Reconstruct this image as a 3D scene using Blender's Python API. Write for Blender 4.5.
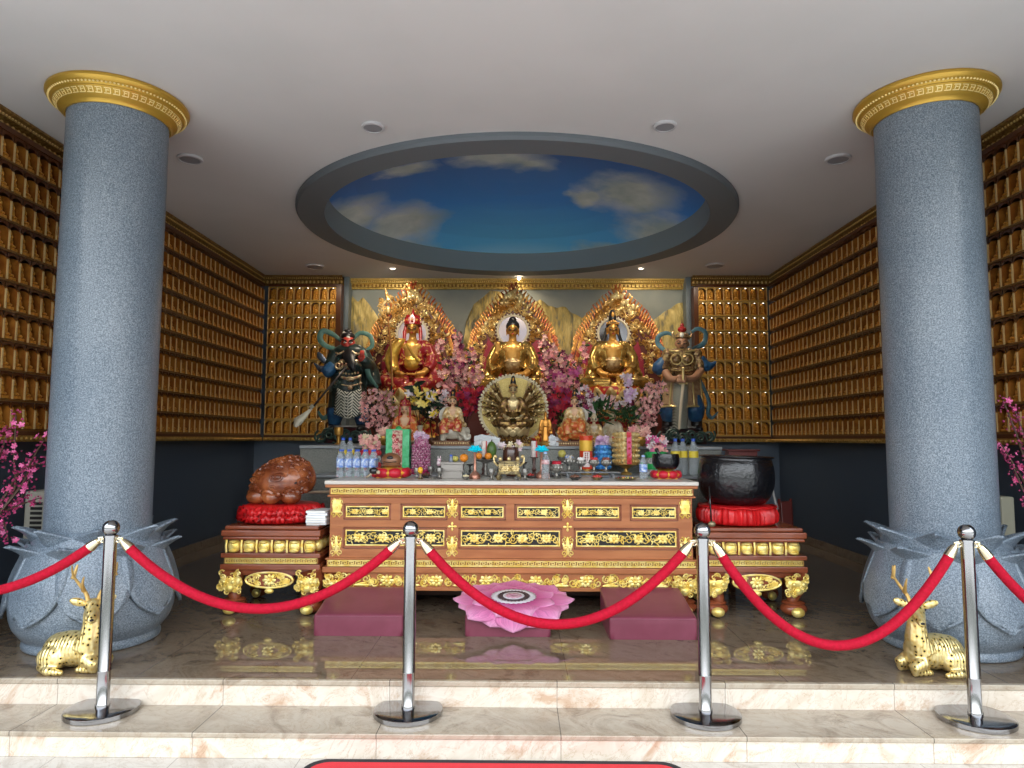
import bpy, bmesh, math, random
from math import sin, cos, pi, radians
from mathutils import Vector, Matrix, noise
for o in list(bpy.data.objects): bpy.data.objects.remove(o)
SC = bpy.context.scene
COL = SC.collection

# ---------------------------------------------------------------- camera, sky, light, exposure
F = 690.0
EYE = Vector((0, 0, 1.30))
RC = Matrix.Rotation(radians(0.6), 3, 'Z') @ Matrix.Rotation(pi/2+radians(4.56), 3, 'X') @ Matrix.Rotation(radians(0.18), 3, 'Z')
cd = bpy.data.cameras.new('camera'); cam = bpy.data.objects.new('camera', cd); COL.objects.link(cam)
cd.sensor_width = 36; cd.lens = F/1024*36; cd.clip_start = .05; cd.clip_end = 200
cam.matrix_world = Matrix.Translation(EYE) @ RC.to_4x4()
SC.camera = cam
W = bpy.data.worlds.new('sky'); SC.world = W; W.use_nodes = True
_n = W.node_tree.nodes; _l = W.node_tree.links
_bg = _n['Background']; _bg.inputs['Strength'].default_value = 2.1
_tc = _n.new('ShaderNodeTexCoord'); _sx = _n.new('ShaderNodeSeparateXYZ'); _rm = _n.new('ShaderNodeValToRGB')
_l.new(_tc.outputs['Generated'], _sx.inputs[0]); _l.new(_sx.outputs['Z'], _rm.inputs[0]); _l.new(_rm.outputs[0], _bg.inputs[0])
_rm.color_ramp.elements[0].color = (.10, .11, .10, 1); _rm.color_ramp.elements[1].color = (.62, .78, 1.0, 1)   # trees and houses round the yard, sky above
_e = _rm.color_ramp.elements.new(.10); _e.color = (.16, .18, .17, 1)
_e = _rm.color_ramp.elements.new(.20); _e.color = (.95, .98, 1.0, 1)
SC.view_settings.view_transform = 'Standard'; SC.view_settings.look = 'None'
SC.view_settings.gamma = 1; SC.view_settings.use_curve_mapping = False
SC.view_settings.exposure = 1.25

def at(x, y, Y):                       # the world point at depth Y seen at photo pixel (x, y)
    d = RC @ Vector(((x-512)/F, -(y-384)/F, -1)); return EYE + d*(Y/d.y)
def on(x, y, z):                       # the world point at height z
    d = RC @ Vector(((x-512)/F, -(y-384)/F, -1)); return EYE + d*((z-EYE.z)/d.z)

def spot(name, loc, target, power, color, size=80, blend=.6, r=.04):
    l = bpy.data.lights.new(name, 'SPOT'); l.energy = power; l.color = color; l.spot_size = radians(size); l.spot_blend = blend; l.shadow_soft_size = r
    o = bpy.data.objects.new(name, l); COL.objects.link(o); o.location = loc
    o.rotation_euler = (Vector(target)-Vector(loc)).to_track_quat('-Z', 'Y').to_euler(); return o
for sx, tx in ((-1.45, -1.4), (0, -.05), (1.3, 1.35)):
    spot('lamp_or_fill_spot', (sx, 7.75, 3.42), (tx, 8.9, 1.7), 26, (1, .84, .64), 105)  # unseen fill spots added to brighten the statues, no fittings
for sx in (-1.75, 1.7): spot('lamp_or_fill_spot', (sx, 9.05, 3.56), (sx*1.15, 9.75, 2.2), 7, (1, .86, .68), 150)
spot('lamp_or_fill_spot', (-.03, 9.5, 3.50), (-.03, 9.8, 2.4), 5, (1, .82, .6), 160)
for sx in (-2.6, 2.55): spot('lamp_or_fill_spot', (sx, 8.9, 3.56), (sx*1.1, 9.4, 1.5), 5, (1, .85, .66), 150)  # fill spots added to light the corner niches, no lit fitting there

# ---------------------------------------------------------------- mesh helpers
def aim(d):
    d = Vector(d).normalized(); return d.to_track_quat('Z', 'Y').to_matrix().to_4x4()
class MB:
    def __init__(s): s.v = []; s.f = []; s.m = []; s.mi = 0; s.T = Matrix()
    def add(s, vs, fs, M=None):
        n = len(s.v); T = s.T if M is None else s.T @ M
        s.v += [tuple(T @ Vector(p)) for p in vs]; s.f += [tuple(n+i for i in f) for f in fs]; s.m += [s.mi]*len(fs); return s
    def box(s, c, d, rz=0, M=None):
        x, y, z = d[0]/2, d[1]/2, d[2]/2
        vs = [(a*x, b*y, e*z) for a in (-1, 1) for b in (-1, 1) for e in (-1, 1)]
        fs = [(0, 1, 3, 2), (4, 6, 7, 5), (0, 4, 5, 1), (2, 3, 7, 6), (0, 2, 6, 4), (1, 5, 7, 3)]
        m = Matrix.Translation(c) @ Matrix.Rotation(rz, 4, 'Z')
        if M is not None: m = m @ M
        return s.add(vs, fs, m)
    def b2(s, x0, x1, y0, y1, z0, z1): return s.box(((x0+x1)/2, (y0+y1)/2, (z0+z1)/2), (abs(x1-x0), abs(y1-y0), abs(z1-z0)))
    def lathe(s, prof, n=24, c=(0, 0, 0), M=None, fn=None, cap=True):
        vs = []; fs = []; k = len(prof)
        for j in range(n):
            a = 2*pi*j/n
            for i, (r, z) in enumerate(prof):
                q = r*(fn(a, i) if fn else 1); vs.append((q*cos(a), q*sin(a), z))
        for j in range(n):
            J = (j+1) % n
            for i in range(k-1): fs.append((j*k+i, J*k+i, J*k+i+1, j*k+i+1))
        if cap:
            if prof[0][0] > 1e-5: fs.append(tuple(j*k for j in reversed(range(n))))
            if prof[-1][0] > 1e-5: fs.append(tuple(j*k+k-1 for j in range(n)))
        m = Matrix.Translation(c)
        if M is not None: m = m @ M
        return s.add(vs, fs, m)
    def ell(s, c, r, n=12, m=8, M=None, fn=None):
        if not hasattr(r, '__len__'): r = (r, r, r)
        vs = []; fs = []
        vs.append((0, 0, -r[2]))
        for i in range(1, m):
            t = -pi/2+pi*i/m
            for j in range(n):
                a = 2*pi*j/n; vs.append((r[0]*cos(t)*cos(a), r[1]*cos(t)*sin(a), r[2]*sin(t)))
        vs.append((0, 0, r[2]))
        if fn: vs = [fn(Vector(v)) for v in vs]
        for j in range(n):
            J = (j+1) % n; fs.append((0, 1+J, 1+j)); fs.append((len(vs)-1, 1+(m-2)*n+j, 1+(m-2)*n+J))
            for i in range(m-2): fs.append((1+i*n+j, 1+i*n+J, 1+(i+1)*n+J, 1+(i+1)*n+j))
        M2 = Matrix.Translation(c)
        if M is not None: M2 = M2 @ M
        return s.add(vs, fs, M2)
    def tube(s, pts, r, n=8, flat=None, closed=False):
        P = [Vector(p) for p in pts]; k = len(P); R = r if hasattr(r, '__len__') else [r]*k
        vs = []; fs = []; up = None
        for i in range(k):
            if closed: t = P[(i+1) % k]-P[i-1]
            else: t = P[min(i+1, k-1)]-P[max(i-1, 0)]
            if t.length < 1e-9: t = Vector((0, 0, 1))
            t.normalize()
            if up is None: up = Vector((0, 1, 0)) if abs(t.y) < .9 else Vector((1, 0, 0))
            up = (up-t*up.dot(t))
            if up.length < 1e-6: up = t.orthogonal()
            up.normalize(); sd = t.cross(up)
            for j in range(n):
                a = 2*pi*j/n; vs.append(P[i]+up*(cos(a)*R[i]*(flat or 1))+sd*(sin(a)*R[i]))
        for i in range(k if closed else k-1):
            I = (i+1) % k
            for j in range(n): fs.append((i*n+j, i*n+(j+1) % n, I*n+(j+1) % n, I*n+j))
        if not closed: fs.append(tuple(reversed(range(n)))); fs.append(tuple((k-1)*n+j for j in range(n)))
        return s.add(vs, fs)
    def prism(s, poly, y0, y1):        # outline in the XZ plane, extruded along Y
        n = len(poly); vs = [(x, y0, z) for x, z in poly]+[(x, y1, z) for x, z in poly]
        fs = [tuple(range(n)), tuple(reversed(range(n, 2*n)))]+[(i, i+n, (i+1) % n+n, (i+1) % n) for i in range(n)]
        return s.add(vs, fs)
    def slab(s, poly, z0, z1):         # outline in the XY plane, extruded along Z
        n = len(poly); vs = [(x, y, z0) for x, y in poly]+[(x, y, z1) for x, y in poly]
        fs = [tuple(reversed(range(n))), tuple(range(n, 2*n))]+[(i, (i+1) % n, (i+1) % n+n, i+n) for i in range(n)]
        return s.add(vs, fs)
    def grid(s, fn, nu, nv, cu=False):
        vs = [fn(i/(nu if cu else nu-1), j/(nv-1)) for i in range(nu) for j in range(nv)]
        fs = [(i*nv+j, (i+1) % nu*nv+j, (i+1) % nu*nv+j+1, i*nv+j+1) for i in range(nu if cu else nu-1) for j in range(nv-1)]
        return s.add(vs, fs)
    def build(s, name, mat, parent=None, smooth=True, solid=0, bevel=0, remesh=0, sub=0, ang=40, loc=None):
        me = bpy.data.meshes.new(name); me.from_pydata(s.v, [], s.f); me.update()
        mats = mat if isinstance(mat, (list, tuple)) else [mat]
        for m in mats: me.materials.append(m)
        if len(mats) > 1: me.polygons.foreach_set('material_index', s.m)
        bm = bmesh.new(); bm.from_mesh(me)
        if not solid: bmesh.ops.recalc_face_normals(bm, faces=bm.faces)
        if smooth:
            for e in bm.edges:
                if len(e.link_faces) == 2 and e.calc_face_angle(0) > radians(ang): e.smooth = False
        bm.to_mesh(me); bm.free()
        me.polygons.foreach_set('use_smooth', [smooth]*len(me.polygons))
        o = bpy.data.objects.new(name, me); COL.objects.link(o)
        if parent is not None: o.parent = parent
        if loc is not None: o.location = loc
        if solid: q = o.modifiers.new('s', 'SOLIDIFY'); q.thickness = solid; q.offset = 0
        if remesh: q = o.modifiers.new('r', 'REMESH'); q.mode = 'VOXEL'; q.voxel_size = remesh; q.use_smooth_shade = True
        if remesh: q = o.modifiers.new('sm', 'SMOOTH'); q.factor = .5; q.iterations = 1
        if bevel: q = o.modifiers.new('b', 'BEVEL'); q.width = bevel; q.segments = 2; q.limit_method = 'ANGLE'; q.harden_normals = False
        if sub: q = o.modifiers.new('u', 'SUBSURF'); q.levels = sub; q.render_levels = sub
        return o
def tag(o, label=None, cat=None, group=None, kind=None):
    if label: o['label'] = label
    if cat: o['category'] = cat
    if group: o['group'] = group
    if kind: o['kind'] = kind
    return o
def thing(name, label, cat, loc=(0, 0, 0), rz=0, group=None, scale=None):
    o = bpy.data.objects.new(name, None); COL.objects.link(o); o.empty_display_size = .1
    o.location = loc; o.rotation_euler = (0, 0, rz)
    if scale: o.scale = (scale,)*3 if not hasattr(scale, '__len__') else scale
    return tag(o, label, cat, group)
def dup(root, loc, rz=None, label=None, group=None, scale=None):
    r = root.copy(); COL.objects.link(r); r.location = loc
    if rz is not None: r.rotation_euler = (0, 0, rz)
    if scale: r.scale = (scale,)*3
    if label: r['label'] = label
    if group: r['group'] = group
    for ch in [c for c in ALL() if c.parent == root]:
        c = ch.copy(); COL.objects.link(c); c.parent = r
        for g in [g for g in ALL() if g.parent == ch]:
            d = g.copy(); COL.objects.link(d); d.parent = c
    return r
def ALL(): return list(COL.objects)
def smooth_path(pts, k=6):
    P = [Vector(p) for p in pts]; out = []
    for i in range(len(P)-1):
        a, b, c, d = P[max(i-1, 0)], P[i], P[i+1], P[min(i+2, len(P)-1)]
        for j in range(k):
            t = j/k; out.append(.5*((2*b)+(c-a)*t+(2*a-5*b+4*c-d)*t*t+(3*b-a-3*c+d)*t**3))
    out.append(P[-1]); return out
def lerp(a, b, t): return a+(b-a)*t
def interp(xs, t):
    t *= len(xs)-1; i = min(int(t), len(xs)-2); return lerp(xs[i], xs[i+1], t-i)

# ---------------------------------------------------------------- materials
def mat(name, col, rough=.5, metal=0, col2=None, scale=20, mix=.5, bump=0, bscale=60, coat=0, stretch=None, emis=0, spec=None, trans=0, ior=None, detail=4, lo=.4, hi=.6, sheen=0, alpha=1):
    m = bpy.data.materials.new(name); m.use_nodes = True; N = m.node_tree.nodes; L = m.node_tree.links; b = N['Principled BSDF']
    b.inputs['Base Color'].default_value = (*col, 1); b.inputs['Roughness'].default_value = rough; b.inputs['Metallic'].default_value = metal
    b.inputs['Coat Weight'].default_value = coat; b.inputs['Transmission Weight'].default_value = trans; b.inputs['Alpha'].default_value = alpha
    if ior: b.inputs['IOR'].default_value = ior
    if spec is not None: b.inputs['Specular IOR Level'].default_value = spec
    if sheen: b.inputs['Sheen Weight'].default_value = sheen
    if emis: b.inputs['Emission Color'].default_value = (*col, 1); b.inputs['Emission Strength'].default_value = emis
    tc = N.new('ShaderNodeTexCoord'); mp = N.new('ShaderNodeMapping'); L.new(tc.outputs['Object'], mp.inputs[0])
    if stretch: mp.inputs['Scale'].default_value = stretch
    if col2 is not None:
        t = N.new('ShaderNodeTexNoise'); t.inputs['Scale'].default_value = scale; t.inputs['Detail'].default_value = detail
        r = N.new('ShaderNodeValToRGB'); r.color_ramp.elements[0].position = lo; r.color_ramp.elements[1].position = hi
        r.color_ramp.elements[0].color = (*col, 1); r.color_ramp.elements[1].color = (*col2, 1)
        L.new(mp.outputs[0], t.inputs[0]); L.new(t.outputs[0], r.inputs[0]); L.new(r.outputs[0], b.inputs['Base Color'])
        if emis: L.new(r.outputs[0], b.inputs['Emission Color'])
    if bump:
        t = N.new('ShaderNodeTexNoise'); t.inputs['Scale'].default_value = bscale; t.inputs['Detail'].default_value = 3
        q = N.new('ShaderNodeBump'); q.inputs['Strength'].default_value = bump; q.inputs['Distance'].default_value = .01
        L.new(mp.outputs[0], t.inputs[0]); L.new(t.outputs[0], q.inputs['Height']); L.new(q.outputs[0], b.inputs['Normal'])
    return m
class NT:                              # tiny helper to chain shader nodes
    def __init__(s, m): s.N = m.node_tree.nodes; s.L = m.node_tree.links; s.b = s.N['Principled BSDF']
    def n(s, t, ins=None, **kw):
        o = s.N.new('ShaderNode'+t)
        for k, v in kw.items(): setattr(o, k, v)
        for k, v in (ins or {}).items():
            if isinstance(v, bpy.types.NodeSocket): s.L.new(v, o.inputs[k])
            else: o.inputs[k].default_value = v
        return o
    def ramp(s, fac, stops):
        r = s.N.new('ShaderNodeValToRGB'); s.L.new(fac, r.inputs[0]); e = r.color_ramp.elements
        while len(e) < len(stops): e.new(.5)
        for q, (p, c) in zip(e, stops): q.position = p; q.color = (*c, 1) if len(c) == 3 else c
        return r.outputs[0]
def marble(name, c1, c2, c3, rough, tile, joint=(.25, .2, .16), ang=.6, vz=1.0):
    m = mat(name, c1, rough); t = NT(m)
    tc = t.n('TexCoord').outputs['Object']
    mp = t.n('Mapping', {'Vector': tc, 'Rotation': (0, ang*1.4, ang)}).outputs[0]
    mp = t.n('Mapping', {'Vector': mp, 'Scale': (.9, 2.6, 2.6)}).outputs[0]
    n1 = t.n('TexNoise', {'Vector': mp, 'Scale': 1.6, 'Detail': 9, 'Roughness': .62, 'Distortion': 1.1}).outputs[0]
    base = t.ramp(n1, [(.36, c1), (.52, c2), (.64, c3)])
    n2 = t.n('TexNoise', {'Vector': mp, 'Scale': 2.3, 'Detail': 12, 'Roughness': .7, 'Distortion': 2.0}).outputs[0]
    vein = t.ramp(n2, [(.485, (1, 1, 1)), (.5, (.72, .6, .5)), (.515, (1, 1, 1))])
    mx = t.n('MixRGB', {'Fac': .8, 'Color1': base, 'Color2': vein}, blend_type='MULTIPLY').outputs[0]
    if tile:
        sp = t.n('SeparateXYZ', {0: tc})
        outs = []
        for ax, size in zip('XYZ', tile):
            if not size: continue
            a = t.n('Math', {0: sp.outputs[ax], 1: size}, operation='DIVIDE').outputs[0]
            a = t.n('Math', {0: a, 1: 40.27}, operation='ADD').outputs[0]
            a = t.n('Math', {0: a}, operation='FRACT').outputs[0]
            a = t.n('Math', {0: a, 1: .5}, operation='SUBTRACT').outputs[0]
            a = t.n('Math', {0: a}, operation='ABSOLUTE').outputs[0]
            outs.append(t.n('Math', {0: a, 1: .0022/size}, operation='LESS_THAN').outputs[0])
        j = outs[0]
        for q in outs[1:]: j = t.n('Math', {0: j, 1: q}, operation='MAXIMUM').outputs[0]
        mx = t.n('MixRGB', {'Fac': j, 'Color1': mx, 'Color2': (*joint, 1)}).outputs[0]
    t.L.new(mx, t.b.inputs['Base Color'])
    return m
def speckle(name, cols, scale, rough, coat=0):
    m = mat(name, cols[0], rough, coat=coat); t = NT(m); tc = t.n('TexCoord').outputs['Object']
    n1 = t.n('TexNoise', {'Vector': tc, 'Scale': scale, 'Detail': 3, 'Roughness': .8}).outputs[0]
    c = t.ramp(n1, [(.36, cols[0]), (.5, cols[1]), (.66, cols[2])])
    n2 = t.n('TexNoise', {'Vector': tc, 'Scale': 1.7, 'Detail': 3}).outputs[0]
    k = t.ramp(n2, [(.35, (.86, .88, .9)), (.65, (1.08, 1.06, 1.04))])
    t.L.new(t.n('MixRGB', {'Fac': 1.0, 'Color1': c, 'Color2': k}, blend_type='MULTIPLY').outputs[0], t.b.inputs['Base Color']); return m

GRANITE = speckle('blue_grey_granite', [(.075, .105, .135), (.165, .205, .25), (.34, .39, .44)], 130, .33)
FLOORM = marble('stage_marble', (.17, .125, .083), (.225, .172, .12), (.14, .103, .07), .022, (1.18, 1.18, 0), (.11, .08, .055))
TREADM = marble('tread_marble', (.32, .26, .19), (.42, .355, .27), (.27, .21, .15), .16, (.9, 0, 0), (.1, .08, .06))
RISERM = marble('riser_marble', (.56, .47, .365), (.66, .585, .49), (.50, .345, .235), .25, (.9, 0, 0), (.35, .28, .22))
WALLM = mat('dark_blue_wall', (.060, .078, .105), .35, bump=.02)
CEILM = mat('ceiling_paint', (.62, .605, .59), .85, col2=(.65, .63, .615), scale=1.2)
RINGM = mat('ring_grey', (.13, .15, .165), .6)
RINGI = mat('ring_inner_grey', (.20, .24, .25), .6)
GOLD = mat('gold_leaf', (.83, .56, .15), .30, .75, bump=.15, bscale=90)
GOLDP = mat('gold_paint', (.86, .60, .14), .38, .35, col2=(.95, .78, .30), scale=30)
GOLDD = mat('aged_gold', (.42, .25, .06), .38, .7, col2=(.62, .40, .12), scale=25)
WOOD = mat('orange_brown_wood', (.34, .108, .032), .42, col2=(.42, .150, .048), scale=2.5, stretch=(1, 4, 6))
WOODD = mat('red_brown_wood', (.18, .042, .016), .24, col2=(.26, .066, .026), scale=2.5, stretch=(1, 4, 6), coat=.25)
BLACK = mat('black_lacquer', (.008, .008, .009), .2, coat=.4)
BACKB = mat('black_backing', (.012, .010, .009), .6)
WHITE = mat('white_stone_top', (.60, .56, .50), .3)
STEEL = mat('brushed_steel', (.56, .55, .56), .22, 1.0)
# ---------------------------------------------------------------- the room
XL, XR, YB, YM, ZC = -3.72, 3.62, 9.69, 9.87, 3.60
def struct(name, mb, m, parent=None, **k):
    o = mb.build(name, m, parent, **k)
    if parent is None: o['kind'] = 'structure'
    return o
YE = 3.85; YT = 3.505
m = MB(); m.b2(-9, 9, YE, 9.95, -.2, 0); struct('floor', m, FLOORM, smooth=False)
m = MB(); m.b2(-9, 9, YE-.022, YE-.001, -.24, -.03); struct('trim_1', m, RISERM, smooth=False)
m = MB(); m.b2(-9, 9, YE-.03, YE-.0005, -.028, 0.0005); m2 = struct('trim_2', m, TREADM, smooth=False, bevel=.004)
m = MB(); m.b2(-9, 9, YT, YE-.023, -.3, -.135); struct('trim_3', m, TREADM, smooth=False)
m = MB(); m.b2(-9, 9, YT-.02, YT-.001, -.255, -.16); struct('trim_4', m, RISERM, smooth=False)
m = MB(); m.b2(-9, 9, YT-.028, YT-.0005, -.158, -.1345); struct('trim_5', m, TREADM, smooth=False, bevel=.004)
PAVE = marble('lower_paving', (.50, .46, .40), (.56, .52, .46), (.43, .38, .32), .35, (.6, .6, 0), (.3, .26, .22))
m = MB(); m.b2(-14, 14, -14, YT-.021, -.40, -.256); struct('floor_lower', m, PAVE, smooth=False)
m = MB(); m.b2(XL-.15, XL, 3.0, 10.0, 0, ZC); struct('wall_left', m, WALLM, smooth=False)
m = MB(); m.b2(XR, XR+.15, 3.0, 10.0, 0, ZC); struct('wall_right', m, WALLM, smooth=False)
BLUEW = mat('blue_grey_wall', (.14, .18, .24), .5)
GREYP = mat('grey_pilaster', (.17, .205, .22), .5)
MX0, MX1 = -2.43, 2.36
m = MB(); m.b2(XL, MX0-.02, YB, 10.0, 0, ZC); m.b2(MX1+.02, XR, YB, 10.0, 0, ZC); struct('wall_back', m, BLUEW, smooth=False)
m = MB()
for a in (MX0-.07, MX1): m.b2(a, a+.07, YB-.02, 9.98, 0.001, ZC-.001)
struct('trim_6', m, GREYP, smooth=False)
# mural wall: grey green ground with gold brushed mountains in low relief
MUR = mat('mural_ground', (.34, .37, .33), .6, col2=(.40, .42, .36), scale=3)
m = MB(); m.b2(MX0+.001, MX1-.001, YM, 9.99, 0, ZC-.002); struct('wall_mural', m, MUR, smooth=False)
MNT = mat('gold_brushed_rock', (.5, .34, .08), .5, .2); t = NT(MNT); tc = t.n('TexCoord').outputs['Object']
mp = t.n('Mapping', {'Vector': tc, 'Rotation': (0, .35, 0), 'Scale': (9, 1, 2.2)}).outputs[0]
nn = t.n('TexNoise', {'Vector': mp, 'Scale': 1.8, 'Detail': 8, 'Roughness': .65, 'Distortion': .5}).outputs[0]
cc = t.ramp(nn, [(.30, (.08, .07, .045)), (.40, (.30, .26, .15)), (.50, (.62, .46, .14)), (.63, (.85, .68, .26)), (.75, (.33, .29, .18))])
at_ = t.n('Attribute', attribute_name='fade').outputs['Fac']
t.L.new(t.n('MixRGB', {'Fac': at_, 'Color1': cc, 'Color2': (.27, .30, .30, 1)}).outputs[0], t.b.inputs['Base Color'])
def mountain(px, base, y0, thin):
    pts = [at(x, y, YM) for x, y in px]; xs = [p.x for p in pts]; n = 60; k = 26
    zb = at(px[0][0], base, YM).z; me_v = []; fd = []
    for i in range(n):
        x = lerp(xs[0], xs[-1], i/(n-1)); j = max(q for q in range(len(xs)-1) if xs[q] <= x+1e-6)
        tt = (x-xs[j])/(xs[j+1]-xs[j]); zt = lerp(pts[j].z, pts[j+1].z, tt)+.02*noise.noise(Vector((x*9, 0, 1)))
        for q in range(k):
            u = q/(k-1); z = lerp(zt, zb, u)
            d = .02+.03*abs(noise.noise(Vector((x*7+z*2.5, z*1.3, thin*3))))*(1-u*.6)
            me_v.append((x, YM-d if 0 < i < n-1 and q > 0 else YM-.004, z)); fd.append(max(0, min(1, (u-.32)*2.0+.5*noise.noise(Vector((x*4, z*4, 5))))))
    mb = MB(); mb.add(me_v, [(i*k+j, (i+1)*k+j, (i+1)*k+j+1, i*k+j+1) for i in range(n-1) for j in range(k-1)])
    o = mb.build('trim_7', MNT); o['kind'] = 'structure'
    a = o.data.attributes.new('fade', 'FLOAT', 'POINT'); a.data.foreach_set('value', fd)
mountain([(345, 291), (352, 296), (358, 302), (363, 297), (370, 305), (380, 320), (392, 332)], 400, 0, 1)
mountain([(346, 330), (352, 323), (362, 328), (374, 331), (384, 323), (400, 330)], 420, 0, 2)
mountain([(463, 345), (466, 322), (474, 304), (482, 298), (491, 290), (500, 292), (508, 300)], 420, 0, 3)
mountain([(524, 296), (532, 304), (540, 299), (549, 306), (558, 308), (566, 307), (572, 313), (582, 318), (592, 312)], 400, 0, 4)
mountain([(640, 330), (652, 321), (664, 312), (676, 305), (687, 300)], 440, 0, 5)

# ceiling with the elliptical oculus
CX, CY = -.03, 7.20; RX, RY = 2.26, 2.19; IX, IY = 1.985, 1.915; ZR = 3.545
m = MB(); n = 96
ang = [2*pi*i/n for i in range(n)]
def rectpt(a, x0, x1, y0, y1):
    dx, dy = cos(a), sin(a); t = 1e9
    if dx > 1e-9: t = min(t, (x1-CX)/dx)
    if dx < -1e-9: t = min(t, (x0-CX)/dx)
    if dy > 1e-9: t = min(t, (y1-CY)/dy)
    if dy < -1e-9: t = min(t, (y0-CY)/dy)
    return (CX+dx*t, CY+dy*t)
for zz in (ZC, ZC+.1):
    vs = [(CX+IX*cos(a), CY+IY*sin(a), zz) for a in ang]+[(*rectpt(a, XL-.15, XR+.15, 4.0, 10.0), zz) for a in ang]
    m.add(vs, [(i, (i+1) % n, (i+1) % n+n, i+n) for i in range(n)])
cx = [(XL-.15, 4.0), (XR+.15, 4.0), (XR+.15, 10), (XL-.15, 10)]
m.b2(XL-.15, XR+.15, 9.985, 10.0, ZC, ZC+.1)
for (qx, qy) in ((XL-.15, 4.0), (XR+.15, 4.0), (XR+.15, 10.0), (XL-.15, 10.0)):      # fill the corners the ray fan cuts
    a = math.atan2(qy-CY, qx-CX) % (2*pi); i = int(a/(2*pi)*n); p = rectpt(ang[i], XL-.15, XR+.15, 4, 10); q = rectpt(ang[(i+1) % n], XL-.15, XR+.15, 4, 10)
    m.add([(p[0], p[1], ZC), (qx, qy, ZC), (q[0], q[1], ZC)], [(0, 1, 2)])
m.b2(XL-.15, XR+.15, 1.0, 4.0, ZC, ZC+.1)
struct('ceiling', m, CEILM, smooth=False)
m = MB(); N_ = 128
def ering(rx, ry, z): return [(CX+rx*cos(2*pi*i/N_), CY+ry*sin(2*pi*i/N_), z) for i in range(N_)]
def strip(mb, A, B): mb.add(A+B, [(i, (i+1) % N_, (i+1) % N_+N_, i+N_) for i in range(N_)])
strip(m, ering(RX, RY, ZC+.0), ering(RX, RY, ZR+.025)); strip(m, ering(RX, RY, ZR+.025), ering(RX-.02, RY-.02, ZR)); strip(m, ering(RX-.02, RY-.02, ZR), ering(IX, IY, ZR))
struct('trim_8', m, RINGM)
m = MB(); strip(m, ering(IX, IY, ZR), ering(IX-.015, IY-.015, ZR+.24)); struct('trim_9', m, RINGI)
SKY = mat('painted_sky', (.03, .12, .4), .55); t = NT(SKY); tc = t.n('TexCoord').outputs['Object']
sp = t.n('SeparateXYZ', {0: tc})
grad = t.n('MapRange', {'Value': sp.outputs['Y'], 'From Min': CY-.9, 'From Max': CY+1.95}).outputs[0]
base = t.ramp(grad, [(0, (.02, .11, .36)), (.55, (.035, .27, .76)), (.9, (.12, .54, .95)), (1, (.35, .75, 1))])  # blue lightens to the back, daylight glow put into the paint colour
nz = t.n('TexNoise', {'Vector': tc, 'Scale': 2.3, 'Detail': 7, 'Roughness': .55})
nv = t.n('VectorMath', {0: nz.outputs['Color'], 1: (.5, .5, .5)}, operation='SUBTRACT').outputs[0]
nv = t.n('VectorMath', {0: nv, 'Scale': .6}, operation='SCALE').outputs[0]
wp = t.n('VectorMath', {0: tc, 1: nv}, operation='ADD').outputs[0]
acc = None
for (bx, by, rx, ry) in ((-1.45, 8.15, .52, .55), (-1.95, 7.6, .5, .5), (-1.6, 8.8, .5, .4), (-.22, 6.65, .50, .36), (.08, 6.85, .28, .25), (1.2, 7.45, .55, .55), (1.75, 8.2, .55, .6), (.75, 7.7, .26, .25), (1.15, 8.85, .45, .25), (-1.15, 6.75, .3, .2)):
    d = t.n('VectorMath', {0: wp, 1: (bx, by, 0)}, operation='SUBTRACT').outputs[0]
    d = t.n('VectorMath', {0: d, 1: (1/rx, 1/ry, 0)}, operation='MULTIPLY').outputs[0]
    d = t.n('VectorMath', {0: d}, operation='LENGTH').outputs['Value']
    g = t.n('MapRange', {'Value': d, 'From Min': 1.15, 'From Max': .45}).outputs[0]
    acc = g if acc is None else t.n('Math', {0: acc, 1: g}, operation='MAXIMUM').outputs[0]
cl = t.ramp(nz.outputs[0], [(.35, (.38, .50, .50)), (.65, (.66, .74, .72))])
mx = t.n('MixRGB', {'Fac': acc, 'Color1': base, 'Color2': cl}).outputs[0]; t.L.new(mx, t.b.inputs['Base Color'])
m = MB(); prev = ering(IX-.015, IY-.015, ZR+.24)
for s in (.86, .7, .5, .3, .12, .01):
    cur = ering((IX-.015)*s, (IY-.015)*s, ZR+.24+.34*(1-s*s)**.8); strip(m, prev, cur); prev = cur
m.add(prev+[(CX, CY, ZR+.58)], [(i, (i+1) % N_, N_) for i in range(N_)]); struct('ceiling_dome', m, SKY)

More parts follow.
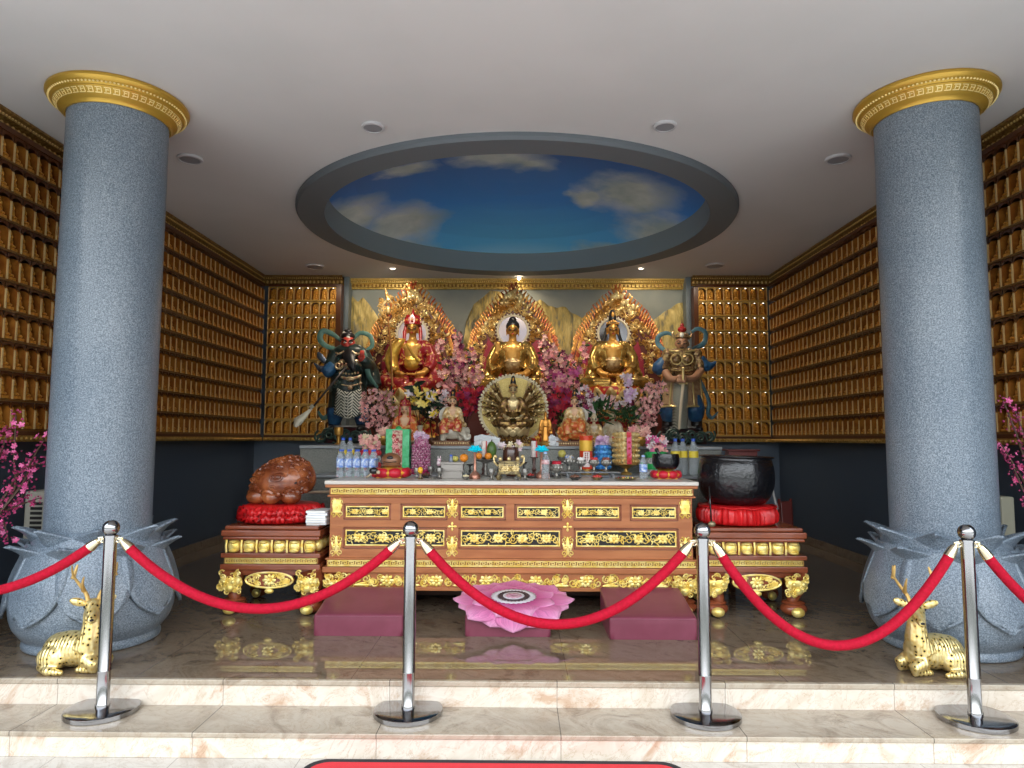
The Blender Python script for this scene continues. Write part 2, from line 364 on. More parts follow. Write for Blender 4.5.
# gilded cornices
def cornice(name, pts, zt, h, dpt, inner, parent=None):        # a run of moulding along pts (on the wall line), projecting to side `inner`
    prof = [(0, 0), (0, h), (dpt, h), (dpt, h*.86), (dpt*.8, h*.8), (dpt*.78, h*.62), (dpt*.45, h*.5), (dpt*.45, h*.18), (dpt*.25, h*.12), (dpt*.25, 0)]
    mb = MB(); P = [Vector((*p, 0)) for p in pts]; ring = []
    for i, p in enumerate(P):
        ds = []
        if i > 0: ds.append((P[i]-P[i-1]).normalized())
        if i < len(P)-1: ds.append((P[i+1]-P[i]).normalized())
        ns = [Vector((-d.y, d.x, 0))*inner for d in ds]; nrm = sum(ns, Vector()); nrm = nrm/nrm.length; nrm /= max(.3, nrm.dot(ns[0]))
        ring.append([tuple(p+nrm*a+Vector((0, 0, zt-h+b))) for a, b in prof])
    k = len(prof)
    for i in range(len(P)-1):
        mb.mi = 0; mb.add(ring[i]+ring[i+1], [(j, j+1, k+j+1, k+j) for j in range(k-1)])
        d = P[i+1]-P[i]; L = d.length; d = d/L; nr = Vector((-d.y, d.x, 0))*inner; q = int(L/.055)
        mb.mi = 1
        for j in range(q):                                      # bead / palmette row
            c = P[i]+d*((j+.5)*L/q)+nr*(dpt*.47)+Vector((0, 0, zt-h+h*.34)); mb.ell(c, (.016, .016, .024), 5, 4)
        q = int(L/.03)
        for j in range(q):
            c = P[i]+d*((j+.5)*L/q)+nr*(dpt*.8)+Vector((0, 0, zt-h+h*.71)); mb.ell(c, (.009, .009, .009), 4, 3)
    return mb
GOLDC = [mat('cornice_brown_gold', (.20, .10, .025), .4, .3, col2=(.34, .20, .05), scale=40), mat('cornice_beads', (.72, .50, .18), .4, .4)]
struct('trim_10', cornice('c', [(XL, 3.2), (XL, YB), (MX0-.07, YB)], ZC, .13, .13, -1), GOLDC)
struct('trim_11', cornice('c', [(MX1+.07, YB), (XR, YB), (XR, 3.2)], ZC, .13, .13, -1), GOLDC)
struct('trim_12', cornice('c', [(MX0, YM), (MX1, YM)], ZC-.002, .14, .12, -1), [mat('bright_cornice_gold', (.70, .46, .10), .4, .35, col2=(.85, .62, .2), scale=40), mat('mural_cornice_beads', (.42, .22, .05), .4, .4)])  # bead rows in a darker gold than the moulding
m = MB(); m.b2(XR-.02, XR-.001, 3.0, YB, 0.001, .10); struct('baseboard_right', m, FLOORM, smooth=False)
m = MB(); m.b2(XL+.001, XL+.02, 3.0, YB, 0.001, .10); struct('baseboard_left', m, FLOORM, smooth=False)

# ceiling fittings
VENT = mat('vent_white', (.55, .54, .55), .5); VG = mat('vent_grille', (.25, .25, .26), .6)
for i, (x, y, r, lb) in enumerate(((373, 126, .085, 'round recessed ceiling speaker left of the painted oculus, near the front'), (665, 125, .085, 'round recessed ceiling speaker right of the painted oculus, near the front'),
        (190, 158, .10, 'round recessed ceiling speaker beside the left column capital'), (838, 158, .10, 'round recessed ceiling speaker beside the right column capital'),
        (315, 266, .13, 'round recessed ceiling disc above the left back niche wall'), (715, 265, .13, 'round recessed ceiling disc above the right back niche wall'))):
    p = on(x, y, ZC); e = thing('ceiling_speaker', lb, 'ceiling speaker', (p.x, p.y, ZC-.02), group='round discs recessed in the ceiling')
    q = MB(); q.lathe([(r*.82, .006), (r*.82, -.002), (r, .0), (r, .0195)], 28, cap=False); q.build('rim', VENT, e)
    q = MB(); q.lathe([(0.001, .004), (r*.81, .004), (r*.81, .012)], 28); q.build('grille', VG, e)
LAMPM = mat('lamp_face', (1, .86, .62), .5, emis=9)
for x, y, z, lb in ((393, 268, ZC, 'small lit round downlight left of the oculus'), (641, 268, ZC, 'small lit round downlight right of the oculus')):
    p = on(x, y, z); e = thing('downlight', lb, 'ceiling light', (p.x, p.y, z-.012), group='small lit downlights by the oculus')
    q = MB(); q.lathe([(.03, .003), (.03, -.002), (.045, -.004), (.045, .011)], 16, cap=False); q.build('rim', VENT, e)
    q = MB(); q.lathe([(.0005, .002), (.03, .002), (.03, .010)], 16); q.build('bulb', LAMPM, e)
p = at(519, 278.5, 9.62); e = thing('downlight', 'small lit lamp fixed on the gold cornice over the centre buddha', 'lamp', (p.x, p.y, p.z))
q = MB(); q.tube([(0, .09, .02), (0, .03, .03), (0, 0, .02)], .008, 6); q.build('arm', STEEL, e)
q = MB(); q.ell((0, 0, 0), .022, 10, 8); q.build('bulb', LAMPM, e)

# ---------------------------------------------------------------- niche cabinets with the small gilded buddhas
CELLW, CELLH, DEP, Z0N, ROWS = .12, .2085, .15, 1.345, 10
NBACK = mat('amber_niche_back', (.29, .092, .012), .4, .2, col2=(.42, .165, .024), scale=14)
NBDK = mat('shaded_niche_back', (.16, .062, .012), .45, .1, col2=(.24, .10, .02), scale=14)  # darker copy of the amber back, recess shade put into the colour
NDARK = mat('dark_niche_wood', (.10, .032, .010), .3)
NSH = mat('niche_shelf_gold', (.55, .33, .08), .35, .4)
NDIV = mat('niche_divider_gold', (.80, .60, .28), .32, .45)
FIG = mat('little_buddha_gilding', (.80, .40, .06), .36, .4, col2=(.58, .25, .035), scale=60)
NEDGE = mat('dim_shelf_edge', (.22, .11, .03), .4, .3)
LED = mat('niche_led', (1, .9, .75), .5, emis=3.5)
def fig_geo(mb, M):
    T = mb.T; mb.T = T @ M
    arch = [(-.043, 0), (.043, 0), (.043, .115), (.032, .146), (.015, .162), (0, .166), (-.015, .162), (-.032, .146), (-.043, .115)]
    mb.prism(arch, .012, .024)
    mb.box((0, -.012, .010), (.066, .046, .02)); mb.ell((0, -.012, .034), (.033, .024, .016), 8, 5)
    mb.ell((0, -.006, .062), (.020, .015, .032), 8, 5); mb.ell((0, -.008, .105), (.0125, .0125, .016), 7, 5); mb.ell((0, -.008, .123), (.006, .006, .008), 5, 4)
    mb.T = T
FIGS = []                                              # (matrix, wallname, row, col)
def cabinet(label, M, ncol, corner_txt, end_frame=0, mir=False, led=False):
    w = ncol*CELLW; e = thing('niche_cabinet', label, 'display cabinet'); e.matrix_world = M; H = ROWS*CELLH
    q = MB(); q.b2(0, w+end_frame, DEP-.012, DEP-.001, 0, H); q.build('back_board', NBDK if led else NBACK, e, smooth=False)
    q = MB(); q.b2(0, w+end_frame, -.005, DEP-.013, H, H+.035); q.b2(0, w+end_frame, -.012, DEP-.013, -.03, 0)
    if end_frame: q.b2(w, w+end_frame, -.02, DEP-.013, 0, H)
    q.build('frame', NDARK, e, smooth=False)
    q = MB()                                           # one grid of shelves (0), upright dividers (1) and arched fronts (2)
    for r in range(ROWS):
        q.mi = 0; q.b2(0, w, .006, DEP-.013, r*CELLH+.0005, r*CELLH+.016)
        q.mi = 3; q.b2(0, w, .001, .006, r*CELLH+.0005, r*CELLH+(.022 if led else .014))
        for c in range(ncol+1):                        # round-topped amber dividers with a pale gold front edge
            x = c*CELLW; q.mi = 1; q.b2(x-.005, x+.005, .002, .012, r*CELLH+.0161, r*CELLH+(.2 if led else .155))
            z0 = r*CELLH+.0161; out = [(.0121, z0), (DEP-.013, z0)]+[(lerp(.0121, DEP-.013, (1+cos(pi*i/8))/2), r*CELLH+.145+.045*sin(pi*i/8)) for i in range(9)]
            q.mi = 4; q.add([(x-.004, a, b) for a, b in out]+[(x+.004, a, b) for a, b in out], [tuple(range(11)), tuple(reversed(range(11, 22)))]+[(i, i+11, (i+1) % 11+11, (i+1) % 11) for i in range(11)])
    q.mi = 2; n = 8
    for r in range(ROWS):
        for c in range(ncol):
            x = (c+.5)*CELLW; z1 = (r+1)*CELLH-.0005; hw = CELLW/2-.0045; zs = z1-.045
            out = [(x-hw, z1), (x-hw, zs)]+[(x-hw*.82*cos(pi*i/n), zs+.030*sin(pi*i/n)) for i in range(n+1)]+[(x+hw, zs), (x+hw, z1)]
            k = len(out); top = [(p[0], z1) for p in out]
            q.add([(a, .014, b) for a, b in out]+[(a, .014, b) for a, b in top], [(i, i+1, k+i+1, k+i) for i in range(k-1) if abs(out[i][0]-out[i+1][0]) > 1e-6])
    q.build('niche_grid', [NDARK, NDIV, NSH if led else NDARK, NSH if led else NEDGE, NBACK], e, smooth=False)
    q = MB()                                           # carved base moulding
    q.b2(0, w+end_frame, -.03, DEP-.013, -.075, -.0305)
    for i in range(int(w/.05)): q.ell((i*.05+.025, -.033, -.052), (.02, .012, .014), 6, 4)
    q.build('base_moulding', GOLDD, e)
    if led:
        q = MB(); rr = random.Random(5)
        for r in range(ROWS):
            for c in range(ncol):
                if rr.random() < (.9 if r > 4 else .3): q.box(((c+.5)*CELLW+.012, .02, (r+1)*CELLH-.014), (.014, .01, .010))
        tag(q.build('led_lights', LED, e, smooth=False), kind='stuff')
    for r in range(ROWS):
        for c in range(ncol):
            FIGS.append((M @ Matrix.Translation(((c+.5)*CELLW, .048, r*CELLH+.0205)), corner_txt, ROWS-r, (ncol-c) if mir else c+1))
def frameM(x, y, z, rz): return Matrix.Translation((x, y, z)) @ Matrix.Rotation(rz, 4, 'Z')
nb = 8
# back walls: local x to the right, local y into the wall
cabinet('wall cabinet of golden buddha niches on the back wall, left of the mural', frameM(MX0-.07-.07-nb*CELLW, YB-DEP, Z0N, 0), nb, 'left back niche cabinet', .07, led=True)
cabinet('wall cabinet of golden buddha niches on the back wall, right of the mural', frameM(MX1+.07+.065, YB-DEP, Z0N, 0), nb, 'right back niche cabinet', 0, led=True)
q = MB(); q.b2(MX1+.071, MX1+.134, YB-DEP-.02, YB-.013, Z0N, Z0N+ROWS*CELLH); o = q.build('trim_13', NDARK, smooth=False); o['kind'] = 'structure'
ns = 42; YF = YB-DEP-.035
cabinet('long wall cabinet of golden buddha niches covering the left side wall', frameM(XL+DEP, YF-ns*CELLW, Z0N, pi/2), ns, 'left side niche cabinet', 0)
cabinet('long wall cabinet of golden buddha niches covering the right side wall', frameM(XR-DEP, YF, Z0N, -pi/2), ns, 'right side niche cabinet', 0, mir=True)
ORD = ['first', 'second', 'third', 'fourth', 'fifth', 'sixth', 'seventh', 'eighth', 'ninth', 'tenth']
ORD += ['eleventh', 'twelfth', 'thirteenth', 'fourteenth', 'fifteenth', 'sixteenth', 'seventeenth', 'eighteenth', 'nineteenth', 'twentieth']+['twenty-'+q for q in ORD[:9]]+['thirtieth']+['thirty-'+q for q in ORD[:9]]+['fortieth', 'forty-first', 'forty-second']
def pix(P):
    d = RC.transposed() @ (Vector(P)-EYE); return 512+F*d.x/-d.z, 384-F*d.y/-d.z
rank = []
for M, nm, r, c in FIGS:
    P = M.translation+Vector((0, 0, .08)); x, y = pix(P); a = M.to_3x3() @ Vector((.04, 0, 0))
    w = abs(pix(P+a)[0]-pix(P-a)[0])
    hid = x < 2 or x > 1022 or 48 < x < 170 or 874 < x < 992 or (327 < x < 345 and y > 325) or (690 < x < 712 and y > 330)
    rank.append((0 if hid else w/(M.translation-EYE).length, len(rank)))
rank.sort(reverse=True); pick = set(i for _, i in rank[:300])
q = MB(); fig_geo(q, Matrix()); fig0 = q.build('buddha_figurine', FIG); fme = fig0.data; bpy.data.objects.remove(fig0)
rest = MB()
for i, (M, nm, r, c) in enumerate(FIGS):
    if i in pick:
        o = bpy.data.objects.new('buddha_figurine', fme); COL.objects.link(o); o.matrix_world = M
        o['label'] = 'gilded niche buddha, %s, %s row from top, %s from the %s' % (nm.replace(' niche', ''), ORD[r-1], ORD[c-1], 'left' if 'back' in nm else 'front')
        o['category'] = 'buddha figurine'; o['group'] = 'small gilded buddhas in the wall niches'
    else: fig_geo(rest, M)
tag(rest.build('buddha_figurines', FIG), 'remaining rows of small gilded buddhas in the wall niches', 'buddha figurines', kind='stuff')
# ---------------------------------------------------------------- columns, posts, ropes, deer, kneelers
CAPG = mat('capital_gold', (.58, .35, .05), .36, .5, bump=.1, bscale=60); CAPB = mat('capital_relief', (.95, .78, .34), .4, .3)
def petal_surface(mb, a, path, wid, n=14, cup=.12, tipk=1.0, crease=.02):
    # a: direction around the column; path: [(radius, z)], wid: half width along the path
    ca, sa = cos(a), sin(a); nu = n; nv = 9
    def fn(u, v):
        k = (len(path)-1)*u; i = min(int(k), len(path)-2); t_ = k-i
        r = lerp(path[i][0], path[i+1][0], t_); z = lerp(path[i][1], path[i+1][1], t_)
        w = interp(wid, u); s = (v-.5)*2; tx = s*w; rr = r-cup*abs(s)**1.6*w*1.6+crease*(1-min(1, abs(s)*5))*u
        return (rr*ca-tx*sa, rr*sa+tx*ca, z-cup*.25*s*s*w)
    mb.grid(fn, nu, nv)
def drape(mb, a, path, wid, n=14):                       # petal hugging the round bulb
    nv = 11
    def fn(u, v):
        k = (len(path)-1)*u; i = min(int(k), len(path)-2); t_ = k-i
        r = lerp(path[i][0], path[i+1][0], t_); z = lerp(path[i][1], path[i+1][1], t_)
        s = (v-.5)*2; b = a+s*interp(wid, u)/r; r += .010*(1-s*s)+.012*abs(s)**6
        return (r*cos(b), r*sin(b), z+.03*s*s*(u**2))
    mb.grid(fn, n, nv)
def smooth2(p, k=5): return [(v.x, v.z) for v in smooth_path([(a, 0, b) for a, b in p], k)]
def column(x, y, label, rot):
    e = thing('stone_column', label, 'column', (x, y, 0), rz=rot)
    m = MB(); m.lathe([(.309, .5), (.309, 3.46)], 64, cap=False); m.build('shaft', GRANITE, e)
    m = MB()
    m.lathe(smooth2([(.36, .001), (.385, .004), (.39, .03), (.38, .055), (.40, .075), (.445, .14), (.468, .24), (.462, .34), (.43, .46), (.39, .56), (.365, .64), (.335, .70), (.311, .72)], 4), 64, cap=False)
    m.build('bulb_base', GRANITE, e)
    for k in range(8):                                   # large petals lying over the bulb, pointing down
        a = 2*pi*(k+.5)/8; m = MB(); drape(m, a, smooth2([(.368, .64), (.398, .56), (.438, .46), (.470, .34), (.482, .24), (.490, .19)]), [.13, .17, .195, .205, .195, .16, .10, .012])
        m.build('petal', GRANITE, e, solid=.022)
    for k in range(8):                                   # broad collar petals opening outwards
        a = 2*pi*k/8; m = MB()
        petal_surface(m, a, smooth2([(.358, .50), (.398, .56), (.428, .60), (.464, .628), (.505, .65)]), [.13, .18, .195, .165, .10, .008], cup=.42, crease=.012)
        m.build('petal', GRANITE, e, solid=.018)
    for k in range(8):                                   # upright petals against the shaft
        a = 2*pi*(k+.5)/8; m = MB()
        petal_surface(m, a, smooth2([(.328, .55), (.350, .63), (.374, .68), (.405, .715), (.452, .745)]), [.13, .17, .18, .145, .08, .008], cup=.42, crease=.012)
        m.build('petal', GRANITE, e, solid=.018)
    m = MB(); zt = 3.599
    m.lathe([(.311, 3.452), (.322, 3.450), (.326, 3.462), (.340, 3.476), (.352, 3.482), (.392, 3.530), (.400, 3.532), (.410, 3.545), (.418, 3.548), (.430, 3.562), (.437, 3.575), (.436, 3.592), (.43, zt)], 80, cap=False)
    nk = 46; m.mi = 1
    for k in range(nk):                                  # greek key and bead rows
        a = 2*pi*k/nk; M = Matrix.Rotation(a, 4, 'Z') @ Matrix.Translation((.371, 0, 3.507)) @ Matrix.Rotation(radians(40), 4, 'Y')
        T = m.T; m.T = M
        m.box((.001, 0, .018), (.006, .038, .005)); m.box((.001, .017, 0), (.006, .005, .034)); m.box((.001, -.003, -.015), (.006, .034, .005)); m.box((.001, -.008, .001), (.006, .005, .022)); m.box((.001, .001, .005), (.006, .018, .005))
        m.T = T
    for k in range(110):
        a = 2*pi*k/110; m.ell((.413*cos(a), .413*sin(a), 3.545), .0075, 5, 4)
    m.build('capital', [CAPG, CAPB], e, ang=30)
    return e
column(-2.755, 4.56, 'grey granite column with lotus base and gold capital, at the left of the stage', radians(8))
column(2.75, 4.56, 'grey granite column with lotus base and gold capital, at the right of the stage', radians(-14))

# stanchions and velvet ropes
POST = mat('polished_steel', (.34, .335, .34), .15, 1.0)
BRASS = mat('rope_end_steel', (.80, .70, .48), .2, 1.0)
VEL = mat('red_velvet', (.42, .002, .022), .75, col2=(.34, .002, .015), scale=60, bump=.3, bscale=300, spec=.2)
PX = [(-2.185, 3.725), (-.578, 3.735), (.972, 3.717), (2.352, 3.70)]
names = ['leftmost stainless steel rope post, in front of the left column', 'stainless steel rope post before the left half of the altar table', 'stainless steel rope post before the right end of the altar table', 'rightmost stainless steel rope post, in front of the right column']
HP = .905
def stanchion(i):
    e = thing('rope_stanchion', names[i], 'stanchion', (*PX[i], -.1345), group='steel rope posts along the step')
    m = MB(); m.lathe([(.05, .034), (.14, .031), (.170, .0285), (.180, .024), (.180, .003), (.176, 0)], 64); m.build('base', POST, e, ang=25)
    m = MB(); m.lathe([(.036, .034), (.036, .045), (.0325, .05), (.0325, .21)], 28, cap=False); m.lathe([(.0335, .21), (.0335, .214), (.0325, .216), (.0325, HP), (.036, HP), (.036, HP+.01), (.02, HP+.014)], 28); m.build('pole', POST, e)
    m = MB(); m.ell((0, 0, HP+.048), .043, 24, 16); m.lathe([(.024, HP), (.02, HP+.012)], 16); m.build('ball_finial', POST, e)
    m = MB()
    for s in (-1, 1):
        m.tube([(s*(.044+.014*cos(a)), 0, HP-.015+.014*sin(a)) for a in [2*pi*k/12 for k in range(12)]], .003, 6, closed=True)
    m.build('ring', BRASS, e)
    return e
for i in range(4): stanchion(i)
def rope(p0, p1, sag, label):
    A, B = Vector(p0), Vector(p1); d = (B-A).normalized(); A = A+d*.06; B = B-d*.06; n = 40
    pts = [A.lerp(B, i/n)-Vector((0, 0, 4*sag*(i/n)*(1-i/n))) for i in range(n+1)]
    e = thing('velvet_rope', label, 'rope', tuple(p0), group='red velvet ropes between the posts'); o = Vector(p0); P = [p-o for p in pts]
    m = MB(); m.tube(P[1:-1], .026, 14); m.build('velvet_sleeve', VEL, e)
    for s, a in ((0, P[:4]), (1, P[-4:][::-1])):
        m = MB(); dd = (a[3]-a[0]).normalized(); q0 = a[0]
        m.tube([q0-dd*.01, q0+dd*.005, q0+dd*.006, q0+dd*.035, a[1]+dd*.012], [.008, .010, .017, .025, .029], 14)
        hk = Vector(p0 if s == 0 else p1)-o; up = Vector((0, 0, 1))
        sg = 1 if s == 0 else -1
        m.tube(smooth_path([q0, q0.lerp(hk, .5)+up*.012, hk+Vector((sg*.066, 0, .012)), hk+Vector((sg*.046, 0, -.004))], 4), .0045, 6)
        m.build('rope_end', BRASS, e)
zr = -.1345+HP-.018
P3 = [Vector((x, y, zr)) for x, y in PX]
rope(P3[0], P3[1], .355, 'red velvet rope hanging between the leftmost post and the next')
rope(P3[1], P3[2], .425, 'red velvet rope hanging in front of the pink lotus cushion')
rope(P3[2], P3[3], .52, 'red velvet rope hanging between the right pair of posts')
rope(Vector((-3.80, 3.72, zr)), P3[0], .29, 'red velvet rope leaving the picture past the left column base')
rope(P3[3], Vector((3.95, 3.70, zr)), .52, 'red velvet rope leaving the picture past the right column base')

# gilded deer
DEERM = mat('gilded_deer', (.78, .56, .17), .3, .75); t = NT(DEERM); tc = t.n('TexCoord').outputs['Object']
vo = t.n('TexVoronoi', {'Vector': tc, 'Scale': 38, 'Randomness': .55}).outputs['Distance']
t.L.new(t.ramp(vo, [(.20, (.03, .02, .01)), (.26, (.78, .56, .17)), (.6, (.88, .72, .34))]), t.b.inputs['Base Color'])
w_ = t.n('TexWave', {'Vector': tc, 'Scale': 16, 'Distortion': 3}).outputs[1]
bp = t.n('Bump', {'Strength': .35, 'Distance': .008, 'Height': w_}); t.L.new(bp.outputs[0], t.b.inputs['Normal'])
def deer(loc, rz, head_yaw, label, mirror=1):
    e = thing('gilded_deer', label, 'deer statue', loc, rz)
    X = mirror
    b = MB()                                             # local: body along x, chest towards +x, front -y
    def E(c, r, M=None): b.ell((c[0]*X, c[1], c[2]), r, 16, 10, M)
    E((-.02, 0, .115), (.155, .088, .098)); E((-.10, .0, .10), (.085, .095, .10)); E((.09, 0, .12), (.075, .075, .105))
    b.tube([(.08*X, -.01, .13), (.115*X, -.02, .21), (.115*X, -.025, .28), (.115*X, -.03, .33)], [.080, .060, .048, .044], 14)
    yaw = Matrix.Rotation(head_yaw, 4, 'Z')
    H = Matrix.Translation((.115*X, -.028, .335)) @ yaw @ Matrix.Scale(1.22, 4); T = b.T; b.T = H
    b.ell((0, 0, .018), (.036, .044, .038), 14, 10); b.tube([(0, -.01, .015), (0, -.05, -.004), (0, -.085, -.024)], [.034, .025, .018], 12)
    b.ell((0, -.088, -.026), (.017, .015, .015), 10, 8); b.T = T
    E((-.09, -.075, .075), (.085, .045, .07)); b.tube([(-.15*X, -.06, .03), (-.07*X, -.115, .022), (.02*X, -.115, .016)], [.035, .026, .014], 10)
    b.tube([(-.15*X, .06, .03), (-.07*X, .10, .022), (.02*X, .10, .016)], [.035, .026, .014], 10)
    for s in (-1, 1):
        b.tube([(.10*X, s*.05, .08), (.17*X, s*.055, .045), (.165*X, s*.052, .025), (.09*X, s*.055, .018), (.05*X, s*.055, .016)], [.042, .03, .024, .018, .014], 10)
    b.tube([(-.17*X, 0, .13), (-.20*X, 0, .10), (-.195*X, 0, .07)], [.02, .016, .006], 8)
    b.build('body', DEERM, e, remesh=.007)
    for s in (-1, 1):
        m = MB(); m.T = H
        for br in ([(s*.018, .005, .035), (s*.030, .02, .075), (s*.060, .03, .12), (s*.085, .02, .165), (s*.090, .0, .21)], [(s*.04, .02, .09), (s*.045, -.02, .125), (s*.04, -.03, .16)], [(s*.085, .028, .145), (s*.075, .045, .185), (s*.07, .05, .205)]):
            P = smooth_path(br, 4); m.tube(P, [lerp(.0105, .003, i/(len(P)-1)) for i in range(len(P))], 8)
        m.build('antler', mat('antler_gold', (.60, .38, .12), .35, .5) if 'antler_gold' not in bpy.data.materials else bpy.data.materials['antler_gold'], e)
        m = MB(); m.T = H @ Matrix.Translation((s*.03, .012, .03)) @ Matrix.Rotation(s*radians(68), 4, 'Y')
        m.ell((0, 0, .032), (.018, .007, .036), 10, 8, fn=lambda v: Vector((v.x, v.y-.004*(1-(v.x/.018)**2), v.z))); m.build('ear', DEERM, e)
    m = MB(); m.T = H
    for s in (-1, 1): m.ell((s*.031, -.018, .022), .0065, 8, 6)
    m.ell((0, -.101, -.022), (.009, .004, .006), 8, 6)
    m.build('eyes_and_nose', BACKB, e)
    return e
p = on(85, 664, 0); deer((p.x, p.y-.09, 0), radians(-8), radians(38), 'gilded spotted deer lying before the left column base, body towards the left')
p = on(929, 668, 0); deer((p.x-.02, p.y-.07, 0), radians(12), radians(-28), 'gilded spotted deer lying before the right column base, body towards the right', -1)

# kneelers
VIN = mat('purple_vinyl', (.18, .038, .062), .32, col2=(.215, .05, .08), scale=4, bump=.05, bscale=30, spec=.35)
def kneeler(x0, x1, yf, yb, hf, hb, label):
    e = thing('kneeling_bench', label, 'kneeling cushion', ((x0+x1)/2, yf, 0), group='purple vinyl kneeling cushions'); w = (x1-x0)/2; d = yb-yf
    m = MB(); nx, ny = 16, 10
    def topz(u, v): return lerp(hf, hb, v)-.003*(1-(1-(2*u-1)**6)*(1-(2*v-1)**6))
    vs = []; fs = []
    m.grid(lambda u, v: (lerp(-w, w, u), d*v, topz(u, v)), nx, ny)
    m.add([(-w, 0, 0.001), (w, 0, 0.001), (w, d, 0.001), (-w, d, 0.001)], [(0, 3, 2, 1)])
    m.grid(lambda u, v: (lerp(-w, w, u), 0, lerp(0.001, topz(u, 0), v)), nx, 4); m.grid(lambda u, v: (lerp(-w, w, u), d, lerp(0.001, topz(u, 1), v)), nx, 4)
    for s in (0, 1): m.grid(lambda u, v: ((-w, w)[s], d*u, lerp(0.001, topz(s, u), v)), ny, 4)
    o = m.build('cushion', VIN, e)
    bm = bmesh.new(); bm.from_mesh(o.data); bmesh.ops.remove_doubles(bm, verts=bm.verts, dist=.0005); bmesh.ops.recalc_face_normals(bm, faces=bm.faces); bm.to_mesh(o.data); bm.free()
    q = o.modifiers.new('b', 'BEVEL'); q.width = .014; q.segments = 3; q.limit_method = 'ANGLE'; q.angle_limit = radians(50)
    m = MB(); pp = [(-w, 0, topz(0, 0)), (w, 0, topz(1, 0))]
    m.tube([(lerp(-w+.012, w-.012, k/20), .0015, topz(k/20, 0)-.011) for k in range(21)], .0035, 6); m.build('piping', VIN, e)
    return e
kneeler(-1.357, -.765, 4.66, 5.14, .138, .225, 'purple kneeling cushion at the left, before the altar table')
kneeler(-.355, .212, 4.665, 5.12, .138, .215, 'purple kneeling cushion in the centre, under the pink lotus mat')
kneeler(.592, 1.165, 4.615, 5.14, .142, .232, 'purple kneeling cushion at the right, before the altar table')
# lotus mat, petals printed pink to white
LOT = mat('lotus_pink', (.75, .25, .45), .5); t = NT(LOT); at_ = t.n('Attribute', attribute_name='pr').outputs['Vector']; sp = t.n('SeparateXYZ', {0: at_})
cr = t.ramp(sp.outputs['X'], [(0, (.45, .04, .17)), (.45, (.56, .10, .28)), (.8, (.70, .23, .44)), (1, (.78, .38, .57))])
mpv = t.n('VectorMath', {0: at_, 1: (1.2, 14, 5)}, operation='MULTIPLY').outputs[0]
ns_ = t.n('TexNoise', {'Vector': mpv, 'Scale': 1.5, 'Detail': 4}).outputs[0]
t.L.new(t.n('MixRGB', {'Fac': .55, 'Color1': cr, 'Color2': t.ramp(ns_, [(.35, (.62, .5, .58)), (.65, (1.15, 1.1, 1.12))])}, blend_type='MULTIPLY').outputs[0], t.b.inputs['Base Color'])
def lotus_map(x, y, lift=0):             # cloth plane -> over the wedge and down its front
    y0 = 4.655; s = (.215-.138)/.455; X = -.035+x
    if y > y0: return (X, y, .1425+(y-y0)*s+lift+.004)
    d = y0-y
    return (X, y0-.012-lift-.10*min(d, .03), .1425-d*.85-.0+lift*.2)
e = thing('lotus_mat', 'pink lotus flower shaped mat lying over the centre kneeling cushion', 'mat')
def petal2(a, r0, r1, w, lift, idx):
    mb = MB(); pr = []; nu, nv = 16, 9
    cxm, cym = 0, 4.872
    def fn(u, v):
        s = (v-.5)*2; ww = w*(sin(pi*min(1, u*.62+.12))**.8)*(1 if u < .72 else max(0.0, (1-u)/.28)**.62); rr = lerp(r0, r1, u); tx = s*ww
        lx = rr*cos(a)-tx*sin(a); ly = (rr*sin(a)+tx*cos(a))*.82
        pr.append((u, s, idx*.37)); return lotus_map(cxm+lx, cym+ly, lift+.008*(1-s*s))
    mb.grid(fn, nu, nv); o = mb.build('petal', LOT, e, solid=.004)
    at2 = o.data.attributes.new('pr', 'FLOAT_VECTOR', 'POINT'); at2.data.foreach_set('vector', [c for p in pr for c in p])
for k in range(8): petal2(radians(22.5+45*k), .09, .40, .17, .004, k)
for k in range(8): petal2(radians(45*k), .08, .42, .14, .010, k+9)
for k in range(8): petal2(radians(22.5+45*k), .06, .30, .11, .017, k+20)
def disc(mb, r0, r1, lift, n=40, jag=0):
    A = []; B = []
    for i in range(n):
        a = 2*pi*i/n; ra = r0; rb = r1*(1+(jag if i % 2 else 0)); A.append(lotus_map(ra*cos(a), 4.872+ra*.82*sin(a), lift)); B.append(lotus_map(rb*cos(a), 4.872+rb*.82*sin(a), lift))
    mb.add(A+B, [(i, (i+1) % n, (i+1) % n+n, i+n) for i in range(n)])
LW = mat('stamen_white', (.62, .58, .62), .6); LB = mat('stamen_dark', (.05, .03, .04), .6); LC = mat('seed_head_mauve', (.45, .18, .28), .6, col2=(.6, .4, .45), scale=60)
m = MB(); disc(m, .10, .145, .034, 56, .10); m.build('stamens', LW, e, solid=.003)
m = MB(); disc(m, .07, .105, .035, 56, .12); m.build('stamen_tips', LB, e, solid=.003)
m = MB(); disc(m, .055, .074, .037); m.build('stamen_ring', LW, e, solid=.003)
m = MB(); disc(m, .001, .056, .038); m.build('seed_head', LC, e, solid=.003)

# red mat on the lower floor, its back edge leaning up the riser
RM = mat('red_mat', (.70, .03, .04), .8, bump=.4, bscale=250); BE = mat('black_mat_edge', (.012, .012, .015), .7)
e = thing('floor_mat', 'red entrance mat with rounded corners and black edge, below the steps', 'mat')
def mat_out(x0, x1, y0, y1, r):
    o = []
    for cx_, cy_, a0 in ((x1-r, y1-r, 0), (x0+r, y1-r, 90), (x0+r, y0+r, 180), (x1-r, y0+r, 270)):
        o += [(cx_+r*cos(radians(a0+k*15)), cy_+r*sin(radians(a0+k*15))) for k in range(7)]
    return o
m = MB(); m.slab(mat_out(-1.005, .775, 2.3, 3.44, .11), -.2555, -.235); m.build('rubber_edge', BE, e)
m = MB(); m.slab(mat_out(-.975, .745, 2.33, 3.40, .09), -.2549, -.231); m.build('pile', RM, e)
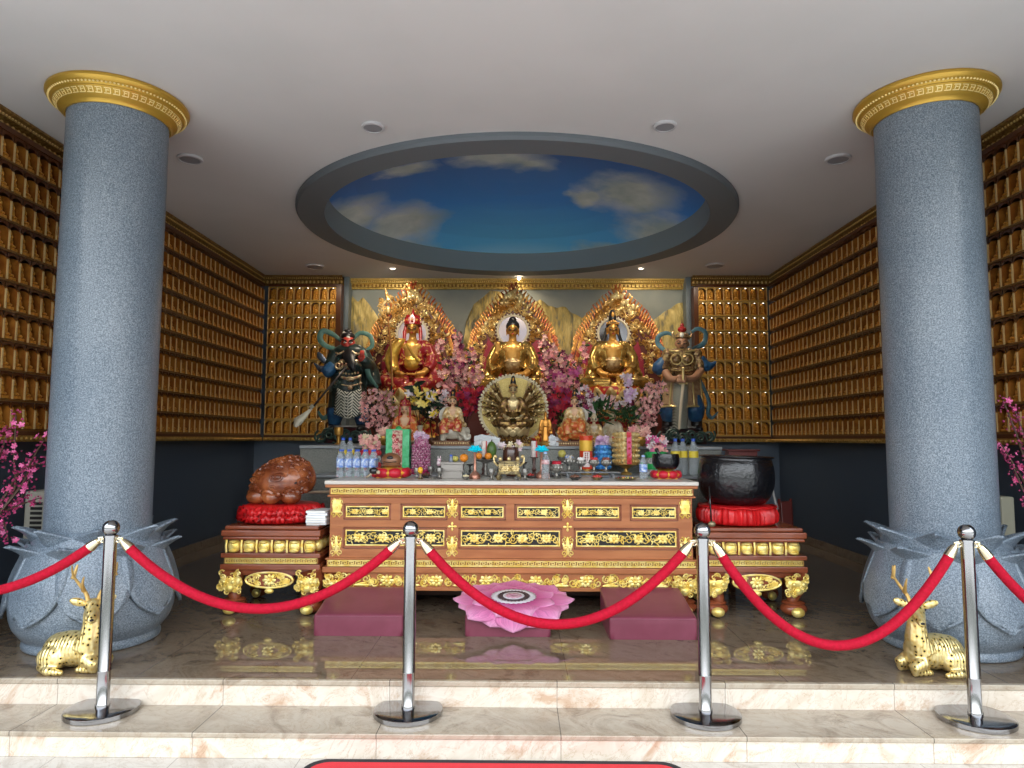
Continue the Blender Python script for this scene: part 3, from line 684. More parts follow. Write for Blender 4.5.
# ---------------------------------------------------------------- carving helpers (local XZ plane, facing -y)
def scroll(mb, x, z, y, r, sg=1, a0=0, turns=1.35, th=.13, n=12):
    P = []; R = []
    for i in range(n+1):
        t_ = i/n; a = a0+sg*turns*2*pi*t_; q = r*(1-.82*t_); P.append((x+q*cos(a), y-th*r*.6*t_, z+q*sin(a))); R.append(r*th*(1.15-.5*t_))
    mb.tube(P, R, 4)
def leaf(mb, x, z, y, l, w, a, th=.3):
    mb.ell((x+cos(a)*l/2, y, z+sin(a)*l/2), (l/2, w*th, w/2), 6, 4, Matrix.Rotation(-a, 4, 'Y'))
def rosette(mb, x, z, y, r, n=6, asp=1.0):
    for i in range(n):
        a = 2*pi*i/n+pi/2; leaf(mb, x+cos(a)*r*.2, z+sin(a)*r*.2*asp, y, r*.85*(1 if abs(cos(a)) > .5 else asp), r*.55, a, .35)
    mb.ell((x, y-r*.12, z), (r*.3, r*.3, r*.3), 6, 5)
def carve_band(mb, x0, x1, z0, z1, y, step, seed=0, flowers=True):
    rr = random.Random(seed); h = z1-z0; zc = (z0+z1)/2; n = max(1, round((x1-x0)/step)); st = (x1-x0)/n
    for i in range(n):
        x = x0+(i+.5)*st; s = 1 if i % 2 else -1
        if flowers and i % 3 == 1: rosette(mb, x, zc, y, h*.44, 8, .8)
        else:
            scroll(mb, x-st*.2, zc+s*h*.1, y, h*.34, s, rr.random()*6); scroll(mb, x+st*.22, zc-s*h*.1, y, h*.30, -s, rr.random()*6)
        for q in range(4):
            leaf(mb, x+rr.uniform(-.5, .5)*st, zc+rr.uniform(-.42, .42)*h, y, h*.30, h*.09, rr.uniform(0, 6.28))
def fret(mb, x0, x1, z0, z1, y, pitch):
    h = z1-z0; n = round((x1-x0)/pitch); p = (x1-x0)/n; t_ = h*.13
    mb.b2(x0, x1, y-.002, y+.004, z0, z0+t_*.8); mb.b2(x0, x1, y-.002, y+.004, z1-t_*.8, z1)
    for i in range(n):
        a = x0+i*p; q = [(a+p*.08, z0+h*.22), (a+p*.08, z1-h*.22), (a+p*.78, z1-h*.22), (a+p*.78, z0+h*.42), (a+p*.42, z0+h*.42), (a+p*.42, z0+h*.58)]
        for (xa, za), (xb, zb) in zip(q, q[1:]): mb.b2(min(xa, xb)-t_*.4, max(xa, xb)+t_*.4, y-.003, y+.001, min(za, zb)-t_*.4, max(za, zb)+t_*.4)
        mb.b2(a+p*.08, a+p*1.08, y-.003, y+.001, z0+h*.22-t_*.4, z0+h*.22+t_*.4)
CARV = mat('bright_carved_gold', (.86, .62, .13), .33, .45, col2=(.98, .82, .32), scale=25)
FRETB = mat('fret_ground', (.30, .16, .03), .5, .1)
def cabriole(mb, x, y, z0, z1, sx, sy, w):                 # S-curved leg from the apron down to a curled foot
    H = z1-z0
    P = smooth_path([(x, y+.03*sy, z1), (x+.02*sx, y+.0*sy, z0+H*.72), (x-.005*sx, y+.02*sy, z0+H*.5), (x-.018*sx, y+.03*sy, z0+H*.36), (x-.0*sx, y+.0*sy, z0+H*.26)], 5)
    mb.tube(P, [interp([w*1.15, w*1.1, w*.7, w*.5, w*.62], i/(len(P)-1)) for i in range(len(P))], 12)
def leg_thing(parent, x, y, H, sx, sy, w):
    m = MB(); cabriole(m, x, y, 0, H, sx, sy, w)
    m.ell((x, y, H*.17), (w*1.25, w*1.15, H*.17), 14, 8); m.ell((x, y-.0, H*.30), (w*1.12, w*1.0, H*.07), 14, 6)
    o = m.build('leg', WOODD, parent)
    m = MB(); rr = random.Random(int(x*100)); yy = y-w*1.1
    for i in range(36):                                    # lion face in curls of gold
        scroll(m, x+rr.uniform(-1, 1)*w*.95, H*rr.uniform(.52, .95), yy-rr.uniform(-.25, .35)*w, w*rr.uniform(.2, .34), rr.choice((-1, 1)), rr.random()*6, th=.26)
    m.ell((x, yy, H*.62), (w*.5, w*.5, w*.45), 10, 6); m.ell((x, yy+w*.2, H*.76), (w*1.05, w*.5, H*.16), 12, 8)
    for s in (-1, 1): m.ell((x+s*w*.42, yy-w*.3, H*.76), (w*.22,)*3, 8, 6)
    m.ell((x, y-w*1.05, H*.13), (w*.62, w*.45, H*.11), 12, 8)
    m.build('lion_carving', CARV, o)
    return o

# ---------------------------------------------------------------- the long altar table
TY = 5.27
def Z_(y, Y=TY): return at(512, y, Y).z
def X_(x, Y=TY): return at(x, 530, Y).x
tx = (X_(511), TY)
T = thing('altar_table', 'long carved wooden altar table with white stone top and gilded floral panels', 'altar table', (tx[0], TY, 0))
hw = (X_(692)-X_(330))/2; TD = .62; TOPW = (X_(698)-X_(325))/2
zt1, zt0 = .984, .955
m = MB(); m.b2(-TOPW, TOPW, -.05, TD+.03, zt0, zt1); m.build('stone_top', WHITE, T, smooth=False, bevel=.005)
def stack(mb, rows, x0, x1, y1):                            # mouldings: (z0, z1, how far they stick out)
    for z0, z1, o in rows: mb.b2(x0-o, x1+o, -o, y1+o*.5, z0, z1)
m = MB(); stack(m, [(Z_(488), zt0, .038), (Z_(495.5), Z_(488), .012), (Z_(497.5), Z_(495.5), .025)], -hw, hw, TD)
o = m.build('top_moulding', WOOD, T, smooth=False, bevel=.006)
m = MB(); m.mi = 0; fret(m, -hw-.0, hw+.0, Z_(494.6), Z_(488.6), -.0165, .052); m.mi = 1; m.b2(-hw, hw, -.0145, -.0125, Z_(494.8), Z_(488.4)); m.build('fret_band', [CARV, FRETB], T, smooth=False)
zb1, zb0 = Z_(497.5), Z_(558.5)
m = MB(); m.b2(-hw, hw, 0, TD, zb0, zb1)
px0 = X_(511)
def lx(x): return X_(x)-px0
# stiles and rails stand proud, leaving the panels sunk
for a, b in ((330, 344.5), (390.5, 401), (446.5, 460-1), (505.5, 514.5), (561, 574), (620.5, 630.5), (677.5, 692)): m.b2(lx(a), lx(b), -.010, .001, Z_(521.5), zb1)
for z0, z1 in ((Z_(504), zb1-.001), (Z_(527.5), Z_(520.5)), (zb0+.001, Z_(549.5))): m.b2(-hw+.001, hw-.001, -.0105, .001, z0, z1)
for a, b in ((330, 344.5), (446.5, 459), (561, 574), (677.5, 692)): m.b2(lx(a), lx(b), -.0101, .001, zb0, Z_(521))
m.build('body', WOOD, T, smooth=False, bevel=.003)
def panel(x0, x1, y0, y1, st, seed):
    a, b, c, d = lx(x0), lx(x1), Z_(y1), Z_(y0); w = .009
    q = MB(); q.b2(a, b, -.010, .0, c, c+w); q.b2(a, b, -.010, .0, d-w, d); q.b2(a, a+w, -.0101, .0, c, d); q.b2(b-w, b, -.0101, .0, c, d)
    e = q.build('panel_frame', CARV, T, smooth=False, bevel=.002)
    q = MB(); q.b2(a+.001, b-.001, -.002, -.0005, c+.001, d-.001); q.build('backing', BACKB, e, smooth=False)
    q = MB(); carve_band(q, a+w*1.2, b-w*1.2, c+w*1.2, d-w*1.2, -.009, st, seed); q.build('openwork', CARV, e)
    q = MB(); o_ = .018; D = WOODD
    for u in ((a-o_, b+o_, c-o_, c-o_+.007), (a-o_, b+o_, d+o_-.007, d+o_), (a-o_, a-o_+.007, c-o_, d+o_), (b+o_-.007, b+o_, c-o_, d+o_)): q.b2(u[0], u[1], -.0135, -.0005, u[2], u[3])
    q.build('beading', D, e, smooth=False)
for i, (a, b) in enumerate(((345.8, 388.6), (402.7, 445), (461, 503.5), (517.3, 559.6), (575.8, 619), (632.2, 675.8))): panel(a, b, 506.6, 517.6, .04, i)
for i, (a, b) in enumerate(((345.8, 444.6), (461, 559.8), (576, 676))): panel(a, b, 530.4, 546.2, .06, 10+i)
for x in (337, 452.3, 567.5, 685):                            # gilt ornaments down the stiles
    q = MB(); x_ = lx(x); w = .066; ya = -.014
    edge = x in (337, 685)
    for (yt, yb_) in ((498, 518), (535, 557)):
        z1, z0 = Z_(yt), Z_(yb_); h = z1-z0
        for s in (-1, 1):
            scroll(q, x_+s*w*.42, z0+h*.80, ya, w*.36, s, 1.6, th=.2); scroll(q, x_+s*w*.42, z0+h*.18, ya, w*.36, -s, 4.6, th=.2); leaf(q, x_+s*w*.3, z0+h*.3, ya, h*.4, w*.3, pi/2-s*.25)
        leaf(q, x_, z0+h*.1, ya, h*.85, w*.5, pi/2); rosette(q, x_, z0+h*.5, ya-.004, w*.4, 6)
    if not edge: rosette(q, x_, Z_(526.5), ya, .034, 4); rosette(q, x_, Z_(526.5), ya-.004, .02, 4)
    else: q.b2(x_-.03, x_+.03, -.022, -.010, Z_(513), Z_(500))
    q.build('pilaster_ornament', CARV, T)
m = MB(); stack(m, [(Z_(560), zb0+.0005, .030), (Z_(567), Z_(560), .020), (Z_(572.5), Z_(567), .045)], -hw, hw, TD); m.build('base_moulding', WOOD, T, smooth=False, bevel=.005)
m = MB(); m.mi = 0; fret(m, -hw-.01, hw+.01, Z_(566.4), Z_(560.4), -.0245, .052); m.mi = 1; m.b2(-hw-.01, hw+.01, -.0225, -.0205, Z_(566.6), Z_(560.2)); m.build('fret_band', [CARV, FRETB], T, smooth=False)
zl = Z_(572.5)
m = MB(); m.b2(-hw+.02, hw-.02, -.02, TD, Z_(587), zl); m.b2(-hw+.03, hw-.03, -.03, TD, Z_(590.5), Z_(587)+.0005); m.build('apron', WOOD, T, smooth=False, bevel=.003)
m = MB(); rr = random.Random(3)
a, b = -hw+.16, hw-.16; n = 13; st = (b-a)/n; zc, hh = (Z_(573)+Z_(588))/2, Z_(573)-Z_(588)
for i in range(n):
    x = a+(i+.5)*st; s = 1 if i % 2 else -1
    if i % 2: rosette(m, x, zc, -.026, hh*.46, 8, .85); [scroll(m, x+q*st*.5, zc-hh*.12, -.026, hh*.30, q, .5+q, th=.2) for q in (-1, 1)]
    else: scroll(m, x-st*.16, zc+hh*.12, -.026, hh*.28, 1, 2, th=.2); scroll(m, x+st*.16, zc+hh*.12, -.026, hh*.28, -1, 1, th=.2); leaf(m, x-st*.35, zc-hh*.3, -.026, st*.7, hh*.2, 0)
    leaf(m, x-st*.3, zc-hh*.3, -.024, st*.5, hh*.18, .2)
    for q in range(7): scroll(m, x+rr.uniform(-.5, .5)*st, zc+rr.uniform(-.3, .3)*hh, -.024, hh*rr.uniform(.16, .26), rr.choice((-1, 1)), rr.random()*6, th=.24, n=8)
m.build('apron_carving', CARV, T)
for sx in (-1, 1):
    leg_thing(T, sx*(hw-.075), .045, zl+.0, sx, -1, .088)
    m = MB(); m.b2(sx*(hw-.055)-.05, sx*(hw-.055)+.05, TD-.12, TD-.02, 0, zl); m.build('leg', WOODD, T, smooth=False, bevel=.01)
# dark stretcher board under the table, seen between the cushions
m = MB(); m.b2(-hw+.1, hw-.1, TD-.10, TD-.07, .02, Z_(587)); m.build('back_board', mat('brown_board', (.10, .04, .025), .5), T, smooth=False)

# ---------------------------------------------------------------- the two side tables
def side_table(x0, x1, label, flip):
    Y = 5.20; xc = (X_(x0, Y)+X_(x1, Y))/2; w = (X_(x1, Y)-X_(x0, Y))/2; D = .66
    Tb = thing('side_table', label, 'side table', (xc, Y, 0), group='low carved side tables'); z = lambda y: Z_(y, Y)
    m = MB(); m.b2(-w+.02, w-.02, -.0, D, z(531), z(527.0)); m.b2(-w, w, -.02, D+.01, z(537.5), z(531.2)); m.b2(-w+.01, w-.01, -.01, D, z(541), z(537.7)); m.build('top', WOODD, Tb, smooth=False, bevel=.009)
    m = MB(); m.b2(-w+.05, w-.05, .03, D-.03, z(555), z(540.8)); m.build('waist', WOODD, Tb, smooth=False)
    m = MB(); n = 6; st = (2*w-.06)/n                       # gilded lotus band: bulging petals
    for i in range(n):
        x = -w+.03+(i+.5)*st; zc = (z(541.5)+z(554))/2; hh = (z(541.5)-z(554))/2
        m.ell((x, .028, zc), (st*.40, .035, hh), 14, 10, fn=lambda v: Vector((math.copysign(abs(v.x/(st*.4))**.6*st*.4, v.x), v.y, v.z)))
        m.ell((x, .0, zc+hh*.7), (st*.3, .02, hh*.28), 10, 6); m.ell((x, .0, zc-hh*.7), (st*.3, .02, hh*.28), 10, 6)
        m.tube([(x-st*.5, .02, zc-hh), (x-st*.5, .012, zc), (x-st*.5, .02, zc+hh)], .009, 6)
    for i in range(5):
        for s in (-1, 1): m.ell((s*(w-.045), .1+i*.12, zc), (.035, .05, hh), 10, 8)
    m.build('lotus_band', CARV, Tb)
    m = MB(); stack(m, [(z(559), z(554.5), .01), (z(565.5), z(559), -.008), (z(571), z(565.5), .012)], -w+.01, w-.01, D); m.build('base_moulding', WOODD, Tb, smooth=False, bevel=.005)
    m = MB(); m.mi = 0; fret(m, -w+.03, w-.03, z(564.8), z(559.6), .0035, .038); m.mi = 1; m.b2(-w+.02, w-.02, .0055, .0075, z(565), z(559.2)); m.build('fret_band', [CARV, FRETB], Tb, smooth=False)
    m = MB(); m.b2(-w+.04, w-.04, .015, D-.02, z(577), z(571)+.0005)
    out = [(.19*cos(2*pi*i/24)*(1 if abs(cos(2*pi*i/24)) < .9 else .97), (z(572)+z(590))/2+(z(572)-z(590))/2*sin(2*pi*i/24)) for i in range(24)]
    m.prism(out, -.012, .03); m.build('apron', WOODD, Tb, smooth=False, bevel=.003)
    m = MB(); zc = (z(573)+z(589))/2; hh = (z(573)-z(589))/2
    m.tube([(.175*cos(2*pi*i/30), -.016, zc+hh*.95*sin(2*pi*i/30)) for i in range(30)], .008, 6, closed=True); rosette(m, 0, zc, -.018, hh*.85, 8, .9)
    for s in (-1, 1):
        scroll(m, s*.10, zc+hh*.2, -.018, hh*.42, s, 1, th=.2); scroll(m, s*.10, zc-hh*.35, -.018, hh*.36, -s, 4, th=.2); scroll(m, s*.145, zc, -.018, hh*.3, s, 2, th=.2)
        leaf(m, s*.06, zc+hh*.45, -.018, .06, .02, .4 if s > 0 else pi-.4)
    r5 = random.Random(5)
    for k in range(16): a = r5.uniform(0, 6.28); scroll(m, .13*cos(a), zc+hh*.6*sin(a), -.016, .022, r5.choice((-1, 1)), a, th=.24, n=8)
    m.ell((0, -.012, z(592)), (.035, .02, .02), 10, 6); m.build('medallion_carving', CARV, Tb)
    for sx in (-1, 1):
        leg_thing(Tb, sx*(w-.085), .06, z(571), sx, -1, .080); leg_thing(Tb, sx*(w-.075), D-.08, z(571), sx, -1, .058)
    return Tb
side_table(222, 321, 'low side table with gilded lion legs, left of the altar, under the wooden fish', 0)
side_table(704, 806, 'low side table with gilded lion legs, right of the altar, under the black bowl', 1)
ZS = Z_(527, 5.20)
# stone altar ledges behind the table
STONE = speckle('grey_green_stone', [(.14, .145, .13), (.22, .225, .20), (.30, .30, .27)], 110, .6)
STONET = mat('grey_ledge_top', (.32, .34, .35), .5)
e = thing('stone_altar', 'stepped grey stone ledge behind the altar table carrying the statues', 'altar')
m = MB(); m.b2(-2.10, 1.93, 6.62, YM-.001, 0, 1.205); m.build('upper_ledge', STONE, e, smooth=False, bevel=.008)
m = MB(); m.b2(-2.10, 1.93, 6.60, YM-.002, 1.2055, 1.232); m.build('upper_top', STONET, e, smooth=False, bevel=.004)
m = MB(); m.b2(-1.83, 1.80, 6.16, 6.618, 0, .955); m.build('lower_ledge', STONE, e, smooth=False, bevel=.008)
m = MB(); m.b2(-1.85, 1.82, 6.13, 6.619, .9555, .978); m.build('lower_top', STONET, e, smooth=False, bevel=.004)
ZU, ZM, ZTB = 1.2325, .9785, .9845

# ---------------------------------------------------------------- things on the side tables
SATIN = mat('red_satin', (.62, .012, .015), .36, col2=(.50, .006, .008), scale=12, bump=.2, bscale=40)
def big_cushion(x, y, r, h, label, seed, ruff):
    e = thing('round_cushion', label, 'cushion', (x, y, ZS+.001), group='big red satin cushions'); rr = random.Random(seed)
    ph = [rr.random()*6 for _ in range(6)]
    prof = smooth2([(.05, .0), (r*.8, .002), (r*.97, h*.12), (r*1.0, h*.42), (r*.97, h*.72), (r*.86, h*.93), (r*.6, h*.99), (.02, h*.97)], 5); k = len(prof)
    def fn(a, i):
        u = i/(k-1); g = max(0, 1-abs(u-.5)*2.2)
        return 1+(.018+.014*g)*sin(46*a+ph[0]+3*sin(5*a)+2*u*ruff)+.012*sin(17*a+ph[1]+u*8)+.008*sin(91*a+ph[2])
    m = MB(); m.lathe(prof, 220, fn=fn); m.build('satin_cover', SATIN, e)
    m = MB()
    if ruff:
        for j in range(2):
            pts = []
            nn = 150
            A = [((r*1.0+.008+.012*sin(j*3+i*1.9))*cos(2*pi*i/nn), (r*1.0+.008+.012*sin(j*3+i*1.9))*sin(2*pi*i/nn), h*(.80-.3*j)+.010*sin(i*.7)) for i in range(nn)]
            B = [((r*1.06+.020*sin(j+i*2.3))*cos(2*pi*i/nn), (r*1.06+.020*sin(j+i*2.3))*sin(2*pi*i/nn), h*(.50-.3*j)+.016*sin(i*1.7)) for i in range(nn)]
            m.add(A+B, [(i, (i+1) % nn, (i+1) % nn+nn, i+nn) for i in range(nn)])
        m.build('ruffle', SATIN, e, solid=.003)
    else:
        m.tube([(r*.985*cos(2*pi*i/80), r*.985*sin(2*pi*i/80), h*.9+.004*sin(i)) for i in range(80)], .006, 6, closed=True); m.build('piping', SATIN, e)
    return e
cL = (X_(281, 5.5), 5.52); big_cushion(*cL, .305, .145, 'round red ruffled satin cushion on the left side table, under the wooden fish', 1, 1)
cR = (X_(738, 5.5), 5.52); big_cushion(*cR, .30, .150, 'round red satin cushion on the right side table, under the big black bowl', 2, 0)
FISH = mat('carved_red_wood', (.36, .105, .032), .25, col2=(.16, .038, .013), scale=7, coat=.35, bump=.6, bscale=26)
e = thing('wooden_fish', 'large carved red-brown wooden fish drum on the ruffled red cushion', 'wooden drum', (cL[0]-.005, cL[1], ZS+.143))
m = MB(); Rf = Matrix.Rotation(radians(-17), 4, 'Y')
def fishfn(v):
    v = v.copy(); k = v.x/.26; v.z *= (1.0+.22*k) if v.z > 0 else .92; v.y *= 1-.08*k
    if v.z < -.10: v.z = -.10-(abs(v.z)-.10)*.35
    return v
m.ell((.01, 0, .165), (.255, .23, .195), 48, 32, Matrix.Rotation(radians(-8), 4, 'Y'), fn=fishfn)
for s in (-1, 1): m.ell((-.15+.13*(s+1), -.13, .06), (.085, .08, .06), 14, 10)
m.ell((-.03, -.17, .055), (.075, .06, .055), 14, 10); m.ell((-.19, -.05, .07), (.07, .09, .065), 12, 8)
fb = m.build('body', FISH, e, remesh=.0075)
m = MB(); rr = random.Random(8)                          # carved scales, eye and mouth slit
def fsurf(a, b, off=.0):                                 # a: azimuth from front, b: elevation
    v = fishfn(Vector((.255*cos(b)*sin(a), -.23*cos(b)*cos(a), .195*sin(b)))); v = Matrix.Rotation(radians(-8), 3, 'Y') @ v; v *= 1+off; return Vector((.01, 0, .165))+v
for i in range(5):
    for j in range(9):
        a0 = -1.25+j*.31+(i % 2)*.15; b0 = .28+i*.22
        if abs(a0-.1) < .5 and i < 2: continue
        m.tube([fsurf(a0+.13*cos(q), b0+.11*sin(q), .012) for q in [k*pi/5 for k in range(6)]], .0095, 5)
r6 = random.Random(14)
for i in range(46):
    a0, b0 = r6.uniform(-1.4, 1.4), r6.uniform(-.6, 1.2); m.tube([fsurf(a0+.10*(1-.8*k/9)*cos(k*.8), b0+.09*(1-.8*k/9)*sin(k*.8), .012) for k in range(10)], .008, 5)
for (a0, b0, r0, sg) in ((.12, .22, .26, 1), (-.75, -.1, .22, -1), (.85, -.12, .2, 1), (-.3, -.42, .17, 1), (.45, -.45, .17, -1), (-1.1, -.3, .16, 1)):
    m.tube([fsurf(a0+r0*(1-.8*k/16)*cos(sg*k*.62), b0+r0*.8*(1-.8*k/16)*sin(sg*k*.62), .014) for k in range(17)], [.016*(1-.4*k/16) for k in range(17)], 6)
for k in range(14): m.ell(fsurf(-1.0+k*.155, -.52+.05*sin(k*2), .03), .020+.006*sin(k*3), 8, 6)
m.build('carving', FISH, fb)
m = MB(); m.tube([fsurf(1.1-.1*k, -.02-.02*k, .004) for k in range(6)]+[fsurf(.6+0*k, -.12, .004) for k in range(1)], .008, 6); m.build('slit', BACKB, fb)
e = thing('mallet', 'pale wooden mallet lying behind the large wooden fish', 'mallet', (cL[0], cL[1]+.30, ZS+.17), rz=radians(4))
PALEW = mat('pale_wood', (.55, .42, .28), .5)
m = MB(); m.tube([(-.22, 0, .03), (.33, 0, .035)], .012, 8); m.build('handle', PALEW, e)
m = MB(); m.ell((-.255, 0, .03), (.05, .045, .045), 14, 10); m.build('head', PALEW, e)
BOWLM = mat('black_bronze', (.006, .006, .008), .2, .0, bump=.8, bscale=34, coat=.3)
e = thing('bronze_bowl', 'big glossy black singing bowl standing on the right red satin cushion', 'singing bowl', (X_(737, 5.5), 5.52, ZS+.149))
m = MB(); m.T = Matrix.Rotation(radians(1.5), 4, 'Y'); m.lathe(smooth2([(.05, .008), (.15, .002), (.215, .015), (.262, .07), (.288, .15), (.292, .23), (.280, .31), (.268, .345), (.268, .36), (.285, .366), (.285, .374), (.262, .376), (.255, .36), (.27, .28), (.275, .2), (.24, .07), (.12, .03), (.01, .028)], 4), 72, cap=False)
m.build('bowl', BOWLM, e)
m = MB(); m.T = Matrix.Rotation(radians(1.5), 4, 'Y')
for zz in (.335, .325): m.lathe([(.2725, zz), (.2745, zz+.003), (.2725, zz+.006)], 72, cap=False)
m.build('rim_grooves', BOWLM, e)
e = thing('mallet', 'thin black mallet with round brass head leaning on the front of the right cushion', 'mallet', (X_(711.5, 5.23), 5.225, ZS+.001))
m = MB(); m.tube([(0, 0, .03), (-.008, .02, .30)], .006, 8); m.build('handle', BLACK, e)
m = MB(); m.ell((.002, 0, .024), (.03, .022, .022), 12, 8); m.build('head', mat('dull_brass', (.3, .25, .15), .4, .6), e)
# stacked booklets
PAPER = [mat('booklet_white', (.78, .80, .84), .5), mat('booklet_blue_white', (.62, .68, .78), .5), mat('booklet_grey', (.70, .72, .72), .5)]
PAGE = mat('pages', (.86, .85, .80), .8); bz = ZS+.001
bl = ['booklet at the bottom of the stack left of the altar table', 'second booklet from the bottom of the stack left of the altar', 'third booklet from the bottom of the stack left of the altar', 'third booklet from the top of the stack left of the altar', 'second booklet from the top of the stack left of the altar', 'topmost booklet of the white stack left of the altar table']
for i in range(6):
    rr = random.Random(i+40); e = thing('booklet', bl[i], 'book', (X_(318.5, 5.3)+rr.uniform(-.008, .004), 5.36+rr.uniform(-.01, .02), bz), rz=rr.uniform(-.06, .06), group='white booklets stacked by the altar table')
    h = .017; m = MB(); m.b2(-.075, .075, -.11, .11, 0, .002); m.b2(-.075, .075, -.11, .11, h-.002, h); m.b2(-.077, -.075, -.11, .11, 0, h); m.build('cover', PAPER[i % 3], e, smooth=False)
    m = MB(); m.b2(-.0749, .071, -.107, .107, .0021, h-.0021); m.build('pages', PAGE, e, smooth=False); bz += h+.0008
# things standing behind the right side table
DKRED = mat('dark_red_board', (.12, .018, .015), .4)
p = at(735, 450, 6.5); e = thing('wooden_box', 'dark red-brown wooden box standing behind the black bowl', 'box', (p.x+.02, 6.35, 0))
m = MB(); m.b2(-.13, .13, -.02, .10, 0.85, 1.195); m.b2(-.15, .15, -.04, .12, 1.1955, 1.212); m.build('case', DKRED, e, smooth=False, bevel=.004)
m = MB()
for s in (-1, 1): m.b2(s*.11-.02, s*.11+.02, 0, .08, 0, .8495)
m.build('stand', DKRED, e, smooth=False)
p = at(795, 520, 6.0); e = thing('folding_chair', 'dark red folded chair standing behind the right side table', 'chair', (p.x, 6.15, 0), rz=.15)
for s in (-1, 1):
    m = MB(); m.tube([(s*.055-.02, -.02, .004), (s*.055+.0, .05, .78)], .013, 8); m.build('leg', DKRED, e)
m = MB(); m.box((-.005, .01, .45), (.10, .03, .62), M=Matrix.Rotation(radians(-5), 4, 'X')); m.build('seat_panel', DKRED, e, smooth=False, bevel=.008)
CORD = mat('white_cord', (.45, .43, .42), .7)
p = at(778, 478, 5.75); q = at(781, 527, 5.65)
e = thing('hanging_rope', 'white rope with knotted end hanging beside the black bowl', 'rope')
m = MB(); pt = [(p.x, 5.9, 1.02), (p.x+.002, 5.9, .88), (p.x+.018, 5.9, .79), (p.x+.035, 5.9, .73), (p.x+.012, 5.9, .69), (p.x+.03, 5.9, ZS+.02)]
m.tube(smooth_path([(a, 5.88, b) for a, _, b in pt], 5), .010, 8); m.build('cord', CORD, e)
# ---------------------------------------------------------------- statues
BGOLD = mat('statue_gold', (.66, .35, .08), .34, .5, col2=(.50, .24, .05), scale=7)
BGOLD2 = mat('robe_gold', (.60, .38, .10), .24, .75, col2=(.26, .14, .035), scale=9, bump=.2, bscale=30)
HAIR = mat('black_hair', (.012, .012, .014), .4)
REDR = mat('red_robe', (.26, .008, .014), .3, .1, col2=(.60, .34, .10), scale=26, lo=.57, hi=.62, coat=.3)
YROBE = mat('yellow_gold_robe', (.78, .50, .08), .3, .5, col2=(.5, .28, .05), scale=9)
REDL = mat('red_lacquer', (.32, .012, .015), .25, coat=.4)
MAROON = mat('maroon_panel', (.33, .015, .035), .4)
CREAM = mat('porcelain_cream', (.72, .62, .45), .35, col2=(.60, .46, .28), scale=22)
LIPS = mat('lip_red', (.35, .05, .03), .4)
FLAME = mat('flame_red_gold', (.36, .045, .012), .32, .4, col2=(.70, .36, .07), scale=8)
FLGOLD = mat('flame_gold', (.48, .24, .05), .28, .55, col2=(.90, .70, .32), scale=9, lo=.42, hi=.6)
FLBACK = mat('flame_backing', (.13, .022, .012), .45)
ROYAL = mat('deep_red_gold_cloth', (.40, .02, .02), .35, .2, col2=(.75, .5, .1), scale=18, lo=.5, hi=.56)
def hand(mb, M, s=1, curl=.35):                      # palm in local XZ, fingers along +x, palm facing +z
    T = mb.T; mb.T = T @ M; k = .1*s
    mb.ell((k*.42, 0, 0), (k*.48, k*.36, k*.15), 10, 6)
    for i, L in enumerate((.62, .74, .70, .55)):
        y = (i-1.5)*k*.2; mb.tube([(k*.75, y, 0), (k*(.75+L*.45), y*1.1, k*.03), (k*(.75+L*.8), y*1.15, k*curl*.35), (k*(.75+L), y*1.15, k*curl)], [k*.10, k*.095, k*.085, k*.06], 6)
    mb.tube([(k*.2, -k*.3, 0), (k*.5, -k*.55, k*.1), (k*.8, -k*.6, k*.2)], [k*.12, k*.1, k*.07], 6); mb.T = T
def face_parts(e, T, hz=.845, s=1.0, eye=HAIR):      # closed eyes, brows, lips
    m = MB(); m.T = T
    for q in (-1, 1):
        m.tube([(q*x*s, -.098*s-.005+abs(x-.03)*.35*s, hz+(.012-12*(x-.033)**2*1.0-.012)*s) for x in (.013, .023, .033, .043, .052)], .0085*s, 5)
        m.tube([(q*x*s, -.096*s-.002+abs(x-.03)*.35*s, hz+(.027-14*(x-.033)**2)*s) for x in (.010, .022, .034, .046, .054)], .0060*s, 5)
    m.build('eyes', eye, e)
    m = MB(); m.T = T; m.tube([(x*s, -.103*s+abs(x)*.35*s, hz-.053*s) for x in (-.02, -.01, 0, .01, .02)], [.003*s, .011*s, .010*s, .011*s, .003*s], 6); m.build('lips', LIPS, e)
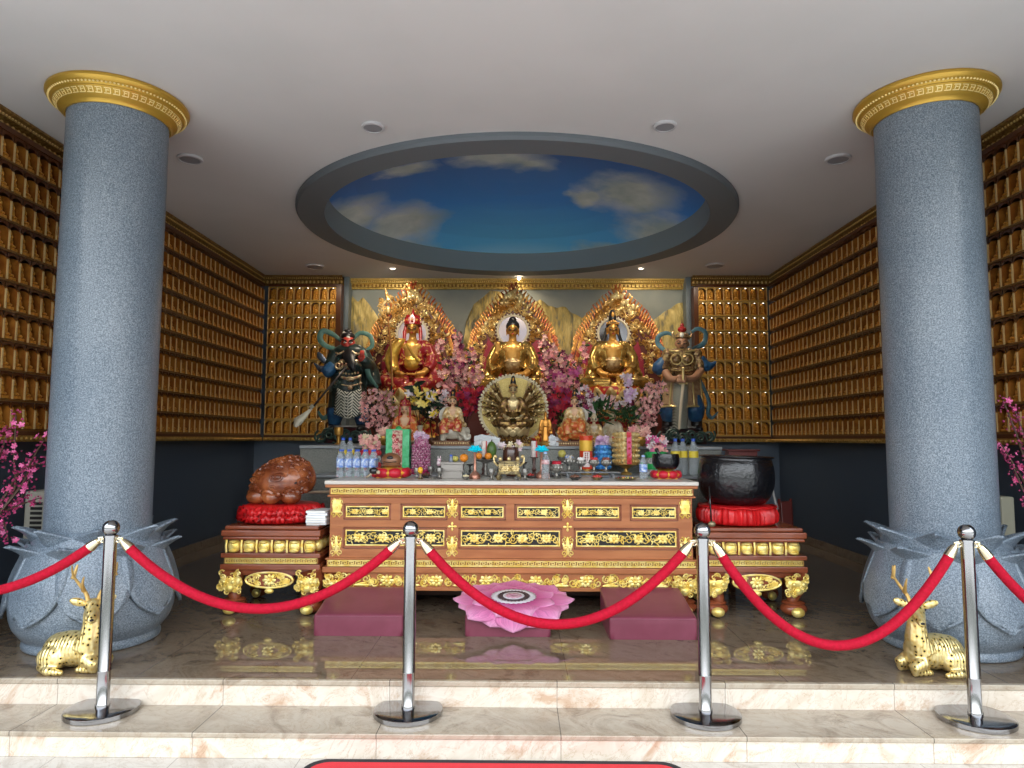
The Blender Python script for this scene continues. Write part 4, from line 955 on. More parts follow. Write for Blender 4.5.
def seated(e, S, skin, robe, hair=HAIR, vox=.012, z0=0, style='buddha', under=None, hands='lap', faces=True, hs=1.0):
    T = Matrix.Translation((0, 0, z0)) @ Matrix.Scale(S, 4)
    HT = T @ Matrix.Translation((0, -.02, .78)) @ Matrix.Scale(hs, 4) @ Matrix.Translation((0, .02, -.78)); T0_ = T
    b = MB(); b.T = HT
    b.ell((0, -.02, .865), (.074, .085, .098), 20, 14); b.ell((0, -.042, .815), (.056, .055, .050), 14, 10); b.tube([(0, -.095, .87), (0, -.118, .838), (0, -.108, .826)], [.008, .018, .014], 8)
    for q in (-1, 1): b.ell((q*.078, -.005, .85), (.013, .024, .038), 8, 8); b.ell((q*.080, -.012, .80), (.010, .014, .03), 8, 6)
    b.T = T; b.tube([(0, 0, .66), (0, -.01, .80)], [.058, .046], 14)
    b.ell((0, -.022, .54), (.150, .102, .18), 20, 14)
    for q in (-1, 1): b.ell((q*.07, -.085, .60), (.07, .035, .055), 12, 8)
    for q in (-1, 1):
        if hands == 'lap':
            b.tube([(q*.24, -.10, .32), (q*.17, -.20, .235), (q*.09, -.255, .215)], [.05, .042, .034], 10)
        hp = Matrix.Translation((q*.085, -.262, .212)) @ Matrix.Rotation(pi if q > 0 else 0, 4, 'Z')
        if hands == 'lap': hand(b, hp @ Matrix.Rotation(radians(90)*(1 if q < 0 else -1), 4, 'Z') @ Matrix.Rotation(radians(-60)*(1 if q < 0 else -1), 4, 'Z'), .95)
        if hands == 'raised':
            if q < 0: b.tube([(-.25, -.06, .40), (-.24, -.17, .44), (-.19, -.22, .53)], [.05, .04, .033], 10); hand(b, Matrix.Translation((-.19, -.225, .53)) @ Matrix.Rotation(radians(-90), 4, 'Y') @ Matrix.Rotation(radians(90), 4, 'X'), .95, .1)
            else: b.tube([(.24, -.10, .32), (.15, -.21, .25), (.05, -.255, .235)], [.05, .042, .034], 10); hand(b, Matrix.Translation((.06, -.262, .235)) @ Matrix.Rotation(pi, 4, 'Z'), .95)
    if faces:
        for q in (-1, 1):                             # soles turned up in the lap
            b.ell((q*.14, -.20, .165), (.085, .045, .028), 10, 6, Matrix.Rotation(q*.4, 4, 'Z'))
    b.build('body', skin, e, remesh=vox*S)
    r = MB(); r.T = T
    r.ell((0, .035, .46), (.195, .125, .27), 20, 14)
    for q in (-1, 1):
        r.ell((q*.150, .015, .635), (.095, .088, .072), 14, 10); r.ell((q*.095, -.045, .60), (.06, .062, .10), 12, 8)
        r.tube([(q*.195, .01, .62), (q*.265, -.01, .46), (q*.255, -.07, .34), (q*.215, -.14, .275)], [.080, .082, .084, .078], 14)
        r.tube([(q*.27, -.03, .36), (q*.30, -.06, .22), (q*.29, -.08, .12)], [.075, .10, .085], 12)
        r.tube([(q*.10, .05, .10), (q*.26, -.06, .125), (q*.385, -.13, .10), (q*.26, -.22, .10), (q*.06, -.27, .10)], [.13, .125, .098, .085, .062], 14)
    r.ell((0, -.10, .055), (.43, .235, .062), 24, 10)
    for q in (-1, 1):                                 # folds
        for k in range(5):
            r.tube(smooth_path([(q*(.10+.022*k), -.02-.004*k, .69-.012*k), (q*(.115+.02*k), -.088+.006*k, .60), (q*(.09+.016*k), -.105+.01*k, .46), (q*(.05+.03*k), -.10+.008*k, .34)], 4), .0095, 6)
        for k in range(5): r.tube(smooth_path([(q*(.10+.05*k), -.145-.005*k, .215-.012*k), (q*(.16+.05*k), -.235+.012*k, .15), (q*(.12+.045*k), -.30+.02*k, .07)], 4), .010, 6)
        for k in range(4): r.tube(smooth_path([(q*(.30+.005*k), .03-.04*k, .50-.05*k), (q*.345, -.07, .38-.06*k), (q*.26, -.155, .30-.055*k)], 4), .009, 6)
    for k in range(4): r.tube([(lerp(-.13+.02*k, .13-.02*k, j/8), -.318+.012*k+.01*abs(j-4)/4, .05+.028*k-.03*sin(pi*j/8)) for j in range(9)], .009, 6)
    ro = r.build('robe', robe, e, remesh=vox*S)
    if under:
        u = MB(); u.T = T; u.ell((0, -.045, .40), (.13, .085, .12), 16, 12); u.tube([(-.11, -.10, .43), (0, -.122, .425), (.11, -.10, .43)], .010, 8); u.ell((0, -.12, .39), (.02, .012, .03), 8, 6); u.build('under_robe', under, e)
    T = HT
    h = MB(); h.T = T
    if style in ('buddha', 'monk'):
        h.ell((0, .0, .903), (.090, .094, .084), 20, 12); h.ell((0, .01, .990), (.052, .052, .045), 14, 10); rr = random.Random(2)
        for i in range(70):                           # snail curls
            a = rr.uniform(0, 2*pi); p_ = rr.uniform(.15, 1.4); v = Vector((.081*cos(p_)*cos(a), .0+.094*cos(p_)*sin(a), .903+.084*sin(p_)))
            if v.y > -.065: h.ell(v, .010, 5, 4)
        h.build('hair', hair, e)
        if style == 'buddha': h = MB(); h.T = T; h.ell((0, -.055, .955), (.014, .01, .012), 8, 6); h.build('hair_jewel', REDL, e)
    if style == 'guanyin':
        h.ell((0, .004, .912), (.088, .092, .080), 20, 12); h.ell((0, -.005, 1.0), (.056, .06, .10), 14, 10); h.ell((0, .0, 1.09), (.038, .038, .05), 12, 8)
        for q in ((-1, 1) if hs == 1 else ()): h.tube([(q*.07, .02, .88), (q*.088, .02, .80), (q*.12, .02, .70), (q*.13, 0, .60)], [.03, .026, .022, .012], 8)
        h.build('hair', hair, e); h = MB(); h.T = T
        for k in range(-3, 4): h.ell((.026*k, -.07+abs(k)*.008, .940+.022*(3-abs(k))/3), (.010, .008, .016+.006*(3-abs(k))), 8, 6)
        h.ell((0, -.06, 1.06), (.022, .012, .04), 8, 6); h.tube([(.08*cos(a), .005+.09*sin(a), .93) for a in [2*pi*i/20 for i in range(20)]], .011, 6, closed=True); h.build('crown', BGOLD, e)
    if style == 'crown5':
        h.ell((0, .006, .90), (.083, .09, .085), 20, 12); h.build('hair', hair, e); h = MB(); h.T = T
        for k in range(-2, 3):
            a = k*.62; x, y = .102*sin(a), -.102*cos(a)+.0; M = Matrix.Translation((x, y+.01, .965)) @ Matrix.Rotation(a, 4, 'Z') @ Matrix.Rotation(radians(-10), 4, 'X')
            T2 = h.T; h.T = T @ M; h.prism([(-.034, -.055), (.034, -.055), (.046, 0), (.036, .035), (.0, .085), (-.036, .035), (-.046, 0)], -.006, .008); h.tube([(0, -.010, -.03), (0, -.012, .04)], [.016, .004], 8); h.T = T2
        h.lathe([(.088, .90), (.094, .905), (.094, .93), (.088, .935)], 28, cap=False); h.tube([(0, 0, .96), (0, 0, 1.06), (0, 0, 1.13)], [.05, .028, .006], 12)
        for q in (-1, 1): h.tube([(q*.088, .0, .93), (q*.108, -.02, .82), (q*.110, -.05, .68), (q*.105, -.10, .52)], [.02, .024, .022, .02], 8, flat=.4)
        h.build('crown', REDL, e)
        h = MB(); h.T = T
        h.tube([(.094*cos(a), .094*sin(a), .908) for a in [2*pi*i/24 for i in range(24)]], .007, 6, closed=True)
        for k in range(-2, 3): h.ell((.112*sin(k*.62), -.112*cos(k*.62), .965), (.012, .008, .018), 8, 6)
        h.build('crown_gilding', BGOLD, e)
    if faces: face_parts(e, T)
    return T0_
def lotus_seat(e, r, z0, z1, mat_a, mat_b, n=16, name='lotus_seat'):
    H = z1-z0; m = MB()
    m.lathe(smooth2([(r*.95, z0), (r*1.02, z0+H*.06), (r*.98, z0+H*.14), (r*.70, z0+H*.24), (r*.62, z0+H*.40), (r*.75, z0+H*.50), (r*.9, z0+H*.6)], 3)+[(r*.98, z0+H*.9), (r*.96, z1), (.001, z1)], 32)
    for k in range(10):
        a = 2*pi*k/10; m.ell((r*.68*cos(a), r*.68*sin(a), z0+H*.33), (r*.10, r*.10, H*.10), 8, 6)
        m.tube([(r*1.0*cos(a+.1), r*1.0*sin(a+.1), z0+H*.05), (r*.93*cos(a+.1), r*.93*sin(a+.1), z0+H*.2)], r*.05, 6)
    o = m.build(name, mat_b, e)
    for row, (zz, rr_, tl) in enumerate(((z0+H*.66, r*.96, .35), (z0+H*.80, r*1.0, .2))):
        m = MB()
        for k in range(n):
            a = 2*pi*(k+row*.5)/n; M = Matrix.Rotation(a, 4, 'Z') @ Matrix.Translation((rr_, 0, zz)) @ Matrix.Rotation(radians(18), 4, 'Y')
            T = m.T; m.T = T @ M; w = rr_*pi/n*1.05
            m.ell((0, 0, 0), (r*.07, w, H*.20), 10, 8, fn=lambda v: Vector((v.x+r*.35*max(0, v.z/H)**2, v.y*(1-.5*max(0, v.z/(H*.2))**2), v.z))); m.T = T
        m.build('petals', mat_a, o)
    return o
# the three great buddhas and their flame halos
HW = [(0, 0), (.12, .13), (.33, .34), (.65, .53), (1.0, .62), (1.30, .645), (1.6, .64)]
def hwid(d):
    for (a, wa), (b, wb) in zip(HW, HW[1:]):
        if a <= d <= b: return lerp(wa, wb, (d-a)/(b-a))
    return .64
def flame_halo(xp, yp, hxp, hyp, label, seed, discm):
    Y = 9.25; A = at(xp, yp, Y); e = thing('flame_halo', label, 'halo', (A.x, Y, ZU), group='pointed flame halos behind the three great statues'); top = A.z-ZU-.04
    H = at(hxp, hyp, Y); hx, hz = H.x-A.x, H.z-ZU; ds = [i/40*(top-.02) for i in range(41)]
    L = [(-hwid(d), top-d) for d in ds]; R_ = [(hwid(d), top-d) for d in ds[::-1]]
    m = MB(); m.prism(L[1:]+R_[:-1]+[(0, top)], .0, .05); m.build('back_panel', FLBACK, e, smooth=False)
    m = MB(); rr = random.Random(seed); d = .0
    while d < 1.55:
        for s in (-1, 1):
            w = hwid(d); sl = math.atan2(hwid(d+.03)-hwid(d), .03); a = pi/2-s*(.35+.55*sl*.6)
            ln = rr.uniform(.075, .105)
            x, z = s*(w-.012), top-d
            P = [(x, .02, z-.02), (x+cos(a)*ln*.5, .012, z+sin(a)*ln*.45), (x+cos(a-s*.1)*ln*.8+s*.006, .012, z+sin(a)*ln*.9), (x+cos(a+s*.35)*ln*1.0, .015, z+sin(a)*ln*1.25)]
            m.tube(P, [.020, .017, .010, .002], 6, flat=.6)
            P = [(x-s*.05, .0, z-.03), (x-s*.05+cos(a)*ln*.5, -.012, z+.02), (x-s*.05+cos(a)*ln*.9, -.008, z+.075)]
            m.tube(P, [.018, .014, .003], 6, flat=.6)
        d += .040
    m.tube([(0, .02, top-.08), (0, .015, top), (0, .02, top+.04)], [.03, .022, .003], 8)
    m.build('flame_border', FLAME, e)
    m = MB(); cnt = 0
    while cnt < 300:
        d = rr.uniform(.08, 1.6); x = rr.uniform(-1, 1)*(hwid(d)-.06); z = top-d
        if math.hypot(x-hx, z-hz) < .245: continue
        if z < hz-.02 and abs(x-hx) < .40 and z < hz-.12: 
            if abs(x-hx) < .37: continue
        cnt += 1; r = rr.uniform(.022, .045)
        if rr.random() < .6: scroll(m, x, z, -.012, r, rr.choice((-1, 1)), rr.random()*6, th=.26, n=9)
        else: leaf(m, x, z, -.012, r*2.4, r*1.1, pi/2+rr.uniform(-1.1, 1.1), .5)
    for s in (-1, 1):                                  # bright inner border of clouds round the disc
        for k in range(9):
            a = pi/2+s*(.15+k*.30); scroll(m, hx+.285*cos(a), hz+.285*sin(a), -.02, .045, s, a, th=.28, n=9)
    m.build('flame_carving', FLGOLD, e)
    m = MB(); z0 = 0.45
    for s in (-1, 1): m.prism([(hx+s*.14, z0), (hx+s*.36, z0), (hx+s*.42, .75), (hx+s*.40, hz-.32), (hx+s*.33, hz-.10), (hx+s*.24, hz-.22), (hx+s*.14, hz-.26)], -.02, .002)
    m.build('red_panels', MAROON, e, smooth=False)
    m = MB(); m.prism([(hx+.19*cos(2*pi*i/48), hz+.19*sin(2*pi*i/48)) for i in range(48)], -.03, .0); m.build('halo_disc', discm, e, smooth=False)
    m = MB(); m.tube([(hx+.205*cos(2*pi*i/48), -.032, hz+.205*sin(2*pi*i/48)) for i in range(48)], .016, 8, closed=True)
    for i in range(30): m.ell((hx+.228*cos(2*pi*i/30), -.03, hz+.228*sin(2*pi*i/30)), .012, 6, 5)
    m.build('halo_ring', mat('halo_cream', (.75, .66, .48), .3) if 'halo_cream' not in bpy.data.materials else bpy.data.materials['halo_cream'], e)
MIRR = mat('halo_lavender', (.68, .68, .85), .18, .2, col2=(.80, .74, .82), scale=5)
MIRB = mat('halo_blue_grey', (.30, .34, .42), .12, .6, col2=(.50, .56, .66), scale=6)
flame_halo(413.5, 283.5, 412.5, 334, 'pointed red-gold flame halo standing behind the crowned statue at the left', 11, MIRR)
flame_halo(513.5, 285, 512.8, 331, 'pointed flame halo standing behind the central black-haired buddha', 12, MIRR)
flame_halo(617.5, 287, 613, 334, 'pointed flame halo standing behind the tall-haired statue at the right', 13, MIRB)
YS = 8.72
def seat_z(y): return at(512, y, YS).z-ZU
p = at(412, 395, YS); S0 = seat_z(392)
e = thing('buddha_statue', 'large seated statue with red five-leaf crown and red and gold robe, at the left', 'statue', (p.x, YS, ZU), group='three great seated statues')
TT = seated(e, .94, BGOLD, REDR, style='crown5', under=YROBE, vox=.0115, z0=S0)
m = MB(); m.T = TT
m.tube(smooth_path([(-.10, -.08, .69), (-.20, -.05, .62), (-.27, -.07, .46), (-.24, -.15, .33), (-.20, -.20, .24)], 4), [.03, .05, .07, .08, .085, .09, .09, .09, .09, .09, .09, .085, .08, .08, .08, .07, .05], 10, flat=1.1)
m.tube([(-.06, -.12, .64), (.02, -.14, .50), (.12, -.13, .40)], .02, 8, flat=.5)
m.build('gold_shawl', YROBE, e)
lotus_seat(e, .40, 0, S0+.03, FLGOLD, ROYAL)
# monk staff
sx_, sY = 388, YS-.32
P = at(388, 440, sY); e = thing('monk_staff', 'tall gilded ring-headed staff standing beside the crowned statue', 'staff', (P.x, sY, ZU+.001)); e_ = e
def rl(x, y, Y=None, root=None): return tuple(at(x, y, Y or sY)-Vector((root or e_).location))
m = MB(); m.tube([(rl(396, 441)[0], 0, 0.0), rl(393, 400), rl(391, 350), rl(388, 318)], .013, 8); m.build('pole', mat('staff_pole', (.38, .17, .05), .35, .5), e)
m = MB(); cx_, cy_, cz_ = rl(388, 312)
for s in (-1, 1):
    m.tube([(cx_+s*(.08*sin(pi*k/12)+.01), 0, cz_-.14+.30*k/12) for k in range(13)], .012, 6)
    for k in range(4): m.tube([(cx_+s*(.085+.032*cos(a)), 0, cz_-.10+.065*k+.032*sin(a)) for a in [2*pi*i/12 for i in range(12)]], .007, 5, closed=True)
m.ell((cx_, 0, cz_+.02), (.035, .035, .06), 10, 8); m.tube([(cx_, 0, cz_+.14), (cx_-.02, 0, cz_+.22), (cx_-.04, 0, cz_+.30)], [.03, .02, .006], 8)
m.tube([(cx_+.10+.045*cos(a), -.01, cz_+.06+.045*sin(a)) for a in [2*pi*i/16 for i in range(16)]], .010, 6, closed=True); m.tube([(cx_+.10+.03*cos(a), -.01, cz_-.035+.03*sin(a)) for a in [2*pi*i/16 for i in range(16)]], .009, 6, closed=True)
rr = random.Random(4)
for k in range(26): scroll(m, cx_+rr.uniform(-.08, .07)-.0015*k, rr.uniform(-.0, .0)+cz_-.02+rr.uniform(-.2, .22), rr.uniform(-.02, .02), .028, rr.choice((-1, 1)), rr.random()*6, th=.28, n=8)
m.build('staff_head', FLGOLD, e)
p = at(512.5, 395, YS)
e = thing('buddha_statue', 'large seated golden buddha with black curled hair and open chest, in the centre', 'statue', (p.x, YS, ZU), group='three great seated statues')
seated(e, .97, BGOLD, BGOLD2, style='buddha', under=mat('pale_gold_under_robe', (.48, .34, .16), .35, .4, col2=(.28, .17, .07), scale=30), vox=.0115, z0=seat_z(395), hands='raised'); lotus_seat(e, .40, 0, seat_z(394)+.02, FLGOLD, ROYAL)
p = at(613, 395, YS)
e = thing('buddha_statue', 'large seated golden statue with tall black topknot and gold robe, at the right', 'statue', (p.x, YS, ZU), group='three great seated statues')
seated(e, .93, BGOLD, BGOLD2, style='guanyin', under=bpy.data.materials['pale_gold_under_robe'], vox=.0115, z0=seat_z(392)); lotus_seat(e, .40, 0, seat_z(390)+.02, FLGOLD, ROYAL)

# thousand-armed statue with its disc
Y1 = 6.93; p = at(513, 447, Y1)
e = thing('thousand_armed_statue', 'golden many-armed seated statue before a round golden disc, in the middle of the ledge', 'statue', (p.x, Y1, ZU+.001))
k1 = Y1/690; zc = at(513, 408.5, Y1).z-ZU
BRONZE = mat('dark_gilt_bronze', (.40, .25, .08), .3, .7, col2=(.16, .08, .035), scale=30, lo=.42, hi=.58)
BRLIGHT = mat('pale_gilt', (.74, .56, .28), .3, .6)
m = MB(); m.prism([(.335*cos(2*pi*i/64), zc+.335*sin(2*pi*i/64)) for i in range(64)], .12, .15); dk = m.build('disc', mat('disc_gold', (.58, .42, .12), .45, .45, col2=(.70, .54, .20), scale=90, bump=.3, bscale=120), e, smooth=False)
m = MB(); m.tube([(.335*cos(2*pi*i/72), .125, zc+.335*sin(2*pi*i/72)) for i in range(72)], .014, 6, closed=True)
for i in range(60): m.ell((.352*cos(2*pi*i/60), .125, zc+.352*sin(2*pi*i/60)), .014, 6, 5)
m.build('beaded_rim', mat('rim_cream', (.80, .70, .48), .3), dk)
s1 = .44; zb = at(513, 428, Y1).z-ZU
seated(e, s1, BRLIGHT, BRONZE, hair=HAIR, vox=.017, z0=zb, style='guanyin', hs=1.15)
rr = random.Random(6)
for s in (-1, 1):                                       # fans of arms, every arm its own piece
    for ring_, (n_, r_, y_) in enumerate(((15, .262, .09), (13, .215, .06), (9, .16, .03))):
        for k in range(n_):
            a = radians(lerp(60-ring_*5, -55, k/(n_-1))+rr.uniform(-2, 2)); r = r_*(1-.10*max(0, sin(a)))*(1.0 if a > -.5 else .92)
            c0 = Vector((s*.05, y_-.01, zb+.24)); c1 = Vector((s*(.05+r*.55*cos(a)), y_-.005, zb+.23+r*.5*sin(a)-.02)); c2 = Vector((s*(.04+r*cos(a)), y_-.035, zb+.24+r*sin(a)))
            m = MB(); m.tube([c0, c1, c2], [.014, .0125, .0085], 6); m.ell(c2+(c2-c1).normalized()*.012, (.013, .009, .015), 6, 5)
            m.tube([c2, c2+(c2-c1).normalized()*.035], [.005, .002], 4)
            m.build('arm', BRLIGHT if (k+ring_) % 3 == 0 else BRONZE, e)
m = MB(); m.tube([(-.20, .05, zb+.30), (-.215, .04, zb+.46)], .005, 5); m.tube([(.20, .05, zb+.30), (.225, .04, zb+.50)], .005, 5); m.build('held_rods', BRONZE, e)
lotus_seat(e, .155, 0, zb+.01, BRLIGHT, BRONZE, 12)
m = MB()
for k in range(9): scroll(m, -.16+.04*k, .05+.02*(k % 2), -.16, .03, 1 if k % 2 else -1, k, th=.3)
m.box((0, 0, .012), (.36, .26, .024)); m.build('base', BRONZE, e)

# seated figures on animals and small seated statues
def small_seated(xp, ybase, ytop, Y, label, skin, robe, style='guanyin', name='small_statue', cat='statue', plinth=None, hair=None, group=None, wide=1.0, under=None):
    p = at(xp, ybase, Y); H = (at(xp, ytop, Y)-p).z; e = thing(name, label, cat, (p.x, Y, max(ZU+.0005, 0)), group=group); hgt = H
    f = {'guanyin': 1.25, 'crown5': 1.24}.get(style, 1.10); pl = plinth or .10*H
    seated(e, (hgt-pl)/f, skin, robe, hair=hair or skin, vox=.018, z0=pl-.01, style=style, under=under, hs=1.3)
    if not plinth: lotus_seat(e, .42*(hgt-pl)/f, 0, pl+.005, skin, robe, 12)
    return e, hgt
def carved_plinth(e, w, d, h, z=0):
    m = MB(); m.b2(-w, w, -d, d, z, z+h*.25); m.b2(-w*.94, w*.94, -d*.94, d*.94, z+h*.25, z+h*.78); m.b2(-w, w, -d, d, z+h*.78, z+h); o = m.build('plinth', mat('plinth_brown', (.26, .13, .06), .4) if 'plinth_brown' not in bpy.data.materials else bpy.data.materials['plinth_brown'], e, smooth=False, bevel=.003)
    m = MB(); n = int(w/.012)
    for i in range(n): m.ell((-w*.92+2*w*.92*(i+.5)/n, -d*.95, z+h*.52), (w*.6/n, .006, h*.2), 6, 5)
    m.build('gilt_row', BRLIGHT, o)
WHE = mat('ivory_white', (.66, .62, .52), .35, col2=(.52, .46, .36), scale=20)
REDP = mat('painted_red_cloth', (.50, .06, .03), .35, col2=(.70, .42, .14), scale=30, lo=.5, hi=.56)
ORR = mat('orange_red_cloth', (.62, .13, .03), .35, col2=(.72, .40, .12), scale=30, lo=.5, hi=.58)
SKINP = mat('painted_skin', (.72, .44, .26), .4)
GARM = mat('gold_painted_garment', (.60, .38, .14), .4, .3, col2=(.74, .58, .34), scale=40)
def rider(xp, Y, animal, label, s, skirt, flip):
    ZP = .048; p = at(xp, 440, Y); e = thing('rider_statue', label, 'statue', (p.x, Y, ZU+.0005), group='seated figures riding animals'); carved_plinth(e, .185, .11, ZP)
    k = Y/690; f = flip
    m = MB()
    m.ell((0, .0, ZP+.085), (.13, .075, .075), 18, 12); m.ell((f*.10, -.05, ZP+.085), (.055, .05, .055), 14, 10)
    for sx in (-1, 1):
        for sy in (-1, 1): m.tube([(sx*.085, sy*.045, ZP+.09), (sx*.09, sy*.05, ZP+.0)], [.032, .026], 10)
    if animal == 'elephant':
        m.tube(smooth_path([(f*.11, -.09, ZP+.095), (f*.13, -.12, ZP+.05), (f*.145, -.125, ZP+.022), (f*.175, -.12, ZP+.03), (f*.178, -.115, ZP+.065)], 4), [.028, .027, .026, .025, .024, .023, .022, .021, .02, .019, .018, .017, .016, .015, .014, .013, .012], 10)
        for q in (-1, 1): m.ell((f*.10+q*.05, -.045, ZP+.09), (.028, .012, .045), 10, 8, Matrix.Rotation(q*.4, 4, 'Z')); m.tube([(f*.11+q*.03, -.09, ZP+.07), (f*.13+q*.035, -.125, ZP+.055)], [.008, .003], 6)
    else:
        for q in range(10): m.ell((f*.10+.06*cos(q*.63), -.04, ZP+.085+.06*sin(q*.63)), (.022,)*3, 7, 6)
        m.ell((f*.105, -.095, ZP+.07), (.03, .03, .024), 10, 8)
    m.build('elephant' if animal == 'elephant' else 'lion', WHE if animal == 'elephant' else ORR, e, remesh=.006)
    T0 = seated(e, s, SKINP, GARM, hair=HAIR, vox=.018, z0=ZP+.125, style='guanyin', hs=1.35)
    m = MB(); m.tube(smooth_path([(-.06*1, -.04, ZP+.19), (-.08, -.09, ZP+.15), (-.07, -.10, ZP+.07)], 4), .045, 10); m.tube(smooth_path([(.05, -.04, ZP+.19), (.06, -.09, ZP+.16), (.05, -.10, ZP+.09)], 4), .045, 10); m.ell((0, -.02, ZP+.15), (.13, .09, .05), 16, 10)
    m.build('skirt', skirt, e)
    m = MB(); m.prism([(-f*.06+.085*cos(2*pi*i/32), ZP+.255+.085*sin(2*pi*i/32)) for i in range(32)], .075, .083); m.build('halo', WHE, e, smooth=False)
rider(452.5, 6.82, 'elephant', 'cream and red statuette riding a white elephant, left of the golden disc', .30, REDP, 1)
rider(574.5, 6.82, 'lion', 'cream and red statuette riding an orange lion, right of the golden disc', .30, ORR, -1)
small_seated(404.5, 446, 395, 6.84, 'orange and red robed seated statuette beside the cream flower vase', SKINP, ORR, 'crown5', hair=HAIR)
small_seated(613, 446, 404, 7.15, 'ivory white seated statuette right of the green plant, under the orchids', CREAM, CREAM, 'guanyin')
small_seated(594, 446, 412, 6.95, 'little cream and gold seated statuette between the lion rider and green plant', CREAM, GARM, 'monk')
small_seated(637, 446, 413, 7.25, 'small brown and gold seated statuette by the pink blossom pot', GARM, mat('brown_cloth', (.20, .09, .04), .4), 'monk', hair=HAIR)
small_seated(389, 446, 424, 7.2, 'tiny gilded statuette beside the pink rose pot', BRLIGHT, GARM, 'monk')
# standing golden figure
p = at(545.5, 446, 6.75); e = thing('standing_statuette', 'small standing golden statuette right beside the round golden disc', 'statue', (p.x, 6.75, ZU+.0005)); hh = (at(545.5, 411, 6.75)-p).z
COPG = mat('copper_gold', (.62, .27, .05), .3, .7)
m = MB(); m.T = Matrix.Scale(hh, 4); m.ell((0, 0, .91), (.055, .06, .075), 12, 10); m.ell((0, 0, .985), (.025,)*3, 8, 6); m.tube([(0, 0, .70), (0, 0, .86)], [.06, .04], 10); m.ell((0, 0, .64), (.105, .07, .17), 14, 10)
m.tube([(0, 0, .55), (0, 0, .35), (0, 0, .14)], [.10, .11, .13], 12)
for s in (-1, 1): m.tube([(s*.10, 0, .76), (s*.15, -.01, .58), (s*.14, -.06, .45)], [.045, .04, .025], 8); m.tube([(s*.15, 0, .60), (s*.17, 0, .35)], [.03, .05], 8); m.ell((s*.05, -.05, .125), (.04, .07, .025), 8, 6)
m.build('body', COPG, e, remesh=.006)
m = MB(); m.T = Matrix.Scale(hh, 4); m.lathe([(.19, .0), (.20, .03), (.15, .06), (.17, .10), (.16, .125)], 18); m.build('pedestal', GOLDD, e)
# ---------------------------------------------------------------- the two guardian statues
TEAL = mat('teal_ribbon', (.07, .17, .14), .5, col2=(.11, .23, .19), scale=12)
TEALB = mat('blue_teal_ribbon', (.05, .13, .17), .5, col2=(.09, .20, .24), scale=12)
DKGR = mat('dark_green_robe', (.008, .018, .016), .35, col2=(.03, .05, .045), scale=20)
BLUEC = mat('blue_cloth', (.02, .07, .18), .45, col2=(.03, .12, .25), scale=10)
REDF = mat('red_face', (.55, .06, .04), .45)
ARMOR = mat('armour_gold', (.42, .30, .13), .35, .55, col2=(.16, .08, .05), scale=40)
TANP = mat('tan_armour', (.42, .28, .15), .45, col2=(.30, .17, .09), scale=25)
BOOT = mat('black_boot', (.015, .014, .016), .35)
ROCKM = mat('maroon_rock', (.09, .012, .018), .35, col2=(.03, .03, .035), scale=9, coat=.3)
SWIRL = mat('green_swirl', (.05, .09, .075), .4)
ZIG = mat('scale_armour_cloth', (.02, .03, .03), .45); t = NT(ZIG); tc = t.n('TexCoord').outputs['Object']
sp = t.n('SeparateXYZ', {0: tc}); px_ = t.n('Math', {0: sp.outputs['X'], 1: .07}, operation='PINGPONG').outputs[0]
sm = t.n('Math', {0: px_, 1: sp.outputs['Z']}, operation='ADD').outputs[0]; pp_ = t.n('Math', {0: sm, 1: .018}, operation='PINGPONG').outputs[0]
t.L.new(t.ramp(t.n('Math', {0: pp_, 1: 1/.018}, operation='MULTIPLY').outputs[0], [(.48, (.012, .02, .02)), (.56, (.60, .60, .50))]), t.b.inputs['Base Color'])
def guardian_base(e, w, Yr):
    m = MB(); rr = random.Random(9)
    m.ell((0, .05, .115), (w*.92, .26, .105), 22, 10); m.ell((0, .05, .17), (w*.80, .22, .05), 20, 8)
    for i in range(9): m.ell((rr.uniform(-.8, .8)*w, rr.uniform(-.12, .2), rr.uniform(.075, .12)), (.10, .09, .06), 10, 8)
    m.b2(-w*.78, w*.78, -.12, .24, 0.012, .07)
    o = m.build('rock_pedestal', ROCKM, e, remesh=.014)
    m = MB()
    for i in range(6):
        x = -w*.8+i*w*.32; scroll(m, x, .085+.03*(i % 2), -.23+abs(i-2.5)*.02, .055, 1 if i % 2 else -1, i, th=.24, n=14); scroll(m, x, .085+.03*(i % 2), -.225+abs(i-2.5)*.02, .085, -1 if i % 2 else 1, i+2, th=.14, n=14)
    m.build('cloud_swirls', SWIRL, o)
    m = MB(); m.slab([(w*.72*cos(2*pi*i/28), .04+.19*sin(2*pi*i/28)) for i in range(28)], .205, .222); m.build('platform', mat('stone_grey_platform', (.35, .33, .3), .5) if 'stone_grey_platform' not in bpy.data.materials else bpy.data.materials['stone_grey_platform'], o)
YG = 8.40
def guard(root):
    def g(x, y, d=0): return at(x, y, YG+d)-Vector(root.location)
    return g
# left guardian
p = at(346, 446, YG); e = thing('guardian_statue', 'red-faced bearded guardian statue in dark green armour, standing left of the altar', 'statue', (p.x, YG, ZU+.0005), group='standing guardian statues')
g = guard(e); guardian_base(e, .32, YG)
def T_(m, pts, r, n=10, **k): m.tube(smooth_path([g(*q) for q in pts], 4), [interp(r, i/((len(pts)-1)*4)) for i in range((len(pts)-1)*4+1)] if hasattr(r, '__len__') else r, n, **k)
m = MB()
m.ell(g(349, 372), (.20, .16, .20), 18, 14); m.ell(g(350, 352), (.21, .13, .11), 18, 12); T_(m, [(348, 375), (348, 395), (348, 408)], [.20, .23, .24], 18)
T_(m, [(336, 352), (330, 366, -.05), (327, 376, -.08)], [.085, .075, .05]); T_(m, [(363, 352), (369, 366, -.02), (366, 362, -.14), (361, 358, -.18)], [.08, .085, .07, .05])
T_(m, [(366, 356, .05), (372, 372, .06), (374, 386, .04)], [.06, .09, .10])
